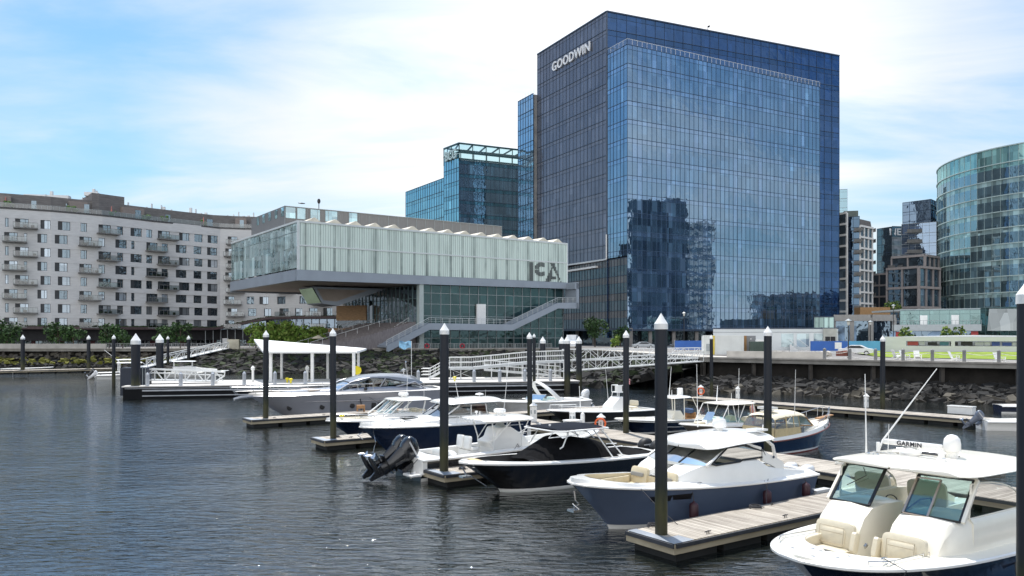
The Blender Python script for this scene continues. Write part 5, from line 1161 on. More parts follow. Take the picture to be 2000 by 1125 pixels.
def dock(p, d, L_, W_, lab, cleats=(), nose=True, group='floating docks', name='floating_dock'):
    """p: corner on the near right side seen along d; deck lies to the left of d"""
    rz = math.atan2(d.y, d.x); o = thing(name, lab, 'dock', (p.x, p.y, 0), rz, group)
    b = MB(); b.box(0, L_, 0, W_, DZ-.06, DZ); b.build('decking', pm, o)
    b = MB(); b.box(0, L_, -.06, 0, DZ-.30, DZ-.03); b.box(0, L_, W_, W_+.06, DZ-.30, DZ-.03); b.box(-.06, 0, -.06, W_+.06, DZ-.30, DZ-.03); b.box(L_, L_+.06, -.06, W_+.06, DZ-.30, DZ-.03); b.build('side_boards', edge_m, o)
    b = MB(); b.box(0, L_, -.11, -.06, DZ-.12, DZ-.01); b.box(0, L_, W_+.06, W_+.11, DZ-.12, DZ-.01); b.box(-.11, -.06, -.06, W_+.06, DZ-.12, DZ-.01); b.build('rub_strip', rubber, o)
    b = MB(); x = .15
    while x < L_-.4: b.box(x, min(L_-.1, x+1.7), .08, W_-.08, -.3, DZ-.3); x += 2.0
    b.build('float', float_m, o)
    if nose: b = MB(); b.box(-.05, .75, -.05, .55, DZ+.002, DZ+.012); b.box(-.05, .3, .55, W_, DZ+.002, DZ+.012); b.build('corner_plate', bracket_m, o)
    for (cx_, cy_) in cleats:
        b = MB(); b.tube([(cx_-.13, cy_, DZ+.07), (cx_, cy_, DZ+.085), (cx_+.13, cy_, DZ+.07)], .016, 6); b.tube([(cx_-.04, cy_, DZ), (cx_-.04, cy_, DZ+.08)], .014, 6); b.tube([(cx_+.04, cy_, DZ), (cx_+.04, cy_, DZ+.08)], .014, 6); b.build('cleat', blackp, o, smooth=True)
    return o
fl = ['weathered plank finger dock nearest the camera, around the tallest pile', 'plank finger dock between the black boat and the white open boat', 'plank finger dock beside the navy cabin boat bow', 'plank finger dock in front of the silver yacht']
for k in range(4):
    p = uv(-.42 if k == 0 else -.15, 13.0*k-1.0)
    dock(p, U, 13.3+(.42 if k == 0 else .15), 1.8, fl[k], cleats=((1.6, .2), (5.2, .2), (9, .2), (1.2, 1.6), (6.4, 1.6), (10, 1.6)))
dock(uv(16.2, -30), V, 64.5, 2.9, 'wide main floating dock that the finger docks branch from', cleats=((35, 2.6), (40, .3), (52, .3), (60, 2.6)), nose=False)
for k, (v_, lab) in enumerate(((1.2, 'far side finger dock near the navy picnic boat bow'), (13.6, 'far side finger dock between the canopy boat and the bowrider'), (31.2, 'far side finger dock in front of the white arch boat'))):
    dock(uv(16.25, v_), U, 12.0 if k == 2 else 8, 1.4, lab, nose=False)
fd0 = gp(1340, 776, DZ); fd1 = gp(1926, 821, DZ); fdd = (fd0-fd1).normalized()
d_ = Vector(((fd0-fd1).x, (fd0-fd1).y, 0)); L_ = d_.length; d_.normalize()
dock(fd1+Vector((d_.y, -d_.x, 0))*2.2, d_, L_, 2.2, 'long floating dock along the rocks on the right', nose=False)
ld0 = gp(-60, 726, DZ); ld1 = gp(225, 719.5, DZ); d_ = (ld1-ld0); d_.z = 0; L_ = d_.length
dock(ld0, d_.normalized(), L_, 3.0, 'far left floating dock below the riprap', nose=False)
# piles
pile_m = bpy.data.materials.new('black_pile_sleeve'); pile_m.use_nodes = True; t = pile_m.node_tree; p_ = t.nodes['Principled BSDF']; p_.inputs['Roughness'].default_value = .5; p_.inputs['Specular IOR Level'].default_value = .3
tc = N(t, 'ShaderNodeTexCoord'); sp = N(t, 'ShaderNodeSeparateXYZ'); t.links.new(tc.outputs['Object'], sp.inputs[0])
nz = N(t, 'ShaderNodeTexNoise'); nz.inputs['Scale'].default_value = 2; nz.inputs['Detail'].default_value = 8; mp = N(t, 'ShaderNodeMapping'); mp.inputs['Scale'].default_value = (3, 3, .5); t.links.new(tc.outputs['Object'], mp.inputs[0]); t.links.new(mp.outputs[0], nz.inputs[0])
hh = math_(t, 'ADD', sp.outputs[2], math_(t, 'MULTIPLY', math_(t, 'SUBTRACT', nz.outputs[0], .5), 1.6))
cr = N(t, 'ShaderNodeValToRGB'); e = cr.color_ramp.elements; e[0].position = 0; e[0].color = (.032, .029, .02, 1); e[1].position = 1; e[1].color = (.017, .020, .027, 1)
x_ = e.new(.22); x_.color = (.05, .05, .022, 1); x_ = e.new(.33); x_.color = (.016, .021, .016, 1); x_ = e.new(.42); x_.color = (.015, .018, .024, 1)
t.links.new(math_(t, 'DIVIDE', hh, 6.0), cr.inputs[0]); t.links.new(cr.outputs[0], p_.inputs['Base Color'])
def pile(px, apy, Y, dia, lab, cat='pile'):
    p = dp(px, apy, Y); zt = p.z; o = thing('mooring_pile', lab, cat, (p.x, p.y, 0), 0, 'black mooring piles with white caps')
    o.rotation_euler = (R(math.sin(px)*.25), R(math.cos(px*1.7)*.25), px % 6)
    cone = dia*.78; sk = dia*.42; r = dia/2
    b = MB(); b.lathe(((r*.94, -2.5), (r*.94, zt-cone-.04)), (0, 0, 0), 24); b.build('shaft', pile_m, o, smooth=True)
    b = MB(); b.lathe(((r*.95, zt-cone-sk), (r*1.04, zt-cone-sk), (r*1.02, zt-cone), (r*.5, zt-cone*.5), (.01, zt)), (0, 0, 0), 24); b.build('cap', whitep, o, smooth=25)
    return o
pile(1291.5, 612, 23.06, .385, 'tallest nearest black pile with white pointed cap, on the near finger dock')
pile(2008, 541, 14.9, .42, 'black pile cut by the right edge of the frame')
pile(867, 631, 33.8, .40, 'black pile on the finger dock left of the black boat')
pile(651, 641, 44.5, .37, 'black pile at the finger dock by the navy cabin boat bow')
pile(519, 645, 55.4, .40, 'black pile at the end of the yacht finger dock')
pile(1222.5, 645, 47, .37, 'black pile behind the black boat shade top')
pile(1499.5, 637, 41, .42, 'black pile beside the tan canopy boat')
pile(1035, 649, 54.2, .37, 'black pile at the left end of the main dock')
pile(1390, 654, 76.7, .34, 'slim far pile in front of the white container')
pile(1723.5, 655, 63, .40, 'far pile in front of the low bar building')
pile(265, 651, 79.5, .92, 'thick pile at the left end of the black pontoon')
pile(312.5, 652, 92, .86, 'thick pile behind the folded white gangway')
pile(1108, 656, 87.5, .72, 'thick pile at the right corner of the pontoon')
pile(1131, 656.5, 90, .70, 'thick pile rightmost of the pontoon group')
pile(1097, 657.5, 98, .72, 'thick pile half hidden left of the corner pile')
pile(1060, 657, 99, .72, 'thick pile behind the raised ramp')
pile(1043.5, 651.5, 83, .34, 'slim pile just right of the main dock end pile')
pile(44.5, 653.5, 132, .66, 'slim far pile on the left dock, leftmost of all')
pile(173, 654.5, 138, .62, 'slim far pile, second from the left')
pile(222, 653.5, 98, .44, 'slim pile between the far left boats and the thick pile')
pile(328, 656, 140, .50, 'slim far pile just right of the second thick pile')
pile(368.5, 655, 142, .60, 'slim far pile beside the left gangway slope')
# pontoon
PZ = 1.28
pc = Vector((-38.3, 78.4, 0)); pe = Vector((7.4, 88.4, 0)); pd = (pe-pc).normalized(); PL_ = (pe-pc).length
PN = thing('pontoon', 'long black work pontoon with a white deck carrying ramps and a canopy', 'pontoon', pc, math.atan2(pd.y, pd.x))
b = MB(); b.box(0, PL_, 0, 9.5, -.6, PZ-.12); b.build('hull', mat('pontoon_black', (.006, .007, .009), .8, spec=.2, var=.3, scale=.5), PN)
b = MB(); b.box(-.1, PL_+.1, -.1, 9.6, PZ-.11, PZ); b.build('deck', mat('pontoon_deck', (.55, .53, .50), .8, var=.12, scale=.5), PN)
b = MB(); b.box(1.8, PL_-1.5, -.14, -.02, PZ-.52, PZ-.38); b.box(1.8, PL_-1.5, -.14, -.02, PZ-1.02, PZ-.93); b.box(0.2, PL_, -.10, -.02, PZ-.26, PZ-.22); b.build('rub_rails', mat('rail_pale', (.42, .44, .47), .5), PN)
def pont(px, yo, z=PZ):
    """world point on the pontoon yo metres behind its front edge"""
    o_ = pc+Vector((-pd.y, pd.x, 0))*yo; t = (px-1000)/F; s_ = (t*o_.y-o_.x)/(pd.x-t*pd.y); q = o_+pd*s_; q.z = z; return q
bl = ['first', 'second', 'third', 'fourth', 'fifth', 'sixth', 'seventh', 'eighth', 'ninth', 'tenth', 'eleventh']
for i, px in enumerate((288, 353, 415.5, 477, 537, 596, 817, 926, 976, 1025, 1075)):
    p = pont(px, .5); o = thing('bollard', 'grey steel bollard on the pontoon edge, '+bl[i]+' from the left', 'bollard', p, 0, 'grey bollards along the pontoon edge')
    b = MB(); b.lathe(((.19, 0), (.19, 1.15), (.12, 1.22), (.05, 1.35)), (0, 0, 0), 10); b.build('shaft', mat('bollard_grey', (.42, .44, .47), .4, metal=.4), o, smooth=30)
for i, px in enumerate((494, 600)):
    p = pont(px, 6); o = thing('mooring_post', 'white mooring post at the back of the pontoon, '+('left' if i == 0 else 'right')+' of two', 'post', p, 0)
    b = MB(); b.lathe(((.14, 0), (.14, 1.2), (.22, 1.25), (.22, 1.5), (.06, 1.7)), (0, 0, 0), 10); b.build('shaft', whitep, o)
# dark bin with pale slats at the left end
o = thing('fender_panel', 'dark blue fender box with pale upright slats at the pontoon left end', 'fender box', Vector((-39.6, 80.5, 0)), R(8))
b = MB(); b.box(0, 2.5, 0, 1.8, .2, 3.0); b.build('box', mat('box_navy', (.01, .018, .035), .5), o)
b = MB()
for i in range(5): b.box(1.35+i*.26, 1.43+i*.26, -.06, -.005, .4, 3.1)
b.build('slats', mull_g, o)
# canopy on posts
CN = thing('canopy', 'white sloping canopy on slim posts standing on the pontoon', 'canopy', pont(610, 4), math.atan2(pd.y, pd.x))
A0, A1, A2, A3 = dp(514, 690, 85), dp(697, 690, 86.5), dp(716, 684, 94), dp(496, 666, 92.5)
b = MB(); up_ = Vector((0, 0, .22)); b.add([A0, A1, A2, A3, A0+up_, A1+up_, A2+up_, A3+up_], ((0, 3, 2, 1), (4, 5, 6, 7), (0, 1, 5, 4), (1, 2, 6, 5), (2, 3, 7, 6), (3, 0, 4, 7))); b.build('roof', mat('canopy_white', (.82, .82, .80), .5, var=.02), CN, world=True)
b = MB()
for px in (529, 610, 691): q = dp(px, 690, 86); b.cut(); b.beam((q.x, q.y, PZ), (q.x, q.y, 4.5), .30, .30)
for px in (550, 640, 700): q = dp(px, 690, 92); b.cut(); b.beam((q.x, q.y, PZ), (q.x, q.y, 4.7), .25, .25)
b.build_each('post', whitep, CN, world=True)
# yellow ring stand, small yellow bollards, flag
p = pont(697, 5); o = thing('lifebuoy', 'bright yellow lifebuoy holder beside the canopy post', 'lifebuoy', p)
b = MB(); b.tube([(0, 0, 0), (0, 0, .9)], .06, 6); b.build('stand', alu, o); b = MB(); b.lathe(((.05, -.08), (.48, -.14), (.5, 0), (.48, .14), (.05, .08)), (0, 0, 1.15), 20, axis='y'); b.build('cover', mat('buoy_yellow', (.75, .62, .01), .5, var=.05), o, smooth=40)
for i, px in enumerate((561, 568, 888)):
    p = pont(px, (3, 1.5, 1.6)[i]); b = MB(); b.lathe(((.1, 0), (.1, .3), (.2, .32), (.2, .5), (.02, .55)), p, 8); tag(b.build('mooring_horn', MATS['buoy_yellow'], origin=p), ('small yellow mooring horn left under the canopy', 'small yellow mooring horn nearest the pontoon edge', 'small yellow mooring horn beside the raised ramp')[i], 'mooring horn')
p = pont(803.5, 4); o = thing('flag', 'light blue and white flag flying from a thin pole on the pontoon', 'flag', p)
b = MB(); b.tube([(0, 0, 0), (0, 0, 4.4)], .035, 6); b.build('pole', alu, o)
b = MB(); n_ = 10; secs = [[(-1.35*i/n_, .10*math.sin(i*1.1), 3.55+.12*math.sin(i*.8)), (-1.35*i/n_, .10*math.sin(i*1.1+.4), 4.35+.08*math.sin(i*.9))] for i in range(n_+1)]; b.loft(secs)
fm = mat('flag_blue', (.22, .42, .72), .8, var=.75, scale=1.7, detail=1); b.build('cloth', fm, o)
# truss gangways
gwm = mat('gangway_white', (.66, .67, .66), .5, var=.05)
def truss(b, a_, c_, h, seg=1.4, r=.042, lower=.0, diag=True, bal=0):
    a_, c_ = Vector(a_), Vector(c_); up = Vector((0, 0, h)); n_ = max(2, round((c_-a_).length/seg))
    for k in ((0, .5, 1) if not diag else (0, 1)): b.beam(a_+up*k, c_+up*k, r*2, r*2)
    for i in range(n_+1):
        p = a_.lerp(c_, i/n_); b.beam(p, p+up, r*1.3, r*1.3)
        if diag and i < n_:
            q = a_.lerp(c_, (i+1)/n_); b.beam(*((p, q+up) if i % 2 else (p+up, q)), r, r)
    if bal:
        m = int((c_-a_).length/bal)
        for i in range(m): p = a_.lerp(c_, (i+.5)/m); b.beam(p+up*.08, p+up*.94, r*.5, r*.5)
def gangway(name, lab, a_, c_, w_, h, **k):
    a_, c_ = Vector(a_), Vector(c_); o = thing(name, lab, 'gangway', (a_.x, a_.y, a_.z)); d = (c_-a_).normalized(); n = Vector((-d.y, d.x, 0)).normalized()*w_/2
    for s_, nm in ((-1, 'side_truss'), (1, 'side_truss')):
        b = MB(); truss(b, a_+n*s_, c_+n*s_, h, **k); b.build(nm, gwm, o, world=True)
    b = MB(); b.beam(a_+Vector((0, 0, -.04)), c_+Vector((0, 0, -.04)), w_, .1); b.build('walkway', alu, o, world=True)
    return o
ga = Vector(((1102-1000)*94/F, 94, 3.38)); gb = Vector((23.6, 98.6, 3.52))
gangway('gangway', 'long white truss gangway from the quay to the raised ramp', gb, ga, 1.6, 1.25, seg=1.5)
gangway('gangway', 'lower sloping white truss gangway under the long one', Vector((22.8, 96.4, 3.2)), Vector(((1098-1000)*91.5/F, 91.5, 2.2)), 1.5, 1.15, seg=1.5)
# raised ramp with stair on the pontoon
RM = thing('raised_ramp', 'raised white access ramp with closely spaced balusters on the pontoon', 'ramp', pont(980, 4))
r1 = dp(1104, 704, 93); r0 = dp(1030, 707, 92.4); rm1 = dp(922, 717.5, 91); r2 = dp(876, 718, 90.5); st = dp(838, 739, 90)
b = MB()
for s_ in (0, 1.7):
    o_ = Vector((0, s_, 0))
    for a_, c_ in ((r1, r0), (r0, rm1), (rm1, r2)): truss(b, a_+o_, c_+o_, 1.15, seg=1.9, diag=False, bal=.26, r=.045)
b.build('guard_rails', gwm, RM, world=True)
b = MB()
for a_, c_ in ((r1, r0), (r0, rm1), (rm1, r2)): b.beam(a_+Vector((0, .85, -.12)), c_+Vector((0, .85, -.12)), 1.8, .28)
b.build('ramp_deck', mat('ramp_grey', (.45, .47, .48), .5), RM, world=True)
b = MB()
for px, yo in ((880, 0), (900, 0), (925, 0), (960, 0), (990, 0), (1020, 0), (1050, 0), (1072, 0), (1084, 0), (1101, 0)):
    zt = 2.4 if px < 925 else 2.4+(px-925)/180*.9
    for s_ in (0, 1.7): q = dp(px, 700, 91.5+s_); b.beam((q.x, q.y, PZ), (q.x, q.y, zt), .1, .1)
for x0, x1 in ((880, 925), (1050, 1101), (1072, 1084)): 
    p, q = dp(x0, 0, 91.6), dp(x1, 0, 92); b.beam((p.x, p.y, PZ+.1), (q.x, q.y, 2.5), .06, .06); b.beam((p.x, p.y, 2.4), (q.x, q.y, PZ+.1), .06, .06)
b.build('trestle', gwm, RM, world=True)
b = MB(); s0, s1 = r2, st; n_ = 7
for i in range(n_): q = Vector(s0).lerp(Vector(s1), (i+.5)/n_); b.box(q.x-.2, q.x+.2, q.y, q.y+1.6, q.z-.06, q.z)
b.beam(s0, s1, .08, .25); b.beam(Vector(s0)+Vector((0, 1.6, 0)), Vector(s1)+Vector((0, 1.6, 0)), .08, .25)
for s_ in (0, 1.6): 
    for h in (.4, .75, 1.1): b.tube([Vector(s0)+Vector((0, s_, h)), Vector(s1)+Vector((0, s_, h)), Vector(s1)+Vector((-.9, s_, h))], .035, 5)
    for i in range(5): q = Vector(s0).lerp(Vector(s1), i/4)+Vector((0, s_, 0)); b.tube([q, q+Vector((0, 0, 1.1))], .03, 5)
b.build('stair', gwm, RM, world=True)
RM2 = thing('lower_ramp', 'lower return ramp with white rails beneath the raised ramp', 'ramp', pont(1000, 5))
b = MB(); w0, w1 = dp(945, 722, 95), dp(1095, 735, 95.5); w0.z = 2.25; w1.z = 1.45
for s_ in (0, 1.5): truss(b, w0+Vector((0, s_, 0)), w1+Vector((0, s_, 0)), 1.1, seg=2, diag=False, bal=.3, r=.04)
b.build('guard_rails', gwm, RM2, world=True); b = MB(); b.beam(w0+Vector((0, .7, -.1)), w1+Vector((0, .7, -.1)), 1.5, .15); b.build('ramp_deck', alu, RM2, world=True)
# folded gangway lying on the pontoon, left
FG = thing('folded_gangway', 'white truss gangway resting level on the left part of the pontoon', 'gangway', pont(350, 3.5))
for s_ in (0, 1.5):
    b = MB(); a_, c_ = pont(262, 3.2+s_, 0), pont(440, 3.2+s_, 0); a_.z = 1.75; c_.z = 1.45
    n_ = 9
    top0, top1 = a_+Vector((0, 0, 1.15)), c_+Vector((-.0, 0, .98))
    b.beam(a_, c_+Vector((-.9, 0, 0)), .13, .13); b.beam(top0, top1, .13, .13); b.beam(a_.lerp(c_, .0)+Vector((0, 0, .75)), c_+Vector((-.3, 0, .65)), .07, .07)
    for i in range(n_):
        p, q = a_.lerp(c_, i/n_), a_.lerp(c_, (i+1)/n_-.02); tp, tq = top0.lerp(top1, i/n_), top0.lerp(top1, (i+1)/n_-.02)
        b.beam(p, tp, .08, .08); b.beam(*((p, tq) if i % 2 else (tp, q)), .07, .07)
    b.tube([c_+Vector((-.9, 0, 0)), c_+Vector((-.1, 0, .6)), c_+Vector((-.05, 0, .95)), c_+Vector((-.4, 0, 1.05))], .07, 6); b.build('side_truss', gwm, FG, world=True)
b = MB(); b.beam(pont(262, 4, 1.75), pont(425, 4, 1.5), 1.4, .08); b.build('walkway', alu, FG, world=True)
gangway('gangway', 'sloping grey gangway from the left quay down to the far left boats', Vector((-57.5, 159.5, 3.7)), Vector((-63, 136, .9)), 1.8, 1.2, seg=2.0, diag=True, r=.07)
# pedestals, boxes, life rings on the docks
def pedestal(pos, lab, ring=False, s=1.0):
    o = thing('power_pedestal', lab, 'pedestal', pos, R(35), 'white dock power pedestals')
    b = MB(); b.box(-.15*s, .15*s, -.13*s, .13*s, 0, .85*s); b.build('body', whitep, o, bevel=.02); b = MB(); b.lathe(((.27*s, 0), (.27*s, .05), (.15*s, .14), (.05, .25*s)), (0, 0, .87*s), 4); b.build('lid', whitep, o)
    b = MB(); b.box(-.16*s, -.145*s, -.06, .06, .45*s, .65*s); b.box(-.06, .06, -.15*s, -.13*s, .45*s, .65*s); b.build('socket_panel', mull_g, o)
    if ring:
        b = MB(); n_ = 18; b.tube([(-.28+.0, .3*math.cos(2*PI*i/n_), .55+.3*math.sin(2*PI*i/n_)) for i in range(n_+1)], .06, 6); b.build('life_ring', mat('ring_orange', (.75, .13, .03), .5, var=.05), o, smooth=True)
        o.rotation_euler = (0, 0, R(75))
pedestal(gp(1441, 778.5, DZ), 'white power pedestal second from the left on the long right dock'); pedestal(gp(1369, 775, DZ), 'white power pedestal with an orange life ring at the far dock end', True)
pedestal(gp(1692, 796, DZ), 'white power pedestal near the middle of the long right dock'); pedestal(uv(14.9, 26.2, DZ), 'white power pedestal with hose at the left end of the main dock', s=1.2)
pedestal(uv(14.7, 19.2, DZ), 'white pedestal with orange life ring behind the black boat', True); pedestal(uv(15.3, 22.6, DZ), 'white pedestal beside the white machine on the main dock')
o = thing('dock_box', 'white dock locker on the long right dock', 'locker', gp(1874, 809, DZ), R(-52)); b = MB(); b.box(-.85, .85, 0, .7, 0, .5); b.build('box', whitep, o, bevel=.03); b = MB(); b.box(-.88, .88, -.03, .73, .5, .6); b.build('lid', gel, o, bevel=.03)

# coiled lines lying on the fingers
def coil(pos, lab, m_=None, r=.16):
    b = MB(); n_ = 40; b.tube([(pos.x+(r-.0016*k*.6)*math.cos(k*.75), pos.y+(r-.0016*k*.6)*math.sin(k*.75)*.8, pos.z+.03+.0022*k) for k in range(n_)]+[(pos.x+r*1.5, pos.y+.1, pos.z+.02)], .014, 5)
    tag(b.build('rope_coil', m_ or rope_m, smooth=True), lab, 'rope', 'coiled mooring lines on the docks')
coil(uv(.45, .72, DZ), 'dark coiled line left of the tallest pile base'); coil(uv(5.1, .60, DZ), 'dark heaped line midway along the near finger dock', r=.22)
coil(uv(1.1, 12.7, DZ), 'dark coiled line right of the pile by the black boat'); coil(uv(.9, 25.8, DZ), 'dark coiled line beside the pile by the navy boat bow')
coil(uv(15.6, 4.2, DZ), 'pale coiled hose on the main dock behind the slate blue boat', rope_w, .25)
# ================================================================ boats.  local axes: x towards the bow, y to port, z up from the waterline, stern at x = 0
class Hull:
    def __init__(s, L, B, zs, zb, rake=1.4, t0=.42, p=2.4, q=1.7, stern=.93, flare=.82, curve=2.0):
        s.L, s.B, s.zs, s.zb, s.rake, s.t0, s.p, s.q, s.stern, s.flare, s.curve = L, B, zs, zb, rake, t0, p, q, stern, flare, curve
    def hb(s, t):
        if t < s.t0: return s.B/2*(s.stern+(1-s.stern)*math.sin(PI/2*t/s.t0))
        u = (t-s.t0)/(1-s.t0); return s.B/2*max(0, 1-u**s.p)**(1/s.q)
    def sz(s, t): return s.zs+(s.zb-s.zs)*t**s.curve
    def wl(s, t):
        if t < .35: return s.B/2*s.flare*(.97+.03*t/.35)
        u = (t-.35)/.65; return s.B/2*s.flare*max(0, 1-u**1.9)
    def kz(s, t): return -.55+.25*max(0, (t-.6)/.4)**2
    def section(s, t):
        x = s.L*t; r = s.rake*max(0, (t-.55)/.45)**2; z1 = s.sz(t); b, w_ = s.hb(t), s.wl(t); pts = []
        pts.append((x-r*1.1, 0, s.kz(t)))
        pts.append((x-r, w_*.93, -.12))
        for z in (.05, .15): pts.append((x-r*(1-z/z1*.6), w_+(b-w_)*.10*z/.15, z))
        for k in (.22, .42, .62, .82, 1.0):
            f = k**1.5; pts.append((x-r*(1-k)*.95, w_+(b-w_)*(.10+.90*f), .15+(z1-.15)*k))
        return pts
    def hbz(s, x, z):
        """half breadth of the shell at local x and height z"""
        t = x/s.L
        for _ in range(6):
            z1 = s.sz(min(1, t)); k = max(0, (z-.15)/(z1-.15)); t = min(.9995, (x+s.rake*max(0, (t-.55)/.45)**2*(1-k)*.95)/s.L)
        w_, b = s.wl(t), s.hb(t); k = max(0, min(1, (z-.15)/(s.sz(t)-.15))); return w_+(b-w_)*(.10+.9*k**1.5)
    def floor_z(s, x, zf):
        k = 1-(s.L-x)/(.95*s.rake); return max(zf, .15+(s.sz(min(1, x/s.L))-.15)*k+.16) if k > 0 else zf
    def build(s, parent, side, boot, bottom, name='hull', trim=None, ns=30, rail_r=.035):
        ts = [1-(1-i/ns)**1.35 for i in range(ns+1)]
        b = MB(); mis = [2, 2, 1, 0, 0, 0, 0, 0]
        for sg in (1, -1):
            secs = [[(x, y*sg, z) for x, y, z in s.section(min(t, .9995))] for t in ts]; secs.append([(x+.03, 0, z) for x, y, z in secs[-1]])
            if sg < 0: secs = secs[::-1]
            b.loft(secs, mis=mis)
        st = s.section(0); ring = [(x, y, z) for x, y, z in st]+[(x, -y, z) for x, y, z in st[::-1][:-1]]
        b.add(ring, (tuple(range(len(ring)))[::-1],), 0)
        o = b.build(name, [side, boot, bottom], parent, smooth=50)
        if trim is not None:
            b = MB()
            for sg in (1, -1):
                b.tube([(s.L*t, sg*(s.hb(min(t, .9995))+.012), s.sz(t)-.03) for t in ts]+[(s.L+.03, 0, s.sz(1)-.03)], rail_r, 6)
            b.build('rub_rail', trim, parent, smooth=True)
        return o
    def deck(s, parent, m, inner, t0=0.0, t1=1.0, lift=.02, camber=.05, ns=60, name='deck', wall=None, zf=.45, floor=None):
        """deck from the gunwale in to inner(t) (0 closes it); inside the openings, walls down to the sole at zf"""
        ts = [t0+(t1-t0)*i/ns for i in range(ns+1)]; b = MB(); wl_ = MB(); fl_ = MB()
        def row(t, sg):
            h = s.hb(min(t, .9995)); i_ = min(inner(t), h-.02) if inner(t) > 0 else 0; z = s.sz(t); i_ = max(0, i_)
            w_ = []
            for k in range(5):
                f = k/4; y = h+(i_-h)*f; c = camber*(1-(y/(s.B/2))**2); w_.append((s.L*t, sg*y, z+(lift+c if k else 0)))
            return w_
        for sg in (1, -1):
            secs = [row(t, sg) for t in ts]
            if t1 == 1: secs.append([(s.L+.02, y*.4, s.sz(1)-.02) for x, y, z in secs[-1]])
            b.loft(secs if sg > 0 else [q[::-1] for q in secs])
        open_ = [i for i in range(ns) if inner(ts[i]) > 0 and inner(ts[i+1]) > 0]
        for i in open_:
            if i-1 not in open_: wl_.cut(); fl_.cut()
            a_, c_ = ts[i], ts[i+1]; ra, rc = row(a_, 1)[4], row(c_, 1)[4]; zf_ = zf(a_) if callable(zf) else zf
            za_, zc_ = s.floor_z(ra[0], zf_), s.floor_z(rc[0], zf_)
            def prof(q, z0): return [(q[0], max(.01, min(q[1], s.hbz(q[0], z0+(q[2]-z0)*k/4)-.07)) if k < 4 else q[1], z0+(q[2]-z0)*k/4) for k in range(5)]
            pa, pc_ = prof(ra, za_), prof(rc, zc_)
            for sg in (1, -1):
                for k in range(4): wl_.quad(*[(x, y*sg, z) for x, y, z in (pa[k], pc_[k], pc_[k+1], pa[k+1])])
            fl_.quad((ra[0], -pa[0][1], za_), (rc[0], -pc_[0][1], zc_), (rc[0], pc_[0][1], zc_), (ra[0], pa[0][1], za_))
            for e, r_ in ((i-1, ra), (i+1, rc)):
                if e not in open_:
                    pr = prof(r_, s.floor_z(r_[0], zf_))
                    for k in range(4): wl_.quad((r_[0], -pr[k][1], pr[k][2]), (r_[0], pr[k][1], pr[k][2]), (r_[0], pr[k+1][1], pr[k+1][2]), (r_[0], -pr[k+1][1], pr[k+1][2]))
        o = b.build(name, m, parent, smooth=40)
        if open_: wl_.build_each('cockpit_lining', wall or m, parent); fl_.build_each('cockpit_sole', floor or m, parent)
        return o
def opening(*iv):
    """iv: (t0, t1, half width, rounding)"""
    def f(t):
        for a_, c_, w_, r_ in iv:
            if a_ <= t <= c_:
                e = min((t-a_)/(c_-a_), (c_-t)/(c_-a_)); return w_ if not r_ or (c_-t)/(c_-a_) > r_ else w_*math.sqrt(max(.02, 1-(1-(c_-t)/(c_-a_)/r_)**2))
        return 0
    return f
def hardtop(parent, x0, x1, w_, z, th, m, camber=.12, slope=0., name='hardtop', nose=.25, n=3.2, front=1.0, droop=0.0):
    """rounded roof shell; x1 is its front; w_ half width"""
    nx, ny = 22, 12; T_, B_ = [], []
    cx_, hx = (x0+x1)/2, (x1-x0)/2
    for i in range(nx+1):
        u = -1+2*i/nx; u = math.copysign(abs(u)**.8, u); e = max(0, 1-abs(u)**(n*1.6))**(1/n); wf = w_*(1-(1-front)*max(0, (u+1)/2)); rt, rb = [], []
        for j in range(ny+1):
            v = -1+2*j/ny; y = v*wf*max(.02, e if abs(u) > .5 else 1); c = camber*(1-v*v)*(1-.55*max(0, abs(u)-.4)); zz = z+slope*u-droop*max(0, u)**2
            edge = min(1, (1-abs(v))*5+.15)*min(1, (1-abs(u))*9+.15)
            rt.append((cx_+hx*u, y, zz+c+th*.5*edge)); rb.append((cx_+hx*u, y, zz+c*.6-th*.5*edge))
        T_.append(rt); B_.append(rb[::-1])
    b = MB(); b.loft([t_+b_ for t_, b_ in zip(T_, B_)], closed=True, caps=True)
    return b.build(name, m, parent, smooth=40)
def pads(b, x, y, z, lx, ly, lz, mi=0, tilt=0):
    """a rounded cushion"""
    b.cut(); M_ = Matrix.Translation((x, y, z)) @ Matrix.Rotation(tilt, 4, 'Y')
    secs = []
    for k, f in ((-1, .84), (-.8, 1), (.6, 1), (1, .8)):
        ring = []
        for i in range(20):
            a_ = 2*PI*i/20; cx_ = math.copysign(abs(math.cos(a_))**.35, math.cos(a_)); sy = math.copysign(abs(math.sin(a_))**.35, math.sin(a_)); ring.append(M_ @ Vector((cx_*lx/2*f, sy*ly/2*f, k*lz/2)))
        secs.append(ring)
    b.loft(secs, mi=mi, closed=True, caps=True)
def cleat(parent, x, y, z, m=None):
    b = MB(); b.tube([(x-.12, y, z+.05), (x, y, z+.07), (x+.12, y, z+.05)], .014, 6); b.tube([(x-.03, y, z-.02), (x-.03, y, z+.06)], .012, 6); b.tube([(x+.03, y, z-.02), (x+.03, y, z+.06)], .012, 6); b.build('cleat', m or steel, parent, smooth=True)
def rail(parent, pts, h, r=.014, m=None, posts=None, name='bow_rail', mid=0):
    """pts along the deck; the top rail runs h above"""
    b = MB(); up = Vector((0, 0, h)); P = [Vector(p) for p in pts]; b.tube([p+up for p in P], r, 6)
    for k in range(mid): b.tube([p+up*(k+1)/(mid+1) for p in P], r*.7, 5)
    for i in (posts or range(0, len(P), 2)): b.tube([P[i], P[i]+up], r*.85, 5)
    return b.build(name, m or steel, parent, smooth=True)
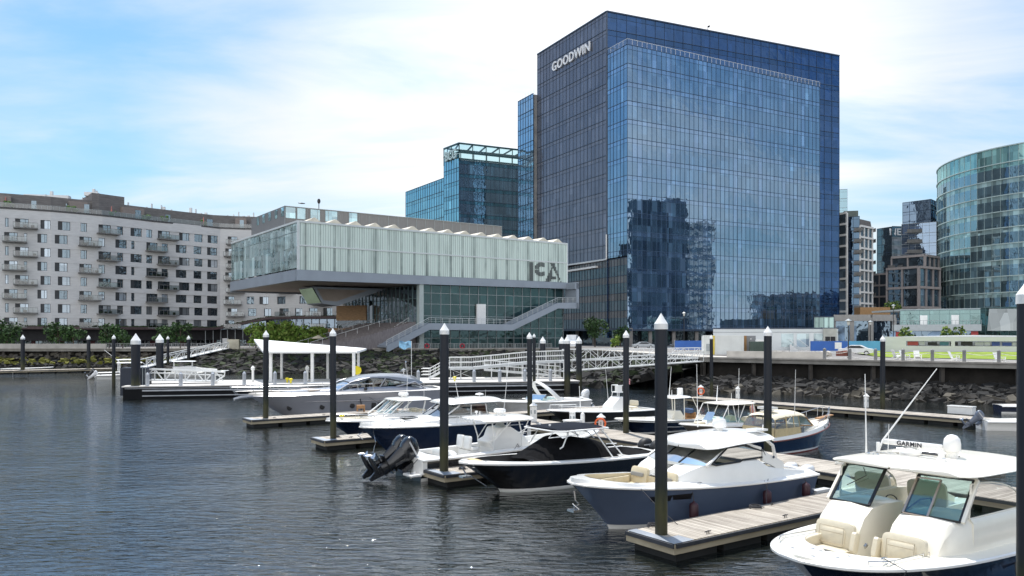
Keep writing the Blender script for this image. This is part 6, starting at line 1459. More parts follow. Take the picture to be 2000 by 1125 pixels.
def fender(parent, x, y, z, m, ln=.62, r=.14, top=None):
    b = MB(); b.lathe(((.02, ln/2+.07), (.045, ln/2+.03), (r*.8, ln/2-.01), (r, ln/2-.07), (r, -ln/2+.07), (r*.8, -ln/2+.01), (.02, -ln/2-.03)), (x, y, z), 14); o = b.build('fender', m, parent, smooth=50)
    b = MB(); b.tube([(x, y, z+ln/2), (x, y*.985, z+.6*(top-z)), (x, y*.93, top)], .012, 5); b.build('fender_line', rope_m, o)
def outboard(parent, x, y, z, m, tilt=0., s=1.0, name='outboard_motor', leg=None):
    """cowl behind the transom at x; tilt (radians) swings the leg up and aft"""
    M_ = Matrix.Translation((x, y, z)) @ Matrix.Rotation(tilt, 4, 'Y') @ Matrix.Scale(s, 4)
    b = MB(M_); secs = []
    for k, (zz, lx, ly, xo) in enumerate(((-.16, .13, .12, -.26), (-.05, .22, .17, -.29), (.08, .30, .20, -.34), (.24, .325, .205, -.37), (.36, .30, .195, -.40), (.45, .22, .16, -.42), (.49, .12, .10, -.42))):
        secs.append([(xo+math.copysign(abs(math.cos(a_))**.65, math.cos(a_))*lx, math.copysign(abs(math.sin(a_))**.65, math.sin(a_))*ly, zz) for a_ in [2*PI*i/18 for i in range(18)]])
    b.loft(secs, closed=True, caps=True); b.box(-.02, .12, -.15, .15, -.35, .12)
    o = b.build(name, m, parent, smooth=45)
    b = MB(M_); secs = [[(-.30+math.cos(a_)*lx+xo, math.sin(a_)*ly, zz) for a_ in [2*PI*i/12 for i in range(12)]] for zz, lx, ly, xo in ((-.02, .27, .18, -.03), (-.25, .23, .145, -.01), (-.45, .19, .11, 0), (-.62, .17, .085, 0), (-.80, .20, .065, -.02))]
    b.loft(secs, closed=True, caps=True)
    b.box(-.70, -.08, -.15, .15, -.62, -.60)
    b.prism_y([(-.48, -.78), (-.16, -.78), (-.20, -1.0), (-.24, -1.25), (-.34, -1.25), (-.42, -1.0)], -.028, .028); b.build('leg', leg or m, o, smooth=40)
    b = MB(M_); b.lathe(((.0, -.62), (.05, -.6), (.075, -.35), (.07, -.15), (.02, .06)), (-.28, 0, -.95), 12, axis='x'); b.build('gearcase', leg or m, o, smooth=True)
    b = MB(M_)
    for k in range(3):
        a_ = 2*PI*k/3+.4; v = Vector((0, math.cos(a_), math.sin(a_))); wv_ = Vector((0, -math.sin(a_), math.cos(a_))); c = Vector((-.86, 0, -.95)); b.add([c+v*.05-wv_*.04, c+v*.17-wv_*.10+Vector((-.05, 0, 0)), c+v*.21+wv_*.02, c+v*.15+wv_*.09+Vector((.05, 0, 0)), c+v*.05+wv_*.04], ((0, 1, 2, 3, 4),))
    b.build('propeller', steel, o)
    b = MB(M_); b.box(-.60, -.12, -.212, -.207, .22, .27); b.box(-.60, -.12, .207, .212, .22, .27); b.build('decal', mat('decal_silver', (.5, .5, .5), .3), o)
    return o
def antenna(parent, base, top, r=.014, m=None): b = MB(); b.tube([base, Vector(base).lerp(Vector(top), .12), top], [r*1.6, r*1.1, r*.6], 6); b.build('antenna', m or whitep, parent, smooth=True)
def radar_dome(parent, x, y, z, r=.3, h=.24, name='radar_dome', m=None):
    b = MB(); b.lathe(((r*.5, -.12), (r*.5, 0), (r*.95, .02), (r, h*.35), (r*.97, h*.7), (r*.8, h*.95), (.02, h)), (x, y, z), 18); b.build(name, m or gel, parent, smooth=45)
def sat_dome(parent, x, y, z, r=.25):
    b = MB(); b.lathe(((r*.7, -.15), (r*.75, 0), (r, .04), (r, .22), (r*.9, .34), (r*.55, .43), (.02, .46)), (x, y, z), 20); o = b.build('satellite_dome', gel, parent, smooth=45); return o
def pane(b, pts): b.add(pts, (tuple(range(len(pts))),))
def frame(b, pts, r=.022, closed=True): b.tube(list(pts)+([pts[0], pts[1]] if closed else []), r, 6)
def boat(name, label, cat, pos, heading, group='boats moored at the floating docks'):
    return thing(name, label, cat, (pos.x, pos.y, 0), R(heading), group)
OUT, INN = 215, 35     # bow towards the open water / towards the shore

# ---------------------------------------------------------------- A: cream bow-rider with hardtop, nearest
def boatA():
    L_ = 11.2; o = boat('motorboat', 'cream hardtop motorboat with open bow seats and radar bar, cut by the right frame edge', 'boat', uv(9.85, -5.65), OUT)
    h = Hull(L_, 4.35, 1.06, 1.33, rake=1.3, t0=.42, p=2.9, q=2.3, flare=.82, curve=1.6); h.build(o, navy, gel, blkb, trim=gel, rail_r=.05)
    W = 6.95     # x of the windscreen foot
    op = opening((.02, .20, 1.35, 0), (.60, .90, 1.32, .42))
    h.deck(o, cream, op, zf=lambda t: .62 if t > .5 else .6, wall=cream, floor=cream, camber=.06)
    # hollow helm area: only the forward part of each console is solid
    for sg in (1, -1):
        b = MB(); ysec = lambda x: (1.74-.16*max(0, x-7.1))
        secs = []
        for (x, zt) in ((6.3, 1.98), (7.1, 2.02), (7.75, 1.96), (8.08, 1.76), (8.32, 1.42), (8.42, 1.15), (8.45, .62)):
            yo_ = ysec(x)*sg; secs.append([(x, .36*sg, .6), (x, .36*sg, zt), (x, .36*sg+(yo_-.36*sg)*.5, zt+.035), (x, yo_-.10*sg, zt-.02), (x, yo_, zt-.14), (x, yo_+.03*sg, 1.18), (x, yo_*.8, .7)])
        b.loft(secs if sg > 0 else [q[::-1] for q in secs], caps=True); b.build('console', cream, o, smooth=38)
        # side coaming sweeping aft under the side window
        b = MB(); secs = []
        for x, zt in ((1.2, 1.32), (2.0, 1.62), (3.2, 1.86), (4.5, 1.96), (6.5, 1.98), (7.1, 2.0)): secs.append([(x, 1.76*sg, 1.12), (x, 1.77*sg, zt-.1), (x, 1.70*sg, zt), (x, 1.54*sg, zt), (x, 1.50*sg, .62)])
        b.loft(secs if sg > 0 else [q[::-1] for q in secs], caps=True); b.build('side_coaming', cream, o, smooth=38)
    b = MB(); b.box(1.0, 8.4, -1.45, 1.45, .58, .6); b.build('walkway_sole', cream, o)
    # windscreen: left pane, open centre, right pair, dark frames
    zf_, zt_ = 2.03, 2.86; xf, xt = 7.70, 6.95
    def wp(y, f, out_=0): yy = y*(1-.02*f); x = xf+(xt-xf)*f-.16*(abs(y)/1.5)**2; return Vector((x+out_, yy, zf_+(zt_-zf_)*f-(.05 if f < .5 else 0)*abs(y)/1.5))
    for nm, ya, yb in (('windscreen', -1.68, -.48), ('windscreen', .42, 1.66)):
        b = MB(); b.add([wp(ya, .02), wp(yb, .02), wp(yb, .98), wp(ya, .98)], ((0, 1, 2, 3),)); g_ = b.build(nm, bglass, o)
        b = MB(); fr = [wp(ya, 0), wp(yb, 0), wp(yb, 1), wp(ya, 1)]
        for i in range(4): b.beam(fr[i], fr[(i+1) % 4], .07, .045)
        b.build('frame', blackp, g_)
    b = MB(); e = [wp(.42, 0, .04), wp(.98, 0, .04), wp(.98, .92, .04), wp(.42, .92, .04)]
    # the hinged middle pane stands folded against the port pane
    for i in range(4): b.beam(e[i], e[(i+1) % 4], .045, .03)
    sc = b.build('screen_door', mat('frame_bronze', (.45, .38, .33), .35, metal=.5), o); b = MB(); b.add(e, ((0, 1, 2, 3),)); b.build('glass', bglass, sc)
    for y in (-1.74, 1.72):
        b = MB(); b.beam(wp(y, -.02), wp(y, 1.02), .09, .10); b.build('pillar', cream, o, bevel=.02)
    for sg in (-1, 1):   # curved side windows
        y = 1.66*sg; pts = [(7.1, y, 1.99)]+[(7.15-.15-2.7*math.sin(a_)*1.0, y, 1.96+.84*math.cos(a_)) for a_ in [i*PI/2/8 for i in range(9)]]
        b = MB(); pane(b, pts); g_ = b.build('side_window', bglass, o); b = MB(); b.tube(pts+[pts[0]], .025, 6); b.build('frame', cream, g_, smooth=True)
    b = MB(); b.tube([wp(-1.1, .95, .03), wp(-.9, .75, .04), wp(-1.35, .45, .04)], .012, 5); b.box(6.15, 6.3, -1.0, -.8, 2.74, 2.8); b.build('wiper', blackp, o)
    hardtop(o, 3.0, 7.6, 1.92, 2.97, .13, cream, camber=.10, slope=.03, n=5, front=.98)
    # header beam under the roof front
    b = MB(); b.beam(wp(-1.7, 1.04), wp(1.7, 1.04), .10, .06); b.build('header', cream, o)
    # aft hardtop legs with braces
    for sg in (-1, 1):
        b = MB()
        for x0, x1 in ((2.5, 3.1), (2.95, 3.45)): b.beam((x0, 1.6*sg, 1.35), (x1, 1.6*sg, 2.95), .10, .06)
        for z in (1.7, 2.1, 2.5): b.beam((2.6+.25*(z-1.5), 1.6*sg, z), (3.05+.25*(z-1.5), 1.6*sg, z+.15), .04, .05)
        b.beam((2.5, 1.4*sg, 2.3), (3.0, .7*sg, 2.9), .05, .05); b.build('hardtop_leg', cream, o)
    # roof kit
    b = MB(); b.box(5.0, 5.4, -1.0, .45, 3.13, 3.16); b.build('roof_hatch', dark_in, o)
    b = MB(); b.tube([(5.1, -1.2, 3.17), (5.1, .6, 3.17)], .018, 5); b.box(6.15, 6.2, -1.25, .45, 3.12, 3.17); b.build('grab_rail', steel, o)
    b = MB(); b.lathe(((.16, 0), (.16, .12), (.10, .2)), (5.75, -.45, 3.1), 14); b.box(5.56, 5.74, -1.25, .30, 3.33, 3.47); b.box(5.6, 5.7, -.55, -.35, 3.15, 3.35); ra = b.build('open_array_radar', gel, o, bevel=.03)
    M_ = Matrix.Translation((5.751, -.50, 3.40)) @ Matrix.Rotation(PI/2, 4, 'Z') @ Matrix.Rotation(PI/2, 4, 'X')
    text_mesh('GARMIN', .17, .006, 'lettering', mat('lettering_dark', (.02, .02, .025), .4), ra, M_, bold=.004, spacing=1.08)
    radar_dome(o, 5.85, -.42, 3.13, .28, .16)
    sat_dome(o, 5.35, .42, 3.27, .21); b = MB(); b.lathe(((.15, 0), (.13, .22)), (5.35, .42, 3.05), 14); b.build('dome_pedestal', gel, o)
    b = MB(); b.lathe(((.12, 0), (.12, .12), (.08, .14), (.08, .26), (.03, .30)), (6.15, .55, 3.08), 12); b.build('thermal_camera', gel, o, smooth=40)
    b = MB()
    for y in (-1.25, -1.12, -.99): b.lathe(((.04, -.06), (.05, .06)), (6.45, y, 3.12), 10, axis='x')
    b.build('horn', steel, o)
    radar_dome(o, 5.9, -.75, 3.17, .12, .06, 'gps_puck'); antenna(o, (6.3, -1.38, 3.08), (6.3, -1.42, 5.25), .018)
    antenna(o, (5.9, -1.0, 3.1), (5.85, -1.0, 3.9), .01); antenna(o, (3.1, 1.62, 3.05), (2.4, 2.0, 4.0), .022)
    b = MB(); b.tube([(6.0, -1.22, 3.12), (5.9, -1.15, 3.45), (4.8, -.25, 5.40)], [.026, .024, .010], 6); b.tube([(6.0, -1.22, 3.1), (6.0, -1.22, 3.4)], .05, 8); b.build('outrigger', whitep, o, smooth=True)
    b = MB()
    for y in (1.2, 1.45): b.tube([(2.95, y, 3.0), (2.75, y, 3.3)], .035, 8)
    b.build('rod_holders', gel, o)
    # bow seats
    for sg in (-1, 1):
        b = MB(); pads(b, 8.85, .88*sg, .98, .8, .98, .16); pads(b, 9.4, .55*sg, .96, .7, .60, .13); s_ = b.build('bow_seat', vinyl, o, smooth=35)
        b = MB(); pads(b, 8.52, .88*sg, 1.34, .66, 1.04, .17, tilt=PI/2-.18); pads(b, 8.60, .88*sg, 1.28, .44, .66, .12, tilt=PI/2-.18); pads(b, 8.64, .28*sg, 1.26, .50, .14, .22, tilt=PI/2-.3); s2 = b.build('backrest', vinyl, o, smooth=35)
        b = MB(); M2 = Matrix.Translation((8.62, .88*sg, 1.34)) @ Matrix.Rotation(PI/2-.18, 4, 'Y')
        for (xa, ya, xb, yb) in ((-.20, -.33, -.20, .33), (.20, -.33, .20, .33), (-.20, -.33, .20, -.33), (-.20, .33, .20, .33), (-.06, -.3, -.06, .3)): b.tube([M2 @ Vector((xa, ya, .075)), M2 @ Vector((xb, yb, .075))], .008, 4)
        b.build('piping', mat('piping_tan', (.35, .29, .2), .6), s2)
        b = MB()
        pts = []
        for k in range(9):
            t = .76+.13*k/8; y = min(1.25*math.sqrt(max(.05, 1-(max(0, (t-.79))/.14)**2)), h.hb(t)-.25); y = min(y, h.hbz(L_*t, .98)-.10); pts.append((L_*t, y*sg, 1.14))
        for p, q in zip(pts, pts[1:]):
            m_ = (Vector(p)+Vector(q))/2; b.obox(m_, Vector(q)-Vector(p), (Vector(q)-Vector(p)).length/2+.03, .07, .16)
        b.build('side_bolster', vinyl, o, smooth=30, bevel=.03)
        b = MB(); b.tube([(L_*(.66+.27*k/10), sg*min(1.38, h.hb(.66+.27*k/10)-.16)*(1 if k < 10 else .98), h.sz(.66+.27*k/10)+.12) for k in range(11)], .014, 6)
        for k in (0, 4, 8, 10): t = .66+.27*k/10; y = sg*min(1.38, h.hb(t)-.16); b.tube([(L_*t, y, h.sz(t)), (L_*t, y, h.sz(t)+.12)], .012, 5)
        b.build('bow_rail', steel, o, smooth=True)
    b = MB(); b.box(8.0, 9.6, -.45, .45, .60, .63); b.build('bow_sole', cream, o)
    b = MB()
    for (x, y) in ((10.3, -.3), (10.35, -.05), (10.55, .5), (10.7, -.55), (10.95, .15), (10.2, .55)): b.cut(); b.lathe(((.05, 0), (.05, .012), (.03, .018)), (x, y, h.sz(x/L_)+.07), 10)
    b.build_each('deck_fitting', steel, o)
    cleat(o, 10.0, 1.25, 1.40); cleat(o, 10.1, -1.25, 1.40); cleat(o, 6.6, -1.78, 1.48); cleat(o, 3.2, 1.8, 1.35)
    b = MB(); b.tube([(10.0, 1.27, 1.44), (10.0, 1.75, 1.30), (10.0, 1.45, .5)], .012, 5); b.build('bow_line', rope_m, o)
    b = MB(); b.tube([(8.1, -.36, 1.05), (8.0, -.36, 1.1)], .05, 8); b.lathe(((.05, 0), (.05, .02)), (7.0, .34, 1.45), 10, axis='y'); b.lathe(((.03, 0), (.03, .02)), (6.6, .34, 1.2), 10, axis='y'); b.build('console_fittings', steel, o)
    # helm and aft seats
    b = MB()
    for y in (.85, -.85): pads(b, 4.4, y, 1.45, .6, 1.1, .16); pads(b, 4.15, y, 1.85, .75, 1.1, .14, tilt=PI/2+.15)
    pads(b, 1.5, 0, 1.05, .6, 2.2, .2); pads(b, 1.2, 0, 1.35, .5, 2.3, .14, tilt=PI/2); b.build_each('helm_seat', vinyl, o, smooth=35)
    b = MB(); b.box(4.1, 4.8, .3, 1.35, .6, 1.38); b.cut(); b.box(4.1, 4.8, -1.35, -.3, .6, 1.38); b.build_each('seat_base', cream, o, bevel=.03)
    b = MB(); n_ = 18; b.tube([(6.0, -.85+.18*math.cos(2*PI*i/n_), 1.85+.18*math.sin(2*PI*i/n_)) for i in range(n_+1)], .015, 6); b.build('steering_wheel', blackp, o)
    b = MB(); b.tube([(7.6, .33, 1.98), (6.8, .35, 2.2), (6.3, .36, 2.18), (6.1, .37, 1.7)], .02, 6); b.build('door_gasket', blackp, o, smooth=True)
    for i, y in enumerate((-.95, 0, .95)): outboard(o, -.05, y, .95, mat('outboard_grey', (.05, .055, .065), .25, coat=.4), s=1.25)
    for x in (5.4, 4.6): b = MB(); b.tube([(x, 1.84, h.sz(x/L_)), (x+.05, 1.95, h.sz(x/L_)-.2), (x, 1.98, .4)], .02, 5); b.build('spring_line', rope_m, o)
    return o
boatA()
# ---------------------------------------------------------------- B: slate blue sport boat
def boatB():
    L_ = 10.6; o = boat('motorboat', 'slate blue hulled motorboat with white hardtop and tan bow seats beside the near finger dock', 'boat', uv(-.75+L_, 3.0), OUT)
    h = Hull(L_, 3.4, 1.12, 1.66, rake=1.55, t0=.42, p=2.5, q=2.0, flare=.80, curve=1.9); h.build(o, blueh, gel, gel, trim=gel, rail_r=.045)
    h.deck(o, gel, opening((.02, .26, 1.25, 0), (.655, .93, 1.02, .40)), zf=.7, wall=tan, floor=gel, camber=.10, lift=.05)
    b = MB()
    for sg in (1, -1):
        secs = []
        for x, zt, yo_ in ((.7, 1.28, 1.50), (1.6, 1.40, 1.52), (2.8, 1.62, 1.5), (3.3, 1.90, 1.46), (5.3, 1.96, 1.42), (5.9, 1.96, 1.36), (6.5, 1.80, 1.22), (6.95, 1.62, 1.06), (7.02, 1.1, 1.02)): secs.append([(x, yo_*sg+.10*sg, 1.05), (x, yo_*sg+.02*sg, zt-.22), (x, yo_*sg-.06*sg, zt), (x, (yo_-.35)*sg if x < 5.4 else .3*sg, zt+.03), (x, (yo_-.35)*sg if x < 5.4 else .3*sg, .7)])
        b.loft(secs if sg > 0 else [q[::-1] for q in secs], caps=True)
    b.build('superstructure', gel, o, smooth=38)
    zf_, zt_, xf, xt = 1.98, 2.52, 6.35, 5.15
    def wp(y, f): return Vector((xf+(xt-xf)*f-.35*(abs(y)/1.3)**2, y*(1-.05*f), zf_+(zt_-zf_)*f-.03*abs(y)))
    ys = (-1.36, -.62, 0, .62, 1.36)
    for ya, yb in ((-1.36, -.45), (-.45, .45), (.45, 1.36)):
        b = MB(); k = 4; secs = [[wp(ya+(yb-ya)*i/k, f) for f in (0, .33, .66, 1)] for i in range(k+1)]; b.loft(secs); g_ = b.build('windscreen', clear_glass('windscreen_pale', (.85, .94, .97), .45) if 'windscreen_pale' not in MATS else MATS['windscreen_pale'], o, smooth=30)
        b = MB(); b.beam(wp(ya, 0), wp(ya, 1), .05, .04); b.beam(wp(yb, 0), wp(yb, 1), .05, .04); b.build('frame', mat('frame_dark', (.03, .03, .035), .3), g_)
    for sg in (-1, 1):
        b = MB(); b.beam(wp(1.38*sg, -.02), wp(1.40*sg, 1.02), .10, .09); b.build('pillar', gel, o, bevel=.02)
        y = 1.40*sg; pts = [(5.75, y, 1.99), (4.95, y, 2.46), (4.1, y, 2.48), (3.05, y, 2.20), (2.95, y, 2.05), (3.1, y, 1.98), (4.15, y, 1.98), (4.3, y, 1.93), (5.5, y, 1.92)]
        b = MB(); pane(b, pts); g_ = b.build('side_window', bglass, o); b = MB(); b.tube(pts+[pts[0]], .035, 6); b.build('frame', blackp, g_)
        b = MB(); secs = []
        for x, z0, z1 in ((3.1, 1.85, 2.25), (2.7, 1.7, 2.05), (2.3, 1.5, 1.9), (1.9, 1.35, 1.7)): secs.append([(x, y+.05*sg, z0), (x, y+.02*sg, z1), (x, y-.08*sg, z1), (x, y-.08*sg, z0)])
        b.loft(secs, closed=True, caps=True); b.tube([(3.2, y, 2.3), (4.0, y, 2.55), (2.9, y, 2.6), (2.5, y, 2.35), (2.35, y, 1.9)], .06, 8); b.build('roof_leg', gel, o, smooth=40)
    hardtop(o, 2.1, 5.85, 1.58, 2.56, .16, gel, camber=.18, slope=-.04, n=4, front=.93, droop=.10)
    radar_dome(o, 3.6, -.1, 2.92, .26, .34); b = MB(); b.box(2.5, 3.1, .7, 1.2, 2.86, 2.93); b.tube([(2.5, .95, 2.8), (2.45, .95, 3.05)], .02, 6); b.build('roof_fitting', gel, o)
    antenna(o, (3.3, -1.4, 2.8), (3.3, -1.45, 5.2), .014)
    for sg in (-1, 1):
        b = MB(); pads(b, 7.45, .68*sg, 1.12, .8, .78, .16); s_ = b.build('bow_seat', tan, o, smooth=35)
        b = MB(); pads(b, 7.08, .66*sg, 1.42, .66, .80, .16, tilt=PI/2-.25); s2 = b.build('backrest', mat('seat_cream', (.60, .52, .36), .5, var=.04), o, smooth=35)
        b = MB(); pads(b, 7.19, .66*sg, 1.50, .14, .60, .05, tilt=PI/2-.25); b.build('band', grey_vinyl, s2)
        b = MB()
        for k in range(9):
            t = .69+.20*k/9; t2 = t+.025; w1, w2 = min(1.0, h.hbz(L_*t, 1.12)-.12)*sg, min(1.0, h.hbz(L_*t2, 1.12)-.12)*sg; p, q = Vector((L_*t, w1*.97, 1.28)), Vector((L_*t2, w2*.97, 1.28)); b.obox((p+q)/2, q-p, (q-p).length/2+.02, .05, .14); 
        b.build('side_bolster', mat('seat_cream', (.60, .52, .36), .5), o, bevel=.02)
    for x, top in ((6.8, None), (3.3, None), (1.0, None)): fender(o, x, h.hbz(x, 1.0)+.16, .52 if x > 5 else .62, maroon, .62 if x > 5 else .5, .15, top=h.sz(x/L_)+.03)
    for x in (8.9, 6.4): cleat(o, x, h.hb(x/L_)-.2, h.sz(x/L_)+.05)
    b = MB(); b.tube([(8.9, h.hb(.84)-.15, 1.58), (8.95, 2.0, 1.1), (8.7, 2.65, .6)], .013, 5); b.build('bow_line', rope_m, o)
    b = MB(); b.tube([(3.1, 1.66, 1.25), (3.6, 1.95, .8), (3.9, 2.2, .6)], .012, 5); b.build('spring_line', rope_m, o)
    b = MB()
    def hy(x, z): return h.hbz(x, z)+.012
    for xa, xb in ((6.75, 7.45), (7.55, 8.25)):
        pts = [(xa, hy(xa, .93), .93), (xb, hy(xb, .96), .96), (xb+.12, hy(xb+.12, 1.14), 1.14), (xa+.02, hy(xa+.02, 1.14), 1.14)]; pane(b, pts)
    b.build('hull_window', blackp, o)
    b = MB(); b.tube([(10.55, 0, 1.4), (10.5, 0, 1.1), (10.35, 0, .95), (10.62, 0, .82)], .025, 6); b.box(10.35, 10.7, -.16, .16, .75, .82); b.tube([(10.4, .12, .8), (10.6, 0, 1.0), (10.4, -.12, .8)], .02, 5); b.build('anchor', steel, o)
    b = MB(); pads(b, 2.2, 0, 1.15, .5, 1.6, .4); pads(b, 4.4, .6, 1.55, .5, .6, .5); pads(b, 4.4, -.6, 1.55, .5, .6, .5); b.build_each('seating', tan, o, smooth=35)
    b = MB(); b.box(4.9, 6.1, -1.2, 1.2, 1.80, 1.92); b.build('dashboard', gel, o, bevel=.03)
    b = MB(); b.lathe(((.05, -.01), (.05, .01)), (2.55, 1.48, 1.95), 12, axis='y'); b.build('badge', mull_d, o)
    for y in (-.75, 0, .75): outboard(o, -.1, y, .80, mat('outboard_white', (.7, .7, .7), .25, coat=.4), s=1.0)
    b = MB(); b.box(-.9, 0, -1.5, -1.2, .35, .45); b.box(-.9, 0, 1.2, 1.5, .35, .45); b.build('swim_platform', gel, o)
boatB()
# ---------------------------------------------------------------- C: black boat under a canvas cover
def boatC():
    L_ = 9.8; o = boat('motorboat', 'black hulled open boat with black canvas cover and dark shade top', 'boat', uv(-.55+L_, 10.1), OUT)
    h = Hull(L_, 3.0, 1.05, 1.38, rake=1.9, t0=.40, p=2.3, q=1.75, flare=.78, curve=1.8); h.build(o, black, gel, mat('bottom_white', (.6, .62, .58), .5), trim=gel, rail_r=.06)
    h.deck(o, gel, opening((.03, .93, 1.18, .42)), zf=.75, wall=dark_in, floor=gel, camber=.05)
    b = MB(); secs = []
    for x in (9.05, 9.2, 9.35, 9.45): t = x/L_; y = max(.02, h.hb(t)-.28); secs.append([(x, -y, h.sz(t)+.075), (x, 0, h.sz(t)+.09), (x, y, h.sz(t)+.075)])
    b.loft(secs); b.build('bow_pad', mat('pad_tan', (.55, .42, .22), .6), o)
    # canvas tent over console and seats
    b = MB(); secs = []
    for x, zt, w_ in ((6.75, 1.22, .9), (6.45, 1.30, 1.0), (5.6, 2.08, .30), (5.1, 2.12, .28), (4.75, 1.82, .55), (4.3, 1.96, .35), (3.6, 1.84, .5), (3.0, 1.72, .7), (2.6, 1.15, 1.15)):
        base = 1.12; secs.append([(x, -1.2, base), (x, -(1.2+w_)/2, base+(zt-base)*.55), (x, -w_*.8, zt-.06), (x, 0, zt+.02), (x, w_*.8, zt-.06), (x, (1.2+w_)/2, base+(zt-base)*.55), (x, 1.2, base)])
    b.loft(secs); b.build('canvas_cover', canvas_b, o, smooth=25)
    hardtop(o, 3.3, 5.9, 1.22, 2.42, .05, mat('shade_cloth', (.012, .015, .022), .9, spec=.1, var=.2), camber=.06, n=5, name='shade_top')
    b = MB()
    ring = [(3.25, -1.24, 2.38), (5.6, -1.28, 2.38), (6.05, -.95, 2.40), (6.05, .95, 2.40), (5.6, 1.28, 2.38), (3.25, 1.24, 2.38), (3.25, -1.24, 2.38)]; b.tube(ring, .03, 8)
    for sg in (-1, 1):
        b.tube([(5.2, 1.0*sg, 2.36), (5.6, 1.1*sg, 1.75), (5.75, 1.1*sg, 1.68)], .03, 8); b.tube([(3.9, 1.0*sg, 2.36), (3.0, 1.25*sg, 1.12)], .03, 8); b.tube([(3.5, 1.0*sg, 2.36), (2.4, 1.25*sg, 1.12)], .03, 8); b.tube([(3.3, 1.15*sg, 1.7), (2.75, 1.2*sg, 1.68)], .022, 6)
        b.tube([(4.2, .9*sg, 2.3), (3.4, .5*sg, 1.9)], .022, 6); b.tube([(5.9, .9*sg, 2.38), (6.3, 1.05*sg, 2.15), (5.0, 1.2*sg, 2.2)], .02, 6)
    b.build('top_frame', whitep, o, smooth=True)
    b = MB()
    for y in (-.6, .1): b.lathe(((.05, 0), (.05, .07)), (5.5, y, 2.5), 8)
    b.build('deck_lights', whitep, o)
    for x in (9.0, 7.2): cleat(o, x, h.hb(x/L_)-.15, h.sz(x/L_)+.05, blackp)
    b = MB(); b.tube([(9.75, 0, 1.15), (9.5, 0, .8)], .03, 6); b.box(9.4, 9.8, -.15, .15, .75, .82); b.tube([(9.3, 0, .75), (8.6, 0, .3)], .02, 5); b.build('anchor', steel, o)
    for y in (-.4, .4):
        outboard(o, -.1, y, .95, mat('outboard_cover_black', (.015, .015, .016), .6), s=1.1)
boatC()
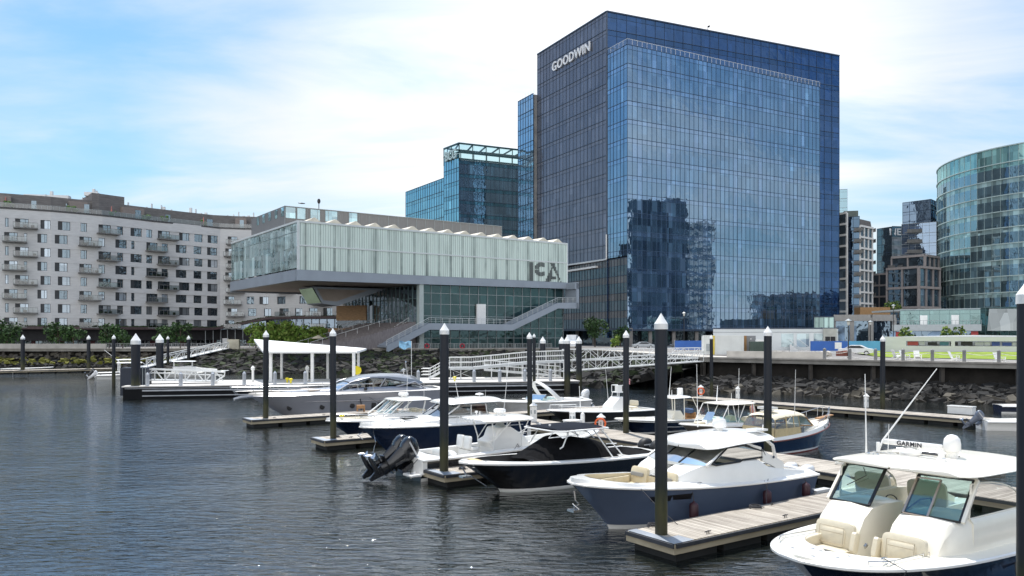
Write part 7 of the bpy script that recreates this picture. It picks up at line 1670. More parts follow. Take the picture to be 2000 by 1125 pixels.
# ---------------------------------------------------------------- D: white centre console, stern out
def boatD():
    L_ = 11.0; o = boat('motorboat', 'white centre console boat with twin black outboards tilted up, stern to the water', 'boat', uv(-.3, 15.0), INN)
    h = Hull(L_, 3.0, .95, 1.40, rake=1.8, t0=.40, p=2.3, q=1.75, flare=.82, curve=2.0, stern=.9); h.build(o, mat('hull_charcoal', (.02, .022, .026), .2, coat=.4), gel, gel, trim=gel, rail_r=.06)
    h.deck(o, gel, opening((.09, .93, 1.15, .35)), zf=.45, wall=gel, floor=mat('sole_grey', (.5, .5, .48), .6), camber=.03)
    b = MB(); pts = [(3.3, .45), (3.3, 1.05), (3.1, 1.35), (3.5, 1.5), (3.7, 1.95), (4.4, 1.98), (5.2, 1.5), (5.6, 1.0), (5.7, .45)]; b.prism_y(pts, -.55, .55); b.build('console', gel, o, bevel=.08)
    b = MB(); b.add([(3.72, -.42, 1.5), (3.72, .42, 1.5), (3.88, .4, 1.92), (3.88, -.4, 1.92)], ((0, 1, 2, 3),)); b.build('console_screen', tglass, o)
    b = MB(); b.add([(4.15, -.45, 1.95), (4.15, .45, 1.95), (4.0, .4, 2.25), (4.0, -.4, 2.25)], ((0, 1, 2, 3),)); b.build('windscreen', bglass, o)
    b = MB()
    for y in (-.32, .32): pads(b, 2.35, y, 1.1, .45, .55, .14); pads(b, 2.12, y, 1.38, .6, .52, .16, tilt=PI/2+.1)
    b.cut(); b.box(2.1, 2.6, -.5, .5, .45, 1.02); pads(b, 6.3, 0, .8, .8, 1.0, .6); pads(b, 1.05, 0, .85, .35, 1.9, .5); b.build_each('seat', gel, o, smooth=35)
    hardtop(o, 2.4, 5.5, 1.28, 2.36, .09, gel, camber=.10, n=4.2)
    b = MB()
    for sg in (-1, 1):
        b.tube([(4.9, .62*sg, .5), (4.9, .7*sg, 1.6), (4.6, .85*sg, 2.32)], .03, 8); b.tube([(3.35, .62*sg, .5), (3.3, .7*sg, 1.5), (3.1, .85*sg, 2.32)], .03, 8); b.tube([(3.3, .7*sg, 1.4), (4.2, .9*sg, 2.32)], .024, 6); b.tube([(4.9, .7*sg, 1.5), (5.2, .85*sg, 2.32)], .024, 6); b.tube([(2.7, 1.0*sg, 2.3), (5.1, 1.0*sg, 2.3)], .026, 6)
    for x in (2.9, 4.0, 5.1): b.tube([(x, -1.0, 2.3), (x, 1.0, 2.3)], .024, 6)
    b.build('top_frame', whitep, o, smooth=True)
    radar_dome(o, 4.1, 0, 2.62, .30, .2); antenna(o, (3.6, -1.0, 2.4), (3.9, -1.1, 5.4), .016)
    b = MB(); b.lathe(((.02, 0), (.02, .2), (.08, .22), (.06, .30)), (3.1, .5, 2.42), 10); b.lathe(((.02, 0), (.02, .3)), (3.1, .2, 2.42), 8); b.lathe(((.03, 0), (.04, .1)), (3.6, -.5, 2.42), 8); b.build('roof_fittings', gel, o)
    b = MB()
    for i in range(5): b.tube([(2.35, -.6+.3*i, 2.25), (2.2, -.6+.3*i, 2.5)], .025, 6)
    b.build('rod_holders', whitep, o)
    b = MB(); b.box(-.55, .0, -1.35, -.55, .25, .36); b.box(-.55, 0, .55, 1.35, .25, .36); b.box(-.02, .25, -1.35, 1.35, .3, .98); b.build('transom', gel, o, bevel=.04)
    b = MB(); b.tube([(-.1, -1.1, .98), (-.4, -1.1, .7), (-.45, -1.1, .4)], .02, 6); b.build('ladder', blackp, o)
    ob = mat('outboard_black', (.008, .009, .012), .2, coat=.5)
    for y in (.40, -.34): outboard(o, -.12, y, .72, ob, tilt=R(60), s=1.5)
    for ch in [c for c in bpy.data.objects if c.parent == o and c.name.split('.')[0] in ('console', 'console_screen', 'windscreen', 'seat', 'hardtop', 'top_frame', 'radar_dome', 'antenna', 'roof_fittings', 'rod_holders')]: ch.location.x += .8
    for sg in (-1, 1): b = MB(); b.tube([(-.1, .9*sg, .4), (-.35, .9*sg, .15)], .05, 6); b.build('trim_tab', gel, o)
    cleat(o, 1.2, -1.38, .98); cleat(o, 5.0, -1.4, 1.1)
    b = MB(); b.tube([(5.0, -1.45, 1.16), (5.1, -1.2, 1.25), (4.5, -1.6, .9), (3.2, -2.0, .6)], .014, 5); b.build('spring_line', rope_m, o)
boatD()
# ---------------------------------------------------------------- E: navy express cabin boat
def express(name, label, pos, head, L_, B, zs, zb, side, kind, boot=gel, bottom=blkb):
    o = boat(name, label, 'boat', pos, head); h = Hull(L_, B, zs, zb, rake=L_*.17, t0=.42, p=2.3, q=1.8, flare=.80); h.build(o, side, boot, bottom, trim=gel, rail_r=.045); return o, h
def boatE():
    o, h = express('motorboat', 'navy hulled cabin boat with long white hardtop, bow to the finger dock', uv(.45+9.9, 21.7), OUT, 9.9, 3.1, 1.50, 1.60, navy, 0)
    L_ = h.L; h.deck(o, gel, opening((.03, .24, 1.15, 0)), zf=.8, camber=.16)
    b = MB(); secs = []
    for x, zt, y0 in ((2.4, 1.9, 1.25), (5.4, 1.95, 1.22), (6.2, 1.88, 1.1), (7.6, 1.78, .8), (8.4, 1.66, .35)): secs.append([(x, -y0-.1, 1.5), (x, -y0, zt-.12), (x, -y0*.75, zt), (x, 0, zt+.05), (x, y0*.75, zt), (x, y0, zt-.12), (x, y0+.1, 1.5)])
    b.loft(secs, caps=True); b.build('cabin_trunk', gel, o, smooth=35)
    b = MB(); b.box(6.7, 7.5, -.3, .3, 1.86, 1.93); b.tube([(6.3, .8, 1.85), (7.9, .55, 1.78)], .02, 6); b.build('hatch', tglass, o)
    def wp(y, f): return Vector((5.95-1.15*f-.3*(abs(y)/1.1)**2, y*(1-.03*f), 1.92+.62*f))
    for ya, yb in ((-1.12, 0), (0, 1.12)):
        b = MB(); b.add([wp(ya, 0), wp(yb, 0), wp(yb, 1), wp(ya, 1)], ((0, 1, 2, 3),)); g_ = b.build('windscreen', MATS['windscreen_pale'], o); b = MB()
        for p, q in ((wp(ya, 0), wp(ya, 1)), (wp(yb, 0), wp(yb, 1)), (wp(ya, 0), wp(yb, 0))): b.beam(p, q, .05, .04)
        b.build('frame', mull_d, g_)
    for sg in (-1, 1):
        b = MB(); y = 1.16*sg; pane(b, [(5.5, y, 1.93), (4.6, y, 2.5), (2.9, y, 2.5), (2.7, y, 1.93)]); g_ = b.build('side_window', tglass, o); b = MB()
        for p, q in (((5.55, y, 1.93), (4.6, y, 2.52)), ((3.9, y, 1.93), (3.9, y, 2.52)), ((2.75, y, 1.5), (2.95, y, 2.52)), ((2.7, y, 1.93), (5.6, y, 1.93))): b.beam(p, q, .06, .06)
        b.build('frame', gel, g_)
    hardtop(o, 1.6, 5.35, 1.40, 2.62, .14, gel, camber=.16, n=4, slope=.0, droop=.05)
    b = MB(); b.box(3.4, 4.4, -.35, .35, 2.80, 2.84); b.build('roof_hatch', dark_in, o)
    b = MB(); b.lathe(((.03, 0), (.03, .1), (.25, .14), (.22, .2), (.04, .24)), (2.6, 0, 2.8), 12); b.build('tv_dome', gel, o)
    antenna(o, (3.4, -1.0, 2.75), (3.7, -1.05, 4.2), .014); antenna(o, (3.0, 1.2, 2.7), (3.0, 1.25, 3.3), .012)
    b = MB(); b.box(1.9, 2.6, -.9, -.3, 1.1, 2.3); b.build('seat_back', mat('seat_rust', (.30, .09, .05), .6), o); b = MB(); b.box(2.7, 5.2, -1.05, 1.05, 1.0, 1.05); b.box(2.7, 2.8, -1.1, 1.1, 1.0, 1.9); b.build('cabin_interior', dark_in, o)
    P = [(L_*t, h.hb(min(t, .99))-.12, h.sz(t)+.05) for t in (.5, .58, .66, .74, .82, .90, .96, .995)]; rail(o, P+[(x, -y, z) for x, y, z in P[::-1]], .42, .012)
    M_ = Matrix.Translation((1.5, h.hb(.15)+.03, .95)) @ Matrix.Rotation(PI, 4, 'Z') @ Matrix.Rotation(PI/2, 4, 'X')
    b = MB(); b.tube([(.6, h.hb(.06)+.005, 1.25), (1.9, h.hb(.19)+.005, 1.27)], .014, 5); b.tube([(.4, h.hb(.05)+.005, .72), (2.6, h.hb(.25)-.01, .70)], .010, 5); b.build('stripe', whitep, o)
    b = MB(); b.tube([(9.3, .2, 1.5), (9.6, 1.2, .9), (10.4, 2.6, .6)], .013, 5); b.tube([(9.75, 0, 1.3), (10.05, 0, 1.15), (9.8, .1, .95)], .03, 6); b.build('anchor', steel, o)
    b = MB(); b.box(-.6, 0, -1.3, 1.3, .3, .4); b.box(-.05, .2, -1.35, 1.35, .5, 1.3); b.build('transom_platform', gel, o, bevel=.03)
    cleat(o, 8.6, .85, 1.62); cleat(o, 6.0, 1.3, 1.58)
boatE()
def boatF():
    o, h = express('motorboat', 'white motorboat with radar dome on its hardtop, behind the navy cabin boat', uv(1.6+9.4, 29.6), OUT, 9.2, 2.9, .95, 1.15, navy, 0)
    L_ = h.L; h.deck(o, gel, opening((.03, .34, 1.1, 0), (.66, .9, .8, .4)), zf=.5, camber=.12, wall=cream)
    b = MB()
    for sg in (1, -1):
        secs = [[(x, .28*sg, .6), (x, .28*sg, zt), (x, y0*sg, zt), (x, (y0+.1)*sg, .95)] for x, zt, y0 in ((3.2, 1.35, 1.1), (5.2, 1.42, 1.1), (6.0, 1.25, .95), (6.15, .8, .9))]; b.loft(secs if sg > 0 else [q[::-1] for q in secs], caps=True)
    b.build('console', gel, o, smooth=35)
    def wp(y, f): return Vector((5.6-.9*f-.2*(abs(y)/1.1)**2, y, 1.40+.72*f))
    for k, (ya, yb) in enumerate(((-1.05, -.3), (.3, .62), (.68, 1.05))):
        b = MB(); e = [wp(ya, 0), wp(yb, 0), wp(yb, 1), wp(ya, 1)]; b.add(e, ((0, 1, 2, 3),)); g_ = b.build('windscreen', bglass, o); b = MB()
        for i in range(4): b.beam(e[i], e[(i+1) % 4], .05, .04)
        b.build('frame', whitep, g_)
    b = MB()
    for sg in (-1, 1): b.cut(); b.beam((4.9, 1.1*sg, 1.4), (4.0, 1.1*sg, 2.15), .08, .06); b.cut(); b.beam((6.0, 1.05*sg, 1.3), (4.7, 1.1*sg, 2.15), .08, .06); b.cut(); b.beam((3.2, 1.1*sg, 1.3), (3.0, 1.1*sg, 2.15), .08, .06)
    b.build_each('roof_pillar', whitep, o)
    hardtop(o, 2.4, 5.0, 1.28, 2.18, .10, gel, camber=.10, n=4); radar_dome(o, 4.0, 0, 2.42, .34, .22); antenna(o, (3.2, -1.1, 2.2), (3.1, -1.1, 4.2), .014); antenna(o, (3.1, 1.1, 2.2), (3.1, 1.1, 3.2), .012)
    b = MB(); pads(b, 3.0, .5, 1.2, .5, .6, .7); pads(b, 3.0, -.5, 1.2, .5, .6, .7); pads(b, 6.6, .5, .85, .7, .6, .3); pads(b, 6.6, -.5, .85, .7, .6, .3); b.build_each('seat', vinyl, o, smooth=35)
    P = [(L_*t, h.hb(min(t, .99))-.12, h.sz(t)+.03) for t in (.72, .78, .84, .90, .96)]; rail(o, P, .35, .012, name='bow_rail'); rail(o, [(x, -y, z) for x, y, z in P], .35, .012)
    b = MB(); b.box(8.3, 8.5, .3, .55, 1.35, 1.5); b.build('locker_lid', MATS['buoy_yellow'], o)
    b = MB(); b.tube([(9.0, .2, 1.1), (9.3, 1.2, .8), (9.5, 2.2, .55)], .012, 5); b.build('bow_line', rope_w, o)
    for y in (-.5, .5): outboard(o, -.1, y, .9, MATS['outboard_white'])
boatF()
# ---------------------------------------------------------------- G: silver yacht
def boatG():
    L_ = 17.0; o = boat('yacht', 'long silver motor yacht with swept hardtop and round portholes', 'yacht', uv(1.2+L_*.93, 43.2), OUT); o.scale = (.93, 1, 1)
    h = Hull(L_, 4.3, 1.80, 1.80, rake=3.1, t0=.45, p=2.1, q=1.6, flare=.84, curve=1.5); h.build(o, silver, mat('boot_dark', (.02, .022, .028), .3), blkb, trim=mat('strip_silver', (.5, .5, .52), .25, metal=.7), rail_r=.03)
    h.deck(o, mat('deck_pale', (.60, .57, .52), .6), opening((.03, .2, 1.7, 0)), zf=1.2, camber=.18)
    b = MB(); secs = []
    for x, zt, y0 in ((.8, 1.85, 1.9), (2.2, 2.05, 1.9), (4.2, 2.25, 1.8), (7.5, 2.28, 1.65), (9.0, 2.24, 1.5), (11.0, 2.16, 1.15), (13.0, 2.08, .8), (14.5, 1.98, .35)): secs.append([(x, -y0-.1, 1.6), (x, -y0, zt-.22), (x, -y0*.8, zt-.03), (x, 0, zt+.04), (x, y0*.8, zt-.03), (x, y0, zt-.22), (x, y0+.1, 1.6)])
    b.loft(secs, caps=True); b.build('coachroof', silver, o, smooth=35)
    b = MB(); secs = []
    for x, z0, z1, y0 in ((2.1, 2.35, 2.55, 1.35), (2.8, 2.35, 2.95, 1.5), (4.0, 2.55, 3.12, 1.5), (5.6, 2.85, 3.17, 1.45), (7.0, 2.92, 3.10, 1.35), (8.0, 2.80, 2.92, 1.2), (8.9, 2.58, 2.66, 1.1)): secs.append([(x, -y0-.06, z0), (x, -y0, (z0+z1)/2), (x, -y0*.7, z1), (x, 0, z1+.06), (x, y0*.7, z1), (x, y0, (z0+z1)/2), (x, y0+.06, z0), (x, 0, z0+.02)])
    b.loft(secs, closed=True, caps=True); b.build('hardtop', mat('hardtop_silver', (.26, .27, .29), .22, metal=.35, coat=.5), o, smooth=35)
    b = MB()
    for sg in (-1, 1): pane(b, [(3.2, 1.56*sg, 2.12), (9.9, 1.32*sg, 2.05), (8.8, 1.18*sg, 2.60), (7.0, 1.42*sg, 2.92), (5.4, 1.52*sg, 2.85), (3.4, 1.56*sg, 2.40)] if sg > 0 else [(3.2, 1.56*sg, 2.12), (3.4, 1.56*sg, 2.40), (5.4, 1.52*sg, 2.85), (7.0, 1.42*sg, 2.92), (8.8, 1.18*sg, 2.60), (9.9, 1.32*sg, 2.05)])
    b.build('side_windows', tglass, o)
    b = MB()
    secs = [[Vector((10.6-.5*(y/1.3)**2, y, 2.08)), Vector((8.9-.3*(y/1.2)**2, y*.87, 2.62))] for y in (-1.3, -.8, -.3, .3, .8, 1.3)]; b.loft(secs); b.build('windscreen', MATS['windscreen_pale'], o, smooth=30)
    b = MB()
    for sg in (-1, 1):
        b.tube([(9.9, 1.30*sg, 2.08), (8.8, 1.16*sg, 2.63), (7.2, 1.38*sg, 2.95)], .05, 6); b.tube([(6.3, 1.46*sg, 2.15), (5.8, 1.5*sg, 2.85)], .05, 6)
        b.tube([(4.8, 1.55*sg, 2.15), (3.0, 1.62*sg, 2.5), (2.0, 1.7*sg, 1.9)], .07, 6)
    b.build('window_pillars', silver, o, smooth=True)
    b = MB()
    for y in (-.7, .7):
        for x in (5.3, 6.3): pads(b, x, y, 2.35, .3, .5, .6)
    b.build_each('seats', vinyl, o, smooth=30)
    b = MB()
    def hy(x, z): return h.hbz(x, z)+.015
    for x in (14.0, 11.5, 9.0):
        yy = hy(x, .85); b.cut(); b.lathe(((.02, -.05), (.21, -.05), (.21, .02), (.17, .03), (.02, .03)), (x, yy, .85), 18, axis='y')
        b.cut(); b.lathe(((.02, .05), (.21, .05), (.21, -.02), (.02, -.03)), (x, -yy, .85), 18, axis='y')
    for x in (7.1, 6.5): b.cut(); b.box(x-.2, x+.2, hy(x, .85)-.06, hy(x, .85)+.015, .55, 1.15)
    b.cut(); b.box(4.4, 4.8, hy(4.6, .85)-.06, hy(4.6, .85)+.015, .68, 1.0); b.build_each('porthole', blackp, o)
    b = MB()
    for sg in (-1, 1): b.tube([(x, sg*(h.hbz(x, 1.2)+.02), 1.2+.02*(x-8)) for x in [.1+.6*i for i in range(27)]], .035, 6)
    b.build('chine_strip', MATS['strip_silver'], o, smooth=True)
    b = MB(); secs = []
    for x, y0, z in ((14.8, .55, 1.84), (16.4, .42, 1.80), (17.6, .28, 1.72), (18.2, .12, 1.58)): secs.append([(x, -y0, z), (x, -y0*.8, z+.10), (x, y0*.8, z+.10), (x, y0, z), (x, 0, z-.12)])
    b.loft(secs, closed=True, caps=True); b.build('bow_pulpit', mat('hardtop_silver', (.26, .27, .29)), o, smooth=35)
    P = [(L_*t if t <= 1 else L_*t, max(.28, h.hb(min(t, .985))-.15), h.sz(min(t, 1))+.08) for t in (.42, .50, .58, .66, .74, .82, .90, .97, 1.05)]
    Q = P+[(x, -y, z) for x, y, z in P[::-1]]
    b = MB(); n_ = len(Q)
    def up(p, k): x, y, z = p; return Vector((x+.5*k*(x/L_)**2, y, z+.62*k))
    b.tube([up(p, 1) for p in Q], .022, 6); b.tube([up(p, .5) for p in Q[3:-3]], .014, 5)
    for i, p in enumerate(Q): b.tube([up(p, 0), up(p, 1)], .017, 5)
    b.build('bow_rail', steel, o, smooth=True)
    b = MB(); b.tube([(8.35, 1.9, 1.5), (8.35, 2.12, 1.0), (8.35, 2.1, .3)], .05, 6); b.build('fender_strap', blackp, o)
    b = MB(); b.box(12.2, 13.0, -.3, .3, 2.02, 2.06); b.box(10.9, 12.0, -.5, .5, 2.10, 2.13); b.build('deck_hatch', tglass, o)
    b = MB(); b.box(10.7, 12.4, -.9, .9, 2.04, 2.14); b.build('sun_pad', mat('sunpad', (.6, .52, .45), .7), o, bevel=.03)
    b = MB(); b.lathe(((.04, 0), (.04, .3), (.2, .34), (.22, .46), (.04, .52)), (3.2, 0, 3.0), 12); b.tube([(2.9, 0, 3.0), (3.0, 0, 4.0)], .03, 6); b.tube([(3.3, -.4, 3.3), (3.3, .4, 3.3)], .03, 6); b.tube([(3.4, .3, 3.0), (3.4, .3, 3.6)], .03, 6); b.lathe(((.05, 0), (.09, .08), (.02, .15)), (3.0, 0, 4.0), 8); b.build('roof_mast', steel, o)
    b = MB(); b.box(-1.3, 0, -1.9, 1.9, .35, .5); b.build('swim_platform', mat('deck_pale', (.6, .57, .52)), o)
    b = MB(); b.lathe(((.02, -.2), (.12, -.16), (.13, 0), (.02, .1)), (7.8, 1.7, 2.1), 10, axis='x'); b.build('mirror_pod', blackp, o, smooth=True)
    b = MB(); b.tube([(7.6, 2.0, 1.45), (6.4, 3.2, .6)], .014, 5); b.build('spring_line', rope_m, o)
boatG()
# ---------------------------------------------------------------- H: white arch boat beyond the far finger
def boatH():
    o, h = express('motorboat', 'white sport boat with a curved radar arch on the far side finger dock', uv(17.3, 35.2), OUT+0, 9.0, 2.9, .95, 1.2, mat('hull_white_grey', (.72, .72, .72), .25, coat=.4), 0, boot=mat('stripe_black', (.02, .02, .02), .3))
    o.location = (*uv(26.6, 35.2)[:2], 0); L_ = h.L
    h.deck(o, gel, opening((.04, .45, 1.1, 0), (.68, .9, .7, .4)), zf=.5, camber=.12, wall=mat('lining_grey', (.3, .3, .28), .6))  # cockpit lining in plain mid grey
    b = MB(); pts = []
    for k in range(13): a_ = PI*k/12; pts.append((3.2+1.6*(1-math.sin(a_)*1.0)*.0, 1.25*math.cos(a_), 1.0+1.6*math.sin(a_)))
    for dx in (0,): 
        secs = [[Vector((x-1.7*((z-1.0)/1.6)**1.0*-1-.28, y, z)), Vector((x+1.7*((z-1.0)/1.6)+.12, y, z-.02)), Vector((x+1.7*((z-1.0)/1.6)+.12, y*.93, z-.08)), Vector((x+1.7*((z-1.0)/1.6)-.28, y*.93, z-.08))] for x, y, z in pts]; b.loft(secs, closed=True)
    b.build('radar_arch', gel, o, smooth=35)
    b = MB(); secs = [[Vector((5.6-.5*(y/1.1)**2, y, 1.15)), Vector((5.1-.5*(y/1.1)**2, y*.95, 1.55))] for y in (-1.15, -.6, 0, .6, 1.15)]; b.loft(secs); b.add([(5.1, 1.15, 1.15), (4.65, 1.1, 1.5), (3.6, 1.15, 1.2)], ((0, 1, 2),)); b.add([(5.1, -1.15, 1.15), (4.65, -1.1, 1.5), (3.6, -1.15, 1.2)], ((0, 1, 2),)); g_ = b.build('windscreen', bglass, o, smooth=30)
    b = MB(); b.tube([Vector((5.1-.5*(y/1.1)**2, y*.95, 1.56)) for y in (-1.15, -.6, 0, .6, 1.15)], .02, 5); b.build('frame', steel, g_)
    b = MB(); b.box(4.4, 5.4, .3, 1.05, .5, 1.2); b.box(4.4, 5.4, -1.05, -.3, .5, 1.2); pads(b, 2.8, .5, 1.0, .6, .7, .5); pads(b, 2.8, -.5, 1.0, .6, .7, .5); pads(b, 1.0, 0, .95, .7, 2.0, .3); b.build_each('seating', gel, o, smooth=35)
    outboard(o, -.1, 0, 1.0, MATS['outboard_white'], tilt=R(18), s=1.2)
boatH()
def centre(name, label, u, v_, L_, side, head=OUT, tower=False, seats=False, bottom=blkb, deckm=gel, ttop=None):
    pos = uv(u+L_, v_) if head == OUT else uv(u, v_)
    o, h = express(name, label, pos, head, L_, L_*.31, .75, 1.1, side, 0, bottom=bottom); h.deck(o, deckm, opening((.06, .88, L_*.31/2-.3, .35)), zf=.35, camber=.03, wall=gel)
    return o, h
# I: white boat with half tower
o, h = centre('motorboat', 'white boat with a lookout half tower and small flag behind the dark shade top', 17.2, 27.6, 9.4, mat('hull_dark_grey', (.03, .03, .03), .3))
b = MB(); b.prism_y([(2.2, .35), (2.2, 1.3), (2.5, 1.75), (3.1, 1.75), (3.9, 1.1), (4.0, .35)], -.55, .55); b.build('console', gel, o, bevel=.06)
b = MB()
for sx in (2.35, 3.3):
    for sg in (-1, 1): b.tube([(sx, .6*sg, .4), ((sx+2.8)/2, .35*sg, 2.1)], .03, 6)
b.box(2.5, 3.1, -.4, .4, 2.05, 2.12); b.tube([(2.5, -.4, 2.6), (3.1, -.4, 2.6), (3.1, .4, 2.6), (2.5, .4, 2.6)], .025, 6)
for x, y in ((3.1, -.4), (3.1, .4), (2.5, .4), (2.5, -.4)): b.tube([(x, y, 2.1), (x, y, 2.6)], .022, 5)
b.build('tower', whitep, o, smooth=30)
b = MB(); b.box(2.6, 3.0, -.15, .2, 2.12, 2.55); b.build('tower_box', gel, o); b = MB(); b.tube([(2.4, .4, 2.2), (2.15, .4, 3.2)], .014, 5); fp_ = b.build('flag_staff', steel, o); b = MB(); b.loft([[(2.2-.0*i, .4+.12*i*.5, 3.15-.03*i), (2.22, .4+.12*i*.5, 2.75-.03*i)] for i in range(5)]); b.build('flag_cloth', mat('flag_red_stripes', (.6, .25, .25), .8, var=.5, scale=9, detail=0), fp_)
b = MB(); pads(b, 1.4, 0, .9, .5, .9, .15); pads(b, 1.2, 0, 1.2, .4, .9, .1, tilt=PI/2); b.tube([(1.4, 0, .35), (1.4, 0, .85)], .05, 6); b.build_each('seat', vinyl, o, smooth=30)
L_ = h.L; P = [(L_*t, h.hb(min(t, .99))-.12, h.sz(t)+.03) for t in (.62, .70, .78, .86, .94)]; rail(o, P, .3, .02, m=whitep); rail(o, [(x, -y, z) for x, y, z in P], .3, .02, m=whitep)
antenna(o, (4.2, .5, 1.1), (4.6, .55, 4.3), .018); antenna(o, (5.8, -.8, 1.0), (5.9, -.8, 2.6), .03)
# white machine and post on the main dock
o2 = thing('dock_winch', 'white boxed machine with a rounded post on the main dock behind the shade top', 'machine', uv(14.8, 22.0, DZ), R(35))
b = MB(); b.box(-.5, .5, -.35, .35, 0, .42); b.build('box', gel, o2, bevel=.06); b = MB(); b.box(-.5, .5, -.37, .37, .42, .5); b.build('lid', whitep, o2, bevel=.03); b = MB(); b.lathe(((.14, 0), (.14, .75), (.10, .88), (.02, .92)), (.75, -.1, 0), 12); b.build('post', whitep, o2, smooth=40)
# J: navy boat with T-top
o, h = centre('motorboat', 'navy boat with cream deck and a small white T-top, behind the tallest pile', 17.2, 20.6, 8.6, navy, deckm=cream)
b = MB(); b.prism_y([(3.0, .35), (3.0, 1.0), (3.3, 1.35), (3.8, 1.35), (4.2, .9), (4.3, .35)], -.45, .45); b.build('console', cream, o, bevel=.05)
hardtop(o, 2.6, 4.6, 1.0, 2.22, .09, gel, camber=.08, n=4, name='t_top')
b = MB()
for x in (3.1, 4.0):
    for sg in (-1, 1): b.tube([(x-.1, .5*sg, .4), (x, .55*sg, 2.2)], .035, 6)
b.tube([(2.7, .9, 2.2), (2.0, 1.05, .9)], .03, 6); b.build('top_frame', cream, o)
b = MB(); b.lathe(((.2, 0), (.2, .45), (.15, .5)), (2.9, 0, 2.3), 10); b.build('life_raft', gel, o); antenna(o, (3.3, -.6, 2.3), (3.1, -.6, 4.2), .02); antenna(o, (4.2, .5, 2.3), (4.2, .5, 2.75), .025)
b = MB(); b.box(1.9, 2.3, -.5, .5, .7, .78); b.box(1.88, 1.94, -.5, .5, .75, 1.15)
for y in (-.4, -.2, 0, .2, .4): b.box(1.86, 1.96, y-.03, y+.03, .35, 1.15)
b.build('bench', teak, o); b = MB(); pads(b, 2.1, 0, 1.25, .4, .7, .3); b.build('duffel', mat('duffel_blue', (.05, .09, .18), .8), o, smooth=40)
b = MB(); pads(b, 5.3, 0, .75, .9, .9, .5); b.build('cooler', gel, o, smooth=35)
b = MB(); b.tube([(8.6*t, h.hb(min(t, .99))+.03, h.sz(t)-.12) for t in (.05, .3, .5, .7, .85, .95, .99)], .02, 6); b.tube([(8.6*t, h.hb(min(t, .99))-.02, h.sz(t)-.42) for t in (.05, .3, .5, .7)], .014, 6); b.build('stripe', whitep, o)
# K: cream bowrider
o, h = centre('motorboat', 'white bowrider with a flat white top, a person standing at its stern', 18.3, 16.2, 7.7, mat('hull_grey_brown', (.14, .13, .12), .3), deckm=cream)
L_ = h.L
b = MB()
for sg in (1, -1):
    secs = [[(x, .25*sg, .4), (x, .25*sg, zt), (x, 1.0*sg, zt), (x, 1.1*sg, .8)] for x, zt in ((3.4, 1.05), (4.6, 1.12), (5.0, .9))]; b.loft(secs if sg > 0 else [q[::-1] for q in secs], caps=True)
b.build('console', gel, o, smooth=35)
b = MB()
for sg in (1, -1):
    b.add([(4.8, .25*sg, 1.1), (4.7, 1.0*sg, 1.08), (4.3, .98*sg, 1.55), (4.4, .25*sg, 1.6)], ((0, 1, 2, 3),)); b.add([(4.7, 1.02*sg, 1.08), (3.2, 1.05*sg, 1.0), (4.3, 1.0*sg, 1.55)], ((0, 1, 2),))
b.build('windscreen', bglass, o)
hardtop(o, 2.0, 4.9, 1.15, 2.12, .07, cream, camber=.10, n=4)
b = MB()
for sg in (-1, 1): b.tube([(5.5, 1.0*sg, .95), (4.7, 1.0*sg, 2.1)], .028, 6); b.tube([(3.9, 1.05*sg, 1.0), (3.2, 1.0*sg, 2.1)], .028, 6); b.tube([(4.0, 1.05*sg, 1.0), (4.3, 1.0*sg, 2.1)], .024, 6); b.tube([(2.2, 1.05*sg, .9), (2.4, 1.0*sg, 2.1)], .028, 6)
b.build('top_frame', whitep, o)
b = MB(); pads(b, 5.5, .55, .9, .6, .5, .3); pads(b, 5.5, -.55, .9, .6, .5, .3); pads(b, 2.6, .6, .95, .5, .5, .6); pads(b, 2.6, -.6, .95, .5, .5, .6); pads(b, .9, 0, .95, .6, 1.9, .28); b.build_each('seating', vinyl, o, smooth=35)
antenna(o, (3.7, .9, 1.1), (3.75, 1.0, 4.3), .02); antenna(o, (3.9, -.6, 2.2), (3.0, -1.3, 3.1), .025); antenna(o, (3.0, -.2, 2.2), (3.0, -.2, 2.7), .015)
outboard(o, -.05, 0, .75, MATS['outboard_white'], s=.9)
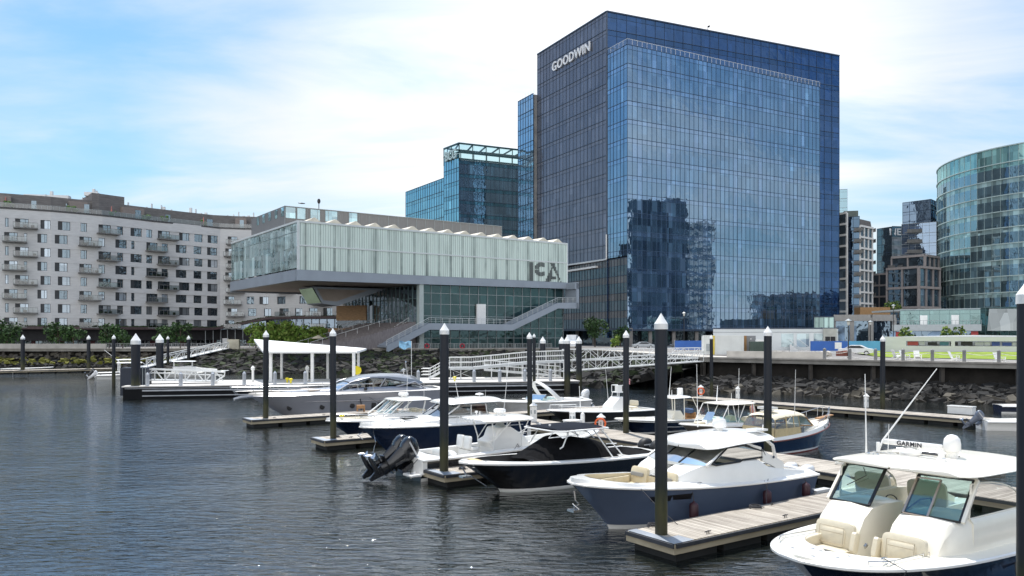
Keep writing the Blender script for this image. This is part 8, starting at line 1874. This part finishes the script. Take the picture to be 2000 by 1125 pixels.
# L: downeast picnic boat, bow to the right
def boatL():
    L_ = 7.7; o = boat('picnic_boat', 'navy picnic boat with tan canvas enclosure and red waterline, bow pointing right', 'boat', uv(18.0, 10.7), INN); o.scale = (.82, .92, .97)
    h = Hull(L_, 2.75, .85, 1.42, rake=1.0, t0=.42, p=2.2, q=1.55, flare=.74, curve=1.9); h.build(o, navy, gel, redb, trim=mat('rail_teak_red', (.20, .07, .05), .4, var=.1), rail_r=.04)
    b = MB(); ts = [i/24 for i in range(25)]
    for sg in (1, -1):
        secs = [[(L_*t, sg*(h.hb(min(t, .999))-.0), h.sz(t)-.02), (L_*t, sg*(max(0, h.hb(min(t, .999))-.06)), h.sz(t)+.16+.08*t), (L_*t, sg*max(0, h.hb(min(t, .999))-.12), h.sz(t)+.16+.08*t)] for t in ts]; b.loft(secs if sg > 0 else [q[::-1] for q in secs])
    b.build('bulwark', gel, o, smooth=40)
    h.deck(o, cream, opening((.04, .5, 1.0, 0)), zf=.3, camber=.10, lift=.08)
    b = MB(); secs = [[(x, -y0, 1.0), (x, -y0, zt-.06), (x, 0, zt), (x, y0, zt-.06), (x, y0, 1.0)] for x, zt, y0 in ((3.6, 1.45, 1.0), (4.6, 1.42, .95), (5.6, 1.40, .75), (6.3, 1.36, .4))]; b.loft(secs, caps=True); b.build('trunk_cabin', gel, o, smooth=30)
    b = MB(); secs = []
    for x, zt, y0 in ((.55, 2.12, .95), (.9, 2.22, 1.02), (2.2, 2.30, 1.05), (3.2, 2.28, 1.02), (3.9, 2.15, .92), (4.25, 1.98, .75)): secs.append([(x, -y0, zt-.22), (x, -y0*.9, zt-.10), (x, -y0*.5, zt-.01), (x, 0, zt+.02), (x, y0*.5, zt-.01), (x, y0*.9, zt-.10), (x, y0, zt-.22)])
    b.loft(secs); b.build('canvas_top', canvas_c, o, smooth=40)
    for sg in (-1, 1):
        y0, y1 = 1.03*sg, 1.20*sg
        b = MB(); b.quad((.2, y1, .95), (3.1, y1, .95), (2.9, y1*.95, 1.45), (.35, y1*.95, 1.45)); b.build('lower_curtain', canvas_t, o)
        b = MB(); b.quad((.35, y1*.95, 1.45), (2.9, y1*.95, 1.45), (2.85, y0, 2.06), (.6, y0*.93, 1.92)); b.add([(2.9, y1*.95, 1.0), (4.6, .98*sg, 1.4), (4.15, .8*sg, 1.85), (2.85, y0, 2.06)], ((0, 1, 2, 3),)); b.build('clear_curtain', vinylw, o)
        b = MB()
        for p, q in (((.35, y1, .95), (.6, y0*.93, 1.92)), ((1.5, y1, .95), (1.6, y0, 2.08)), ((2.3, y1, .95), (2.35, y0, 2.08)), ((3.0, y1, .95), (2.9, y0, 2.06)), ((4.65, .98*sg, 1.4), (4.15, .8*sg, 1.86)), ((.6, y0*.93, 1.92), (2.9, y0, 2.06)), ((2.9, y0, 2.06), (4.2, .8*sg, 1.86))): b.beam(p, q, .07, .03)
        b.build('curtain_straps', canvas_t, o)
        b = MB(); b.beam((4.6, .95*sg, 1.42), (3.8, .85*sg, 2.05), .05, .05); b.beam((3.1, 1.0*sg, 1.5), (4.6, .95*sg, 1.42), .06, .06); b.build('windscreen_frame', teak, o)
    b = MB(); b.quad((.2, -1.15, .9), (.2, 1.15, .9), (.35, 1.1, 1.5), (.35, -1.1, 1.5)); b.quad((.35, -1.1, 1.5), (.35, 1.1, 1.5), (.6, .95, 1.95), (.6, -.95, 1.95), 1); b.build('aft_curtain', [canvas_t, vinylw], o)
    b = MB(); b.add([(4.7, -.9, 1.42), (4.7, .9, 1.42), (4.2, .75, 1.92), (4.2, -.75, 1.92)], ((0, 1, 2, 3),)); b.build('windscreen', bglass, o)
    b = MB(); b.box(1.5, 2.1, -.8, -.3, .4, 1.4); b.box(2.9, 3.5, -.9, .9, .4, 1.35); pads(b, 1.8, .5, 1.0, .6, .5, .9); b.build('helm_interior', mat('interior_tan', (.4, .33, .24), .6), o)
    P = [(L_*t, h.hb(min(t, .97))-.08, h.sz(t)+.2) for t in (.62, .74, .86, .95, 1.0)]
    b = MB(); hs = (.3, .42, .5, .62, .66); top = [Vector(p)+Vector((.05, 0, h_)) for p, h_ in zip(P, hs)]; top = top+[Vector((7.95, 0, 2.18))]; both = top+[Vector((p.x, -p.y, p.z)) for p in top[::-1][1:]]; b.tube(both, .018, 6)
    for sg in (1, -1):
        for p, q in zip(P, top): b.tube([(p[0], p[1]*sg, p[2]), (q.x, q.y*sg, q.z)], .014, 5)
    b.tube([(7.6, .2, 1.6), (7.75, .2, 2.0), (7.75, -.2, 2.0), (7.6, -.2, 1.6)], .014, 5); b.build('bow_rail', steel, o, smooth=True)
    b = MB(); b.beam((6.7, 0, 1.62), (8.35, 0, 1.76), .32, .06); b.build('anchor_platform', teak, o)
    b = MB(); b.box(1.0, 1.5, -.35, .35, 2.32, 2.36); b.box(.95, 1.6, -.5, .5, 2.42, 2.55); b.tube([(1.2, 0, 2.25), (1.2, 0, 2.45)], .08, 8); b.build('radar', gel, o); antenna(o, (2.6, -.98, 2.1), (2.6, -1.05, 4.6), .018)
    b = MB()
    for x in (5.7, 6.5): b.lathe(((.02, -.03), (.06, -.03), (.06, .03), (.02, .03)), (x, -h.hb(x/L_)+.03, h.sz(x/L_)+.08), 10, axis='y')
    b.build('hawse_holes', blackp, o); b = MB(); b.box(-.25, 0, -1.1, 1.1, .15, .22); b.build('swim_step', teak, o)
boatL()
# ---------------------------------------------------------------- small boats at the right edge
def skiff(pos, head, L_, side, lab, ob=None, name='open_boat'):
    o, h = express(name, lab, pos, head, L_, L_*.36, .62, .85, side, 0, boot=gel, bottom=gel); h.deck(o, gel, opening((.06, .85, L_*.36/2-.25, .3)), zf=.25, camber=.02); 
    if ob: outboard(o, -.05, 0, .55, ob, tilt=R(52), s=.95)
    return o
p = gp(1925, 842, 0); skiff(Vector((p.x+.3, p.y+1.0, 0)), -8, 6.0, gel, 'small white open boat with a tilted grey outboard at the right edge', mat('outboard_blue_grey', (.10, .12, .16), .3, coat=.3))
p = gp(1948, 806, 0); skiff(Vector((p.x, p.y, 0)), -12, 6.0, navy, 'small dark hulled open boat behind the white one at the right edge')
# far left boats
p = gp(205, 741, 0); o = skiff(Vector((p.x-1.2, p.y, 0)), 28, 9, gel, 'white boat with one white tilted outboard, farthest left group', MATS['outboard_white'], 'motorboat')
hardtop(o, 2.5, 6.0, 1.2, 2.3, .1, gel, camber=.1, n=4); b = MB()
for x in (3.0, 5.4):
    for sg in (-1, 1): b.cut(); b.tube([(x, 1.0*sg, .8), (x, .95*sg, 2.3)], .04, 6)
b.build_each('top_post', whitep, o); b = MB(); b.box(3.6, 4.8, -.6, .6, .3, 1.5); b.build('console', gel, o, bevel=.05); b = MB(); b.tube([(3.0, .8, 2.4), (1.0, 1.4, 4.2)], .03, 5); b.build('outrigger', whitep, o)
p = gp(178, 737, 0); o = skiff(Vector((p.x-.6, p.y+2, 0)), 30, 8.5, navy, 'dark hulled boat with one dark tilted outboard behind the far left white boat', mat('outboard_black', (.008, .009, .012)), 'motorboat')
hardtop(o, 3, 6.0, 1.1, 2.5, .1, gel, camber=.1, n=4); b = MB()
for x in (3.3, 5.4):
    for sg in (-1, 1): b.cut(); b.tube([(x, .9*sg, .8), (x, .85*sg, 2.5)], .04, 6)
b.build_each('top_post', whitep, o)
p = gp(300, 738, 0); o = skiff(Vector((p.x, p.y+3, 0)), 20, 9.5, gel, 'white cabin cruiser partly hidden by the two thick piles', None, 'motorboat')
b = MB(); secs = [[(x, -y0, .8), (x, -y0*.9, zt), (x, 0, zt+.1), (x, y0*.9, zt), (x, y0, .8)] for x, zt, y0 in ((1.5, 1.5, 1.2), (4.0, 1.6, 1.2), (5.4, 1.25, 1.1), (7.8, 1.0, .5))]; b.loft(secs, caps=True); b.build('cabin', gel, o, smooth=35)
hardtop(o, 1.2, 4.8, 1.3, 2.3, .1, gel, camber=.1, n=4)
b = MB()
for x in (1.6, 4.2):
    for sg in (-1, 1): b.cut(); b.tube([(x, 1.1*sg, 1.4), (x, 1.05*sg, 2.3)], .04, 6)
b.build_each('top_post', whitep, o)
p = gp(20, 731, 0); o = skiff(Vector((p.x-6, p.y+8, 0)), 5, 8, gel, 'low white boat behind the far left dock at the frame edge', None, 'motorboat')
# ---------------------------------------------------------------- people
skin = mat('skin', (.50, .28, .19), .6, var=.06, scale=5); hair_m = mat('hair_dark', (.03, .02, .015), .8, var=.3, scale=10); hair_b = mat('hair_fair', (.35, .22, .10), .8, var=.3, scale=10)
def person(pos, rz, label, top_m, leg_m, joints=None, hair=None, held=None, h=1.72, bare_legs=True, sit=False, group=None):
    """one skinned body; clothing and hair are children"""
    s_ = h/1.72; o = None
    if joints is None: joints = {}
    J = dict(pelvis=(0, 0, .93), waist=(0, 0, 1.08), chest=(0, .0, 1.30), neck=(0, 0, 1.47), head=(0, .02, 1.56), crown=(0, .01, 1.68),
             shL=(.17, 0, 1.40), elL=(.24, .02, 1.14), wrL=(.25, .12, .92), haL=(.25, .15, .84), shR=(-.17, 0, 1.40), elR=(-.24, .02, 1.14), wrR=(-.25, .12, .92), haR=(-.25, .15, .84),
             hipL=(.09, 0, .90), knL=(.10, .02, .49), anL=(.11, -.02, .09), toL=(.12, .13, .04), hipR=(-.09, 0, .90), knR=(-.10, .02, .49), anR=(-.11, -.02, .09), toR=(-.12, .13, .04))
    if sit: J.update(pelvis=(0, 0, .50), waist=(0, .0, .66), chest=(0, .04, .88), neck=(0, .08, 1.05), head=(0, .11, 1.14), crown=(0, .10, 1.26), shL=(.17, .04, .98), elL=(.22, .12, .74), wrL=(.16, .32, .62), haL=(.12, .38, .60), shR=(-.17, .04, .98), elR=(-.22, .12, .74), wrR=(-.16, .32, .62), haR=(-.12, .38, .60), hipL=(.09, .02, .48), knL=(.12, .44, .50), anL=(.12, .46, .09), toL=(.12, .60, .05), hipR=(-.09, .02, .48), knR=(-.12, .44, .50), anR=(-.12, .46, .09), toR=(-.12, .60, .05))
    J.update(joints)
    rad = dict(pelvis=.135, waist=.12, chest=.145, neck=.05, head=.085, crown=.07, shL=.06, elL=.04, wrL=.028, haL=.03, shR=.06, elR=.04, wrR=.028, haR=.03, hipL=.09, knL=.06, anL=.04, toL=.035, hipR=.09, knR=.06, anR=.04, toR=.035)
    E = [('pelvis', 'waist'), ('waist', 'chest'), ('chest', 'neck'), ('neck', 'head'), ('head', 'crown'), ('chest', 'shL'), ('shL', 'elL'), ('elL', 'wrL'), ('wrL', 'haL'), ('chest', 'shR'), ('shR', 'elR'), ('elR', 'wrR'), ('wrR', 'haR'), ('pelvis', 'hipL'), ('hipL', 'knL'), ('knL', 'anL'), ('anL', 'toL'), ('pelvis', 'hipR'), ('hipR', 'knR'), ('knR', 'anR'), ('anR', 'toR')]
    def skin_obj(name, keys, edges, m, grow=0., parent=None):
        idx = {k: i for i, k in enumerate(keys)}; me = bpy.data.meshes.new(name); me.from_pydata([tuple(c*s_ for c in J[k]) for k in keys], [(idx[a_], idx[c_]) for a_, c_ in edges], []); me.materials.append(m)
        q = bpy.data.objects.new(name, me); COL.objects.link(q); sk = q.modifiers.new('skin', 'SKIN'); sk.use_smooth_shade = True
        for k, i in idx.items(): r_ = (rad[k]+grow)*s_; me.skin_vertices[0].data[i].radius = (r_*(1.25 if k in ('chest', 'waist', 'pelvis') else 1), r_*(.85 if k in ('chest', 'waist') else 1))
        me.skin_vertices[0].data[0].use_root = True; ss = q.modifiers.new('sub', 'SUBSURF'); ss.levels = ss.render_levels = 2
        if parent: q.parent = parent
        return q
    keys = list(J); keys.remove('pelvis'); keys = ['pelvis']+keys
    o = skin_obj('person', keys, E, skin); o.location = pos; o.rotation_euler = (0, 0, R(rz)); tag(o, label, 'person', group)
    if top_m: skin_obj('shirt', ['waist', 'pelvis', 'chest', 'shL', 'shR', 'elL', 'elR'], [('waist', 'pelvis'), ('waist', 'chest'), ('chest', 'shL'), ('chest', 'shR'), ('shL', 'elL'), ('shR', 'elR')], top_m, .018, o)
    ks = ['pelvis', 'hipL', 'knL', 'hipR', 'knR']+([] if bare_legs else ['anL', 'anR']); ed = [('pelvis', 'hipL'), ('hipL', 'knL'), ('pelvis', 'hipR'), ('hipR', 'knR')]+([] if bare_legs else [('knL', 'anL'), ('knR', 'anR')])
    skin_obj('shorts' if bare_legs else 'trousers', ks, ed, leg_m, .02, o)
    c, hd = Vector(J['crown'])*s_, Vector(J['head'])*s_
    b = MB(); b.ball(c.lerp(hd, .25)+Vector((0, -.025, .02))*s_, .098*s_, .112*s_, .10*s_, n=14); b.build('hair', hair or hair_m, o, smooth=True)
    b = MB(); f0_ = hd+Vector((0, .085, .03))*s_
    for sg in (-1, 1): b.ball(f0_+Vector((.032*sg, .004, .015))*s_, .010*s_, n=6)
    b.build('eyes', blackp, o)
    for nm, sg in (('L', 1), ('R', -1)):    # five fingers on each hand
        ha, wr = Vector(J['ha'+nm])*s_, Vector(J['wr'+nm])*s_; d = (ha-wr).normalized(); side = d.cross(Vector((0, 0, 1)) if abs(d.z) < .9 else Vector((0, 1, 0))).normalized(); nn = side.cross(d); b = MB()
        for k, ln in enumerate((.070, .078, .074, .058)): p = ha+side*(.024-.016*k)*s_+d*.02*s_; b.tube([p, p+d*ln*.6*s_, p+(d*ln*.95+nn*.018)*s_], [.009*s_, .008*s_, .006*s_], 5)
        p = ha+side*.03*s_-d*.02*s_; b.tube([p, p+(side*.03+d*.02)*s_, p+(side*.035+d*.05)*s_], [.011*s_, .009*s_, .007*s_], 5); b.build('fingers', skin, o, smooth=True)
    return o
K = uv(24.5, 16.0, .40)
person(K, 215, 'bare-chested person in light blue shorts standing at the bowrider stern with a striped flag', None, mat('shorts_blue', (.30, .42, .52), .8), joints=dict(elL=(.26, .08, 1.18), wrL=(.16, .26, 1.10), haL=(.12, .32, 1.10)))
o = thing('flag', 'small red and white striped flag hanging beside the standing person', 'flag', uv(24.25, 15.85, .45), R(35))
b = MB(); b.tube([(0, 0, 0), (0, 0, 1.75)], .014, 6); b.build('staff', alu, o); b = MB(); b.loft([[(.04*i, .03*math.sin(i*1.3), 1.7-.10*i), (.05*i, .05*math.sin(i*1.3+.5), .75-.04*i)] for i in range(9)])
st_ = bpy.data.materials.new('flag_stripes'); st_.use_nodes = True; t = st_.node_tree; pb = t.nodes['Principled BSDF']; tc_ = N(t, 'ShaderNodeTexCoord'); sp_ = N(t, 'ShaderNodeSeparateXYZ'); t.links.new(tc_.outputs['Object'], sp_.inputs[0]); gt = math_(t, 'GREATER_THAN', math_(t, 'FRACT', math_(t, 'MULTIPLY', sp_.outputs[0], 13.0)), .5); mx_ = N(t, 'ShaderNodeMix', data_type='RGBA'); t.links.new(gt, mx_.inputs[0]); mx_.inputs[6].default_value = (.5, .04, .05, 1); mx_.inputs[7].default_value = (.7, .68, .66, 1); t.links.new(mx_.outputs[2], pb.inputs['Base Color'])
b.build('cloth', st_, o)
person(uv(7.0, 30.9, .75)+Vector((0, 0, 0)), 200, 'person sitting low by the rail of the white boat with the radar dome', mat('shirt_pale', (.5, .5, .5), .8), mat('shorts_dark', (.05, .05, .06), .8), sit=True)
for i, (px, yo, lab, m_, g_) in enumerate(((683, -3.5, 'person in a white shirt sitting at the foot of the museum steps, left one', (.6, .6, .62), 1), (696, -3.4, 'person in a pale top sitting at the foot of the museum steps, middle one', (.45, .5, .55), 1), (707, -3.6, 'person in a white top sitting at the foot of the museum steps, right one', (.6, .6, .58), 1))):
    p = dp(px, 690, 160.8); person(Vector((p.x, p.y, ZD+.3)), 190, lab, mat('shirt_%s' % ('white', 'pale_blue', 'cream')[i], m_, .8), mat('trousers_navy', (.03, .04, .06), .8), sit=True, bare_legs=False)
for i, (px, lab) in enumerate(((834, 'red lifebuoy on the quay railing left of the near pile'), (903, 'red lifebuoy on the quay railing right of the near pile'))):
    p = dp(px, 0, 160.2); b = MB(); n_ = 14; b.tube([(p.x+.42*math.cos(2*PI*k/n_), p.y-.1, ZD+.65+.42*math.sin(2*PI*k/n_)) for k in range(n_+1)], .13, 6); tag(b.build('life_ring', mat('ring_red', (.35, .02, .04), .5), smooth=True), lab, 'lifebuoy')
# wooden box and tackle on the yacht finger dock
o = thing('crate', 'small orange brown wooden crate on the yacht finger dock', 'crate', uv(8.4, 39.3, DZ), R(20)); b = MB(); b.box(-.3, .3, -.2, .2, .25, .5); b.build('box', teak, o); b = MB()
for x in (-.25, .25): b.box(x-.04, x+.04, -.18, .18, 0, .25)
b.build('legs', teak, o)
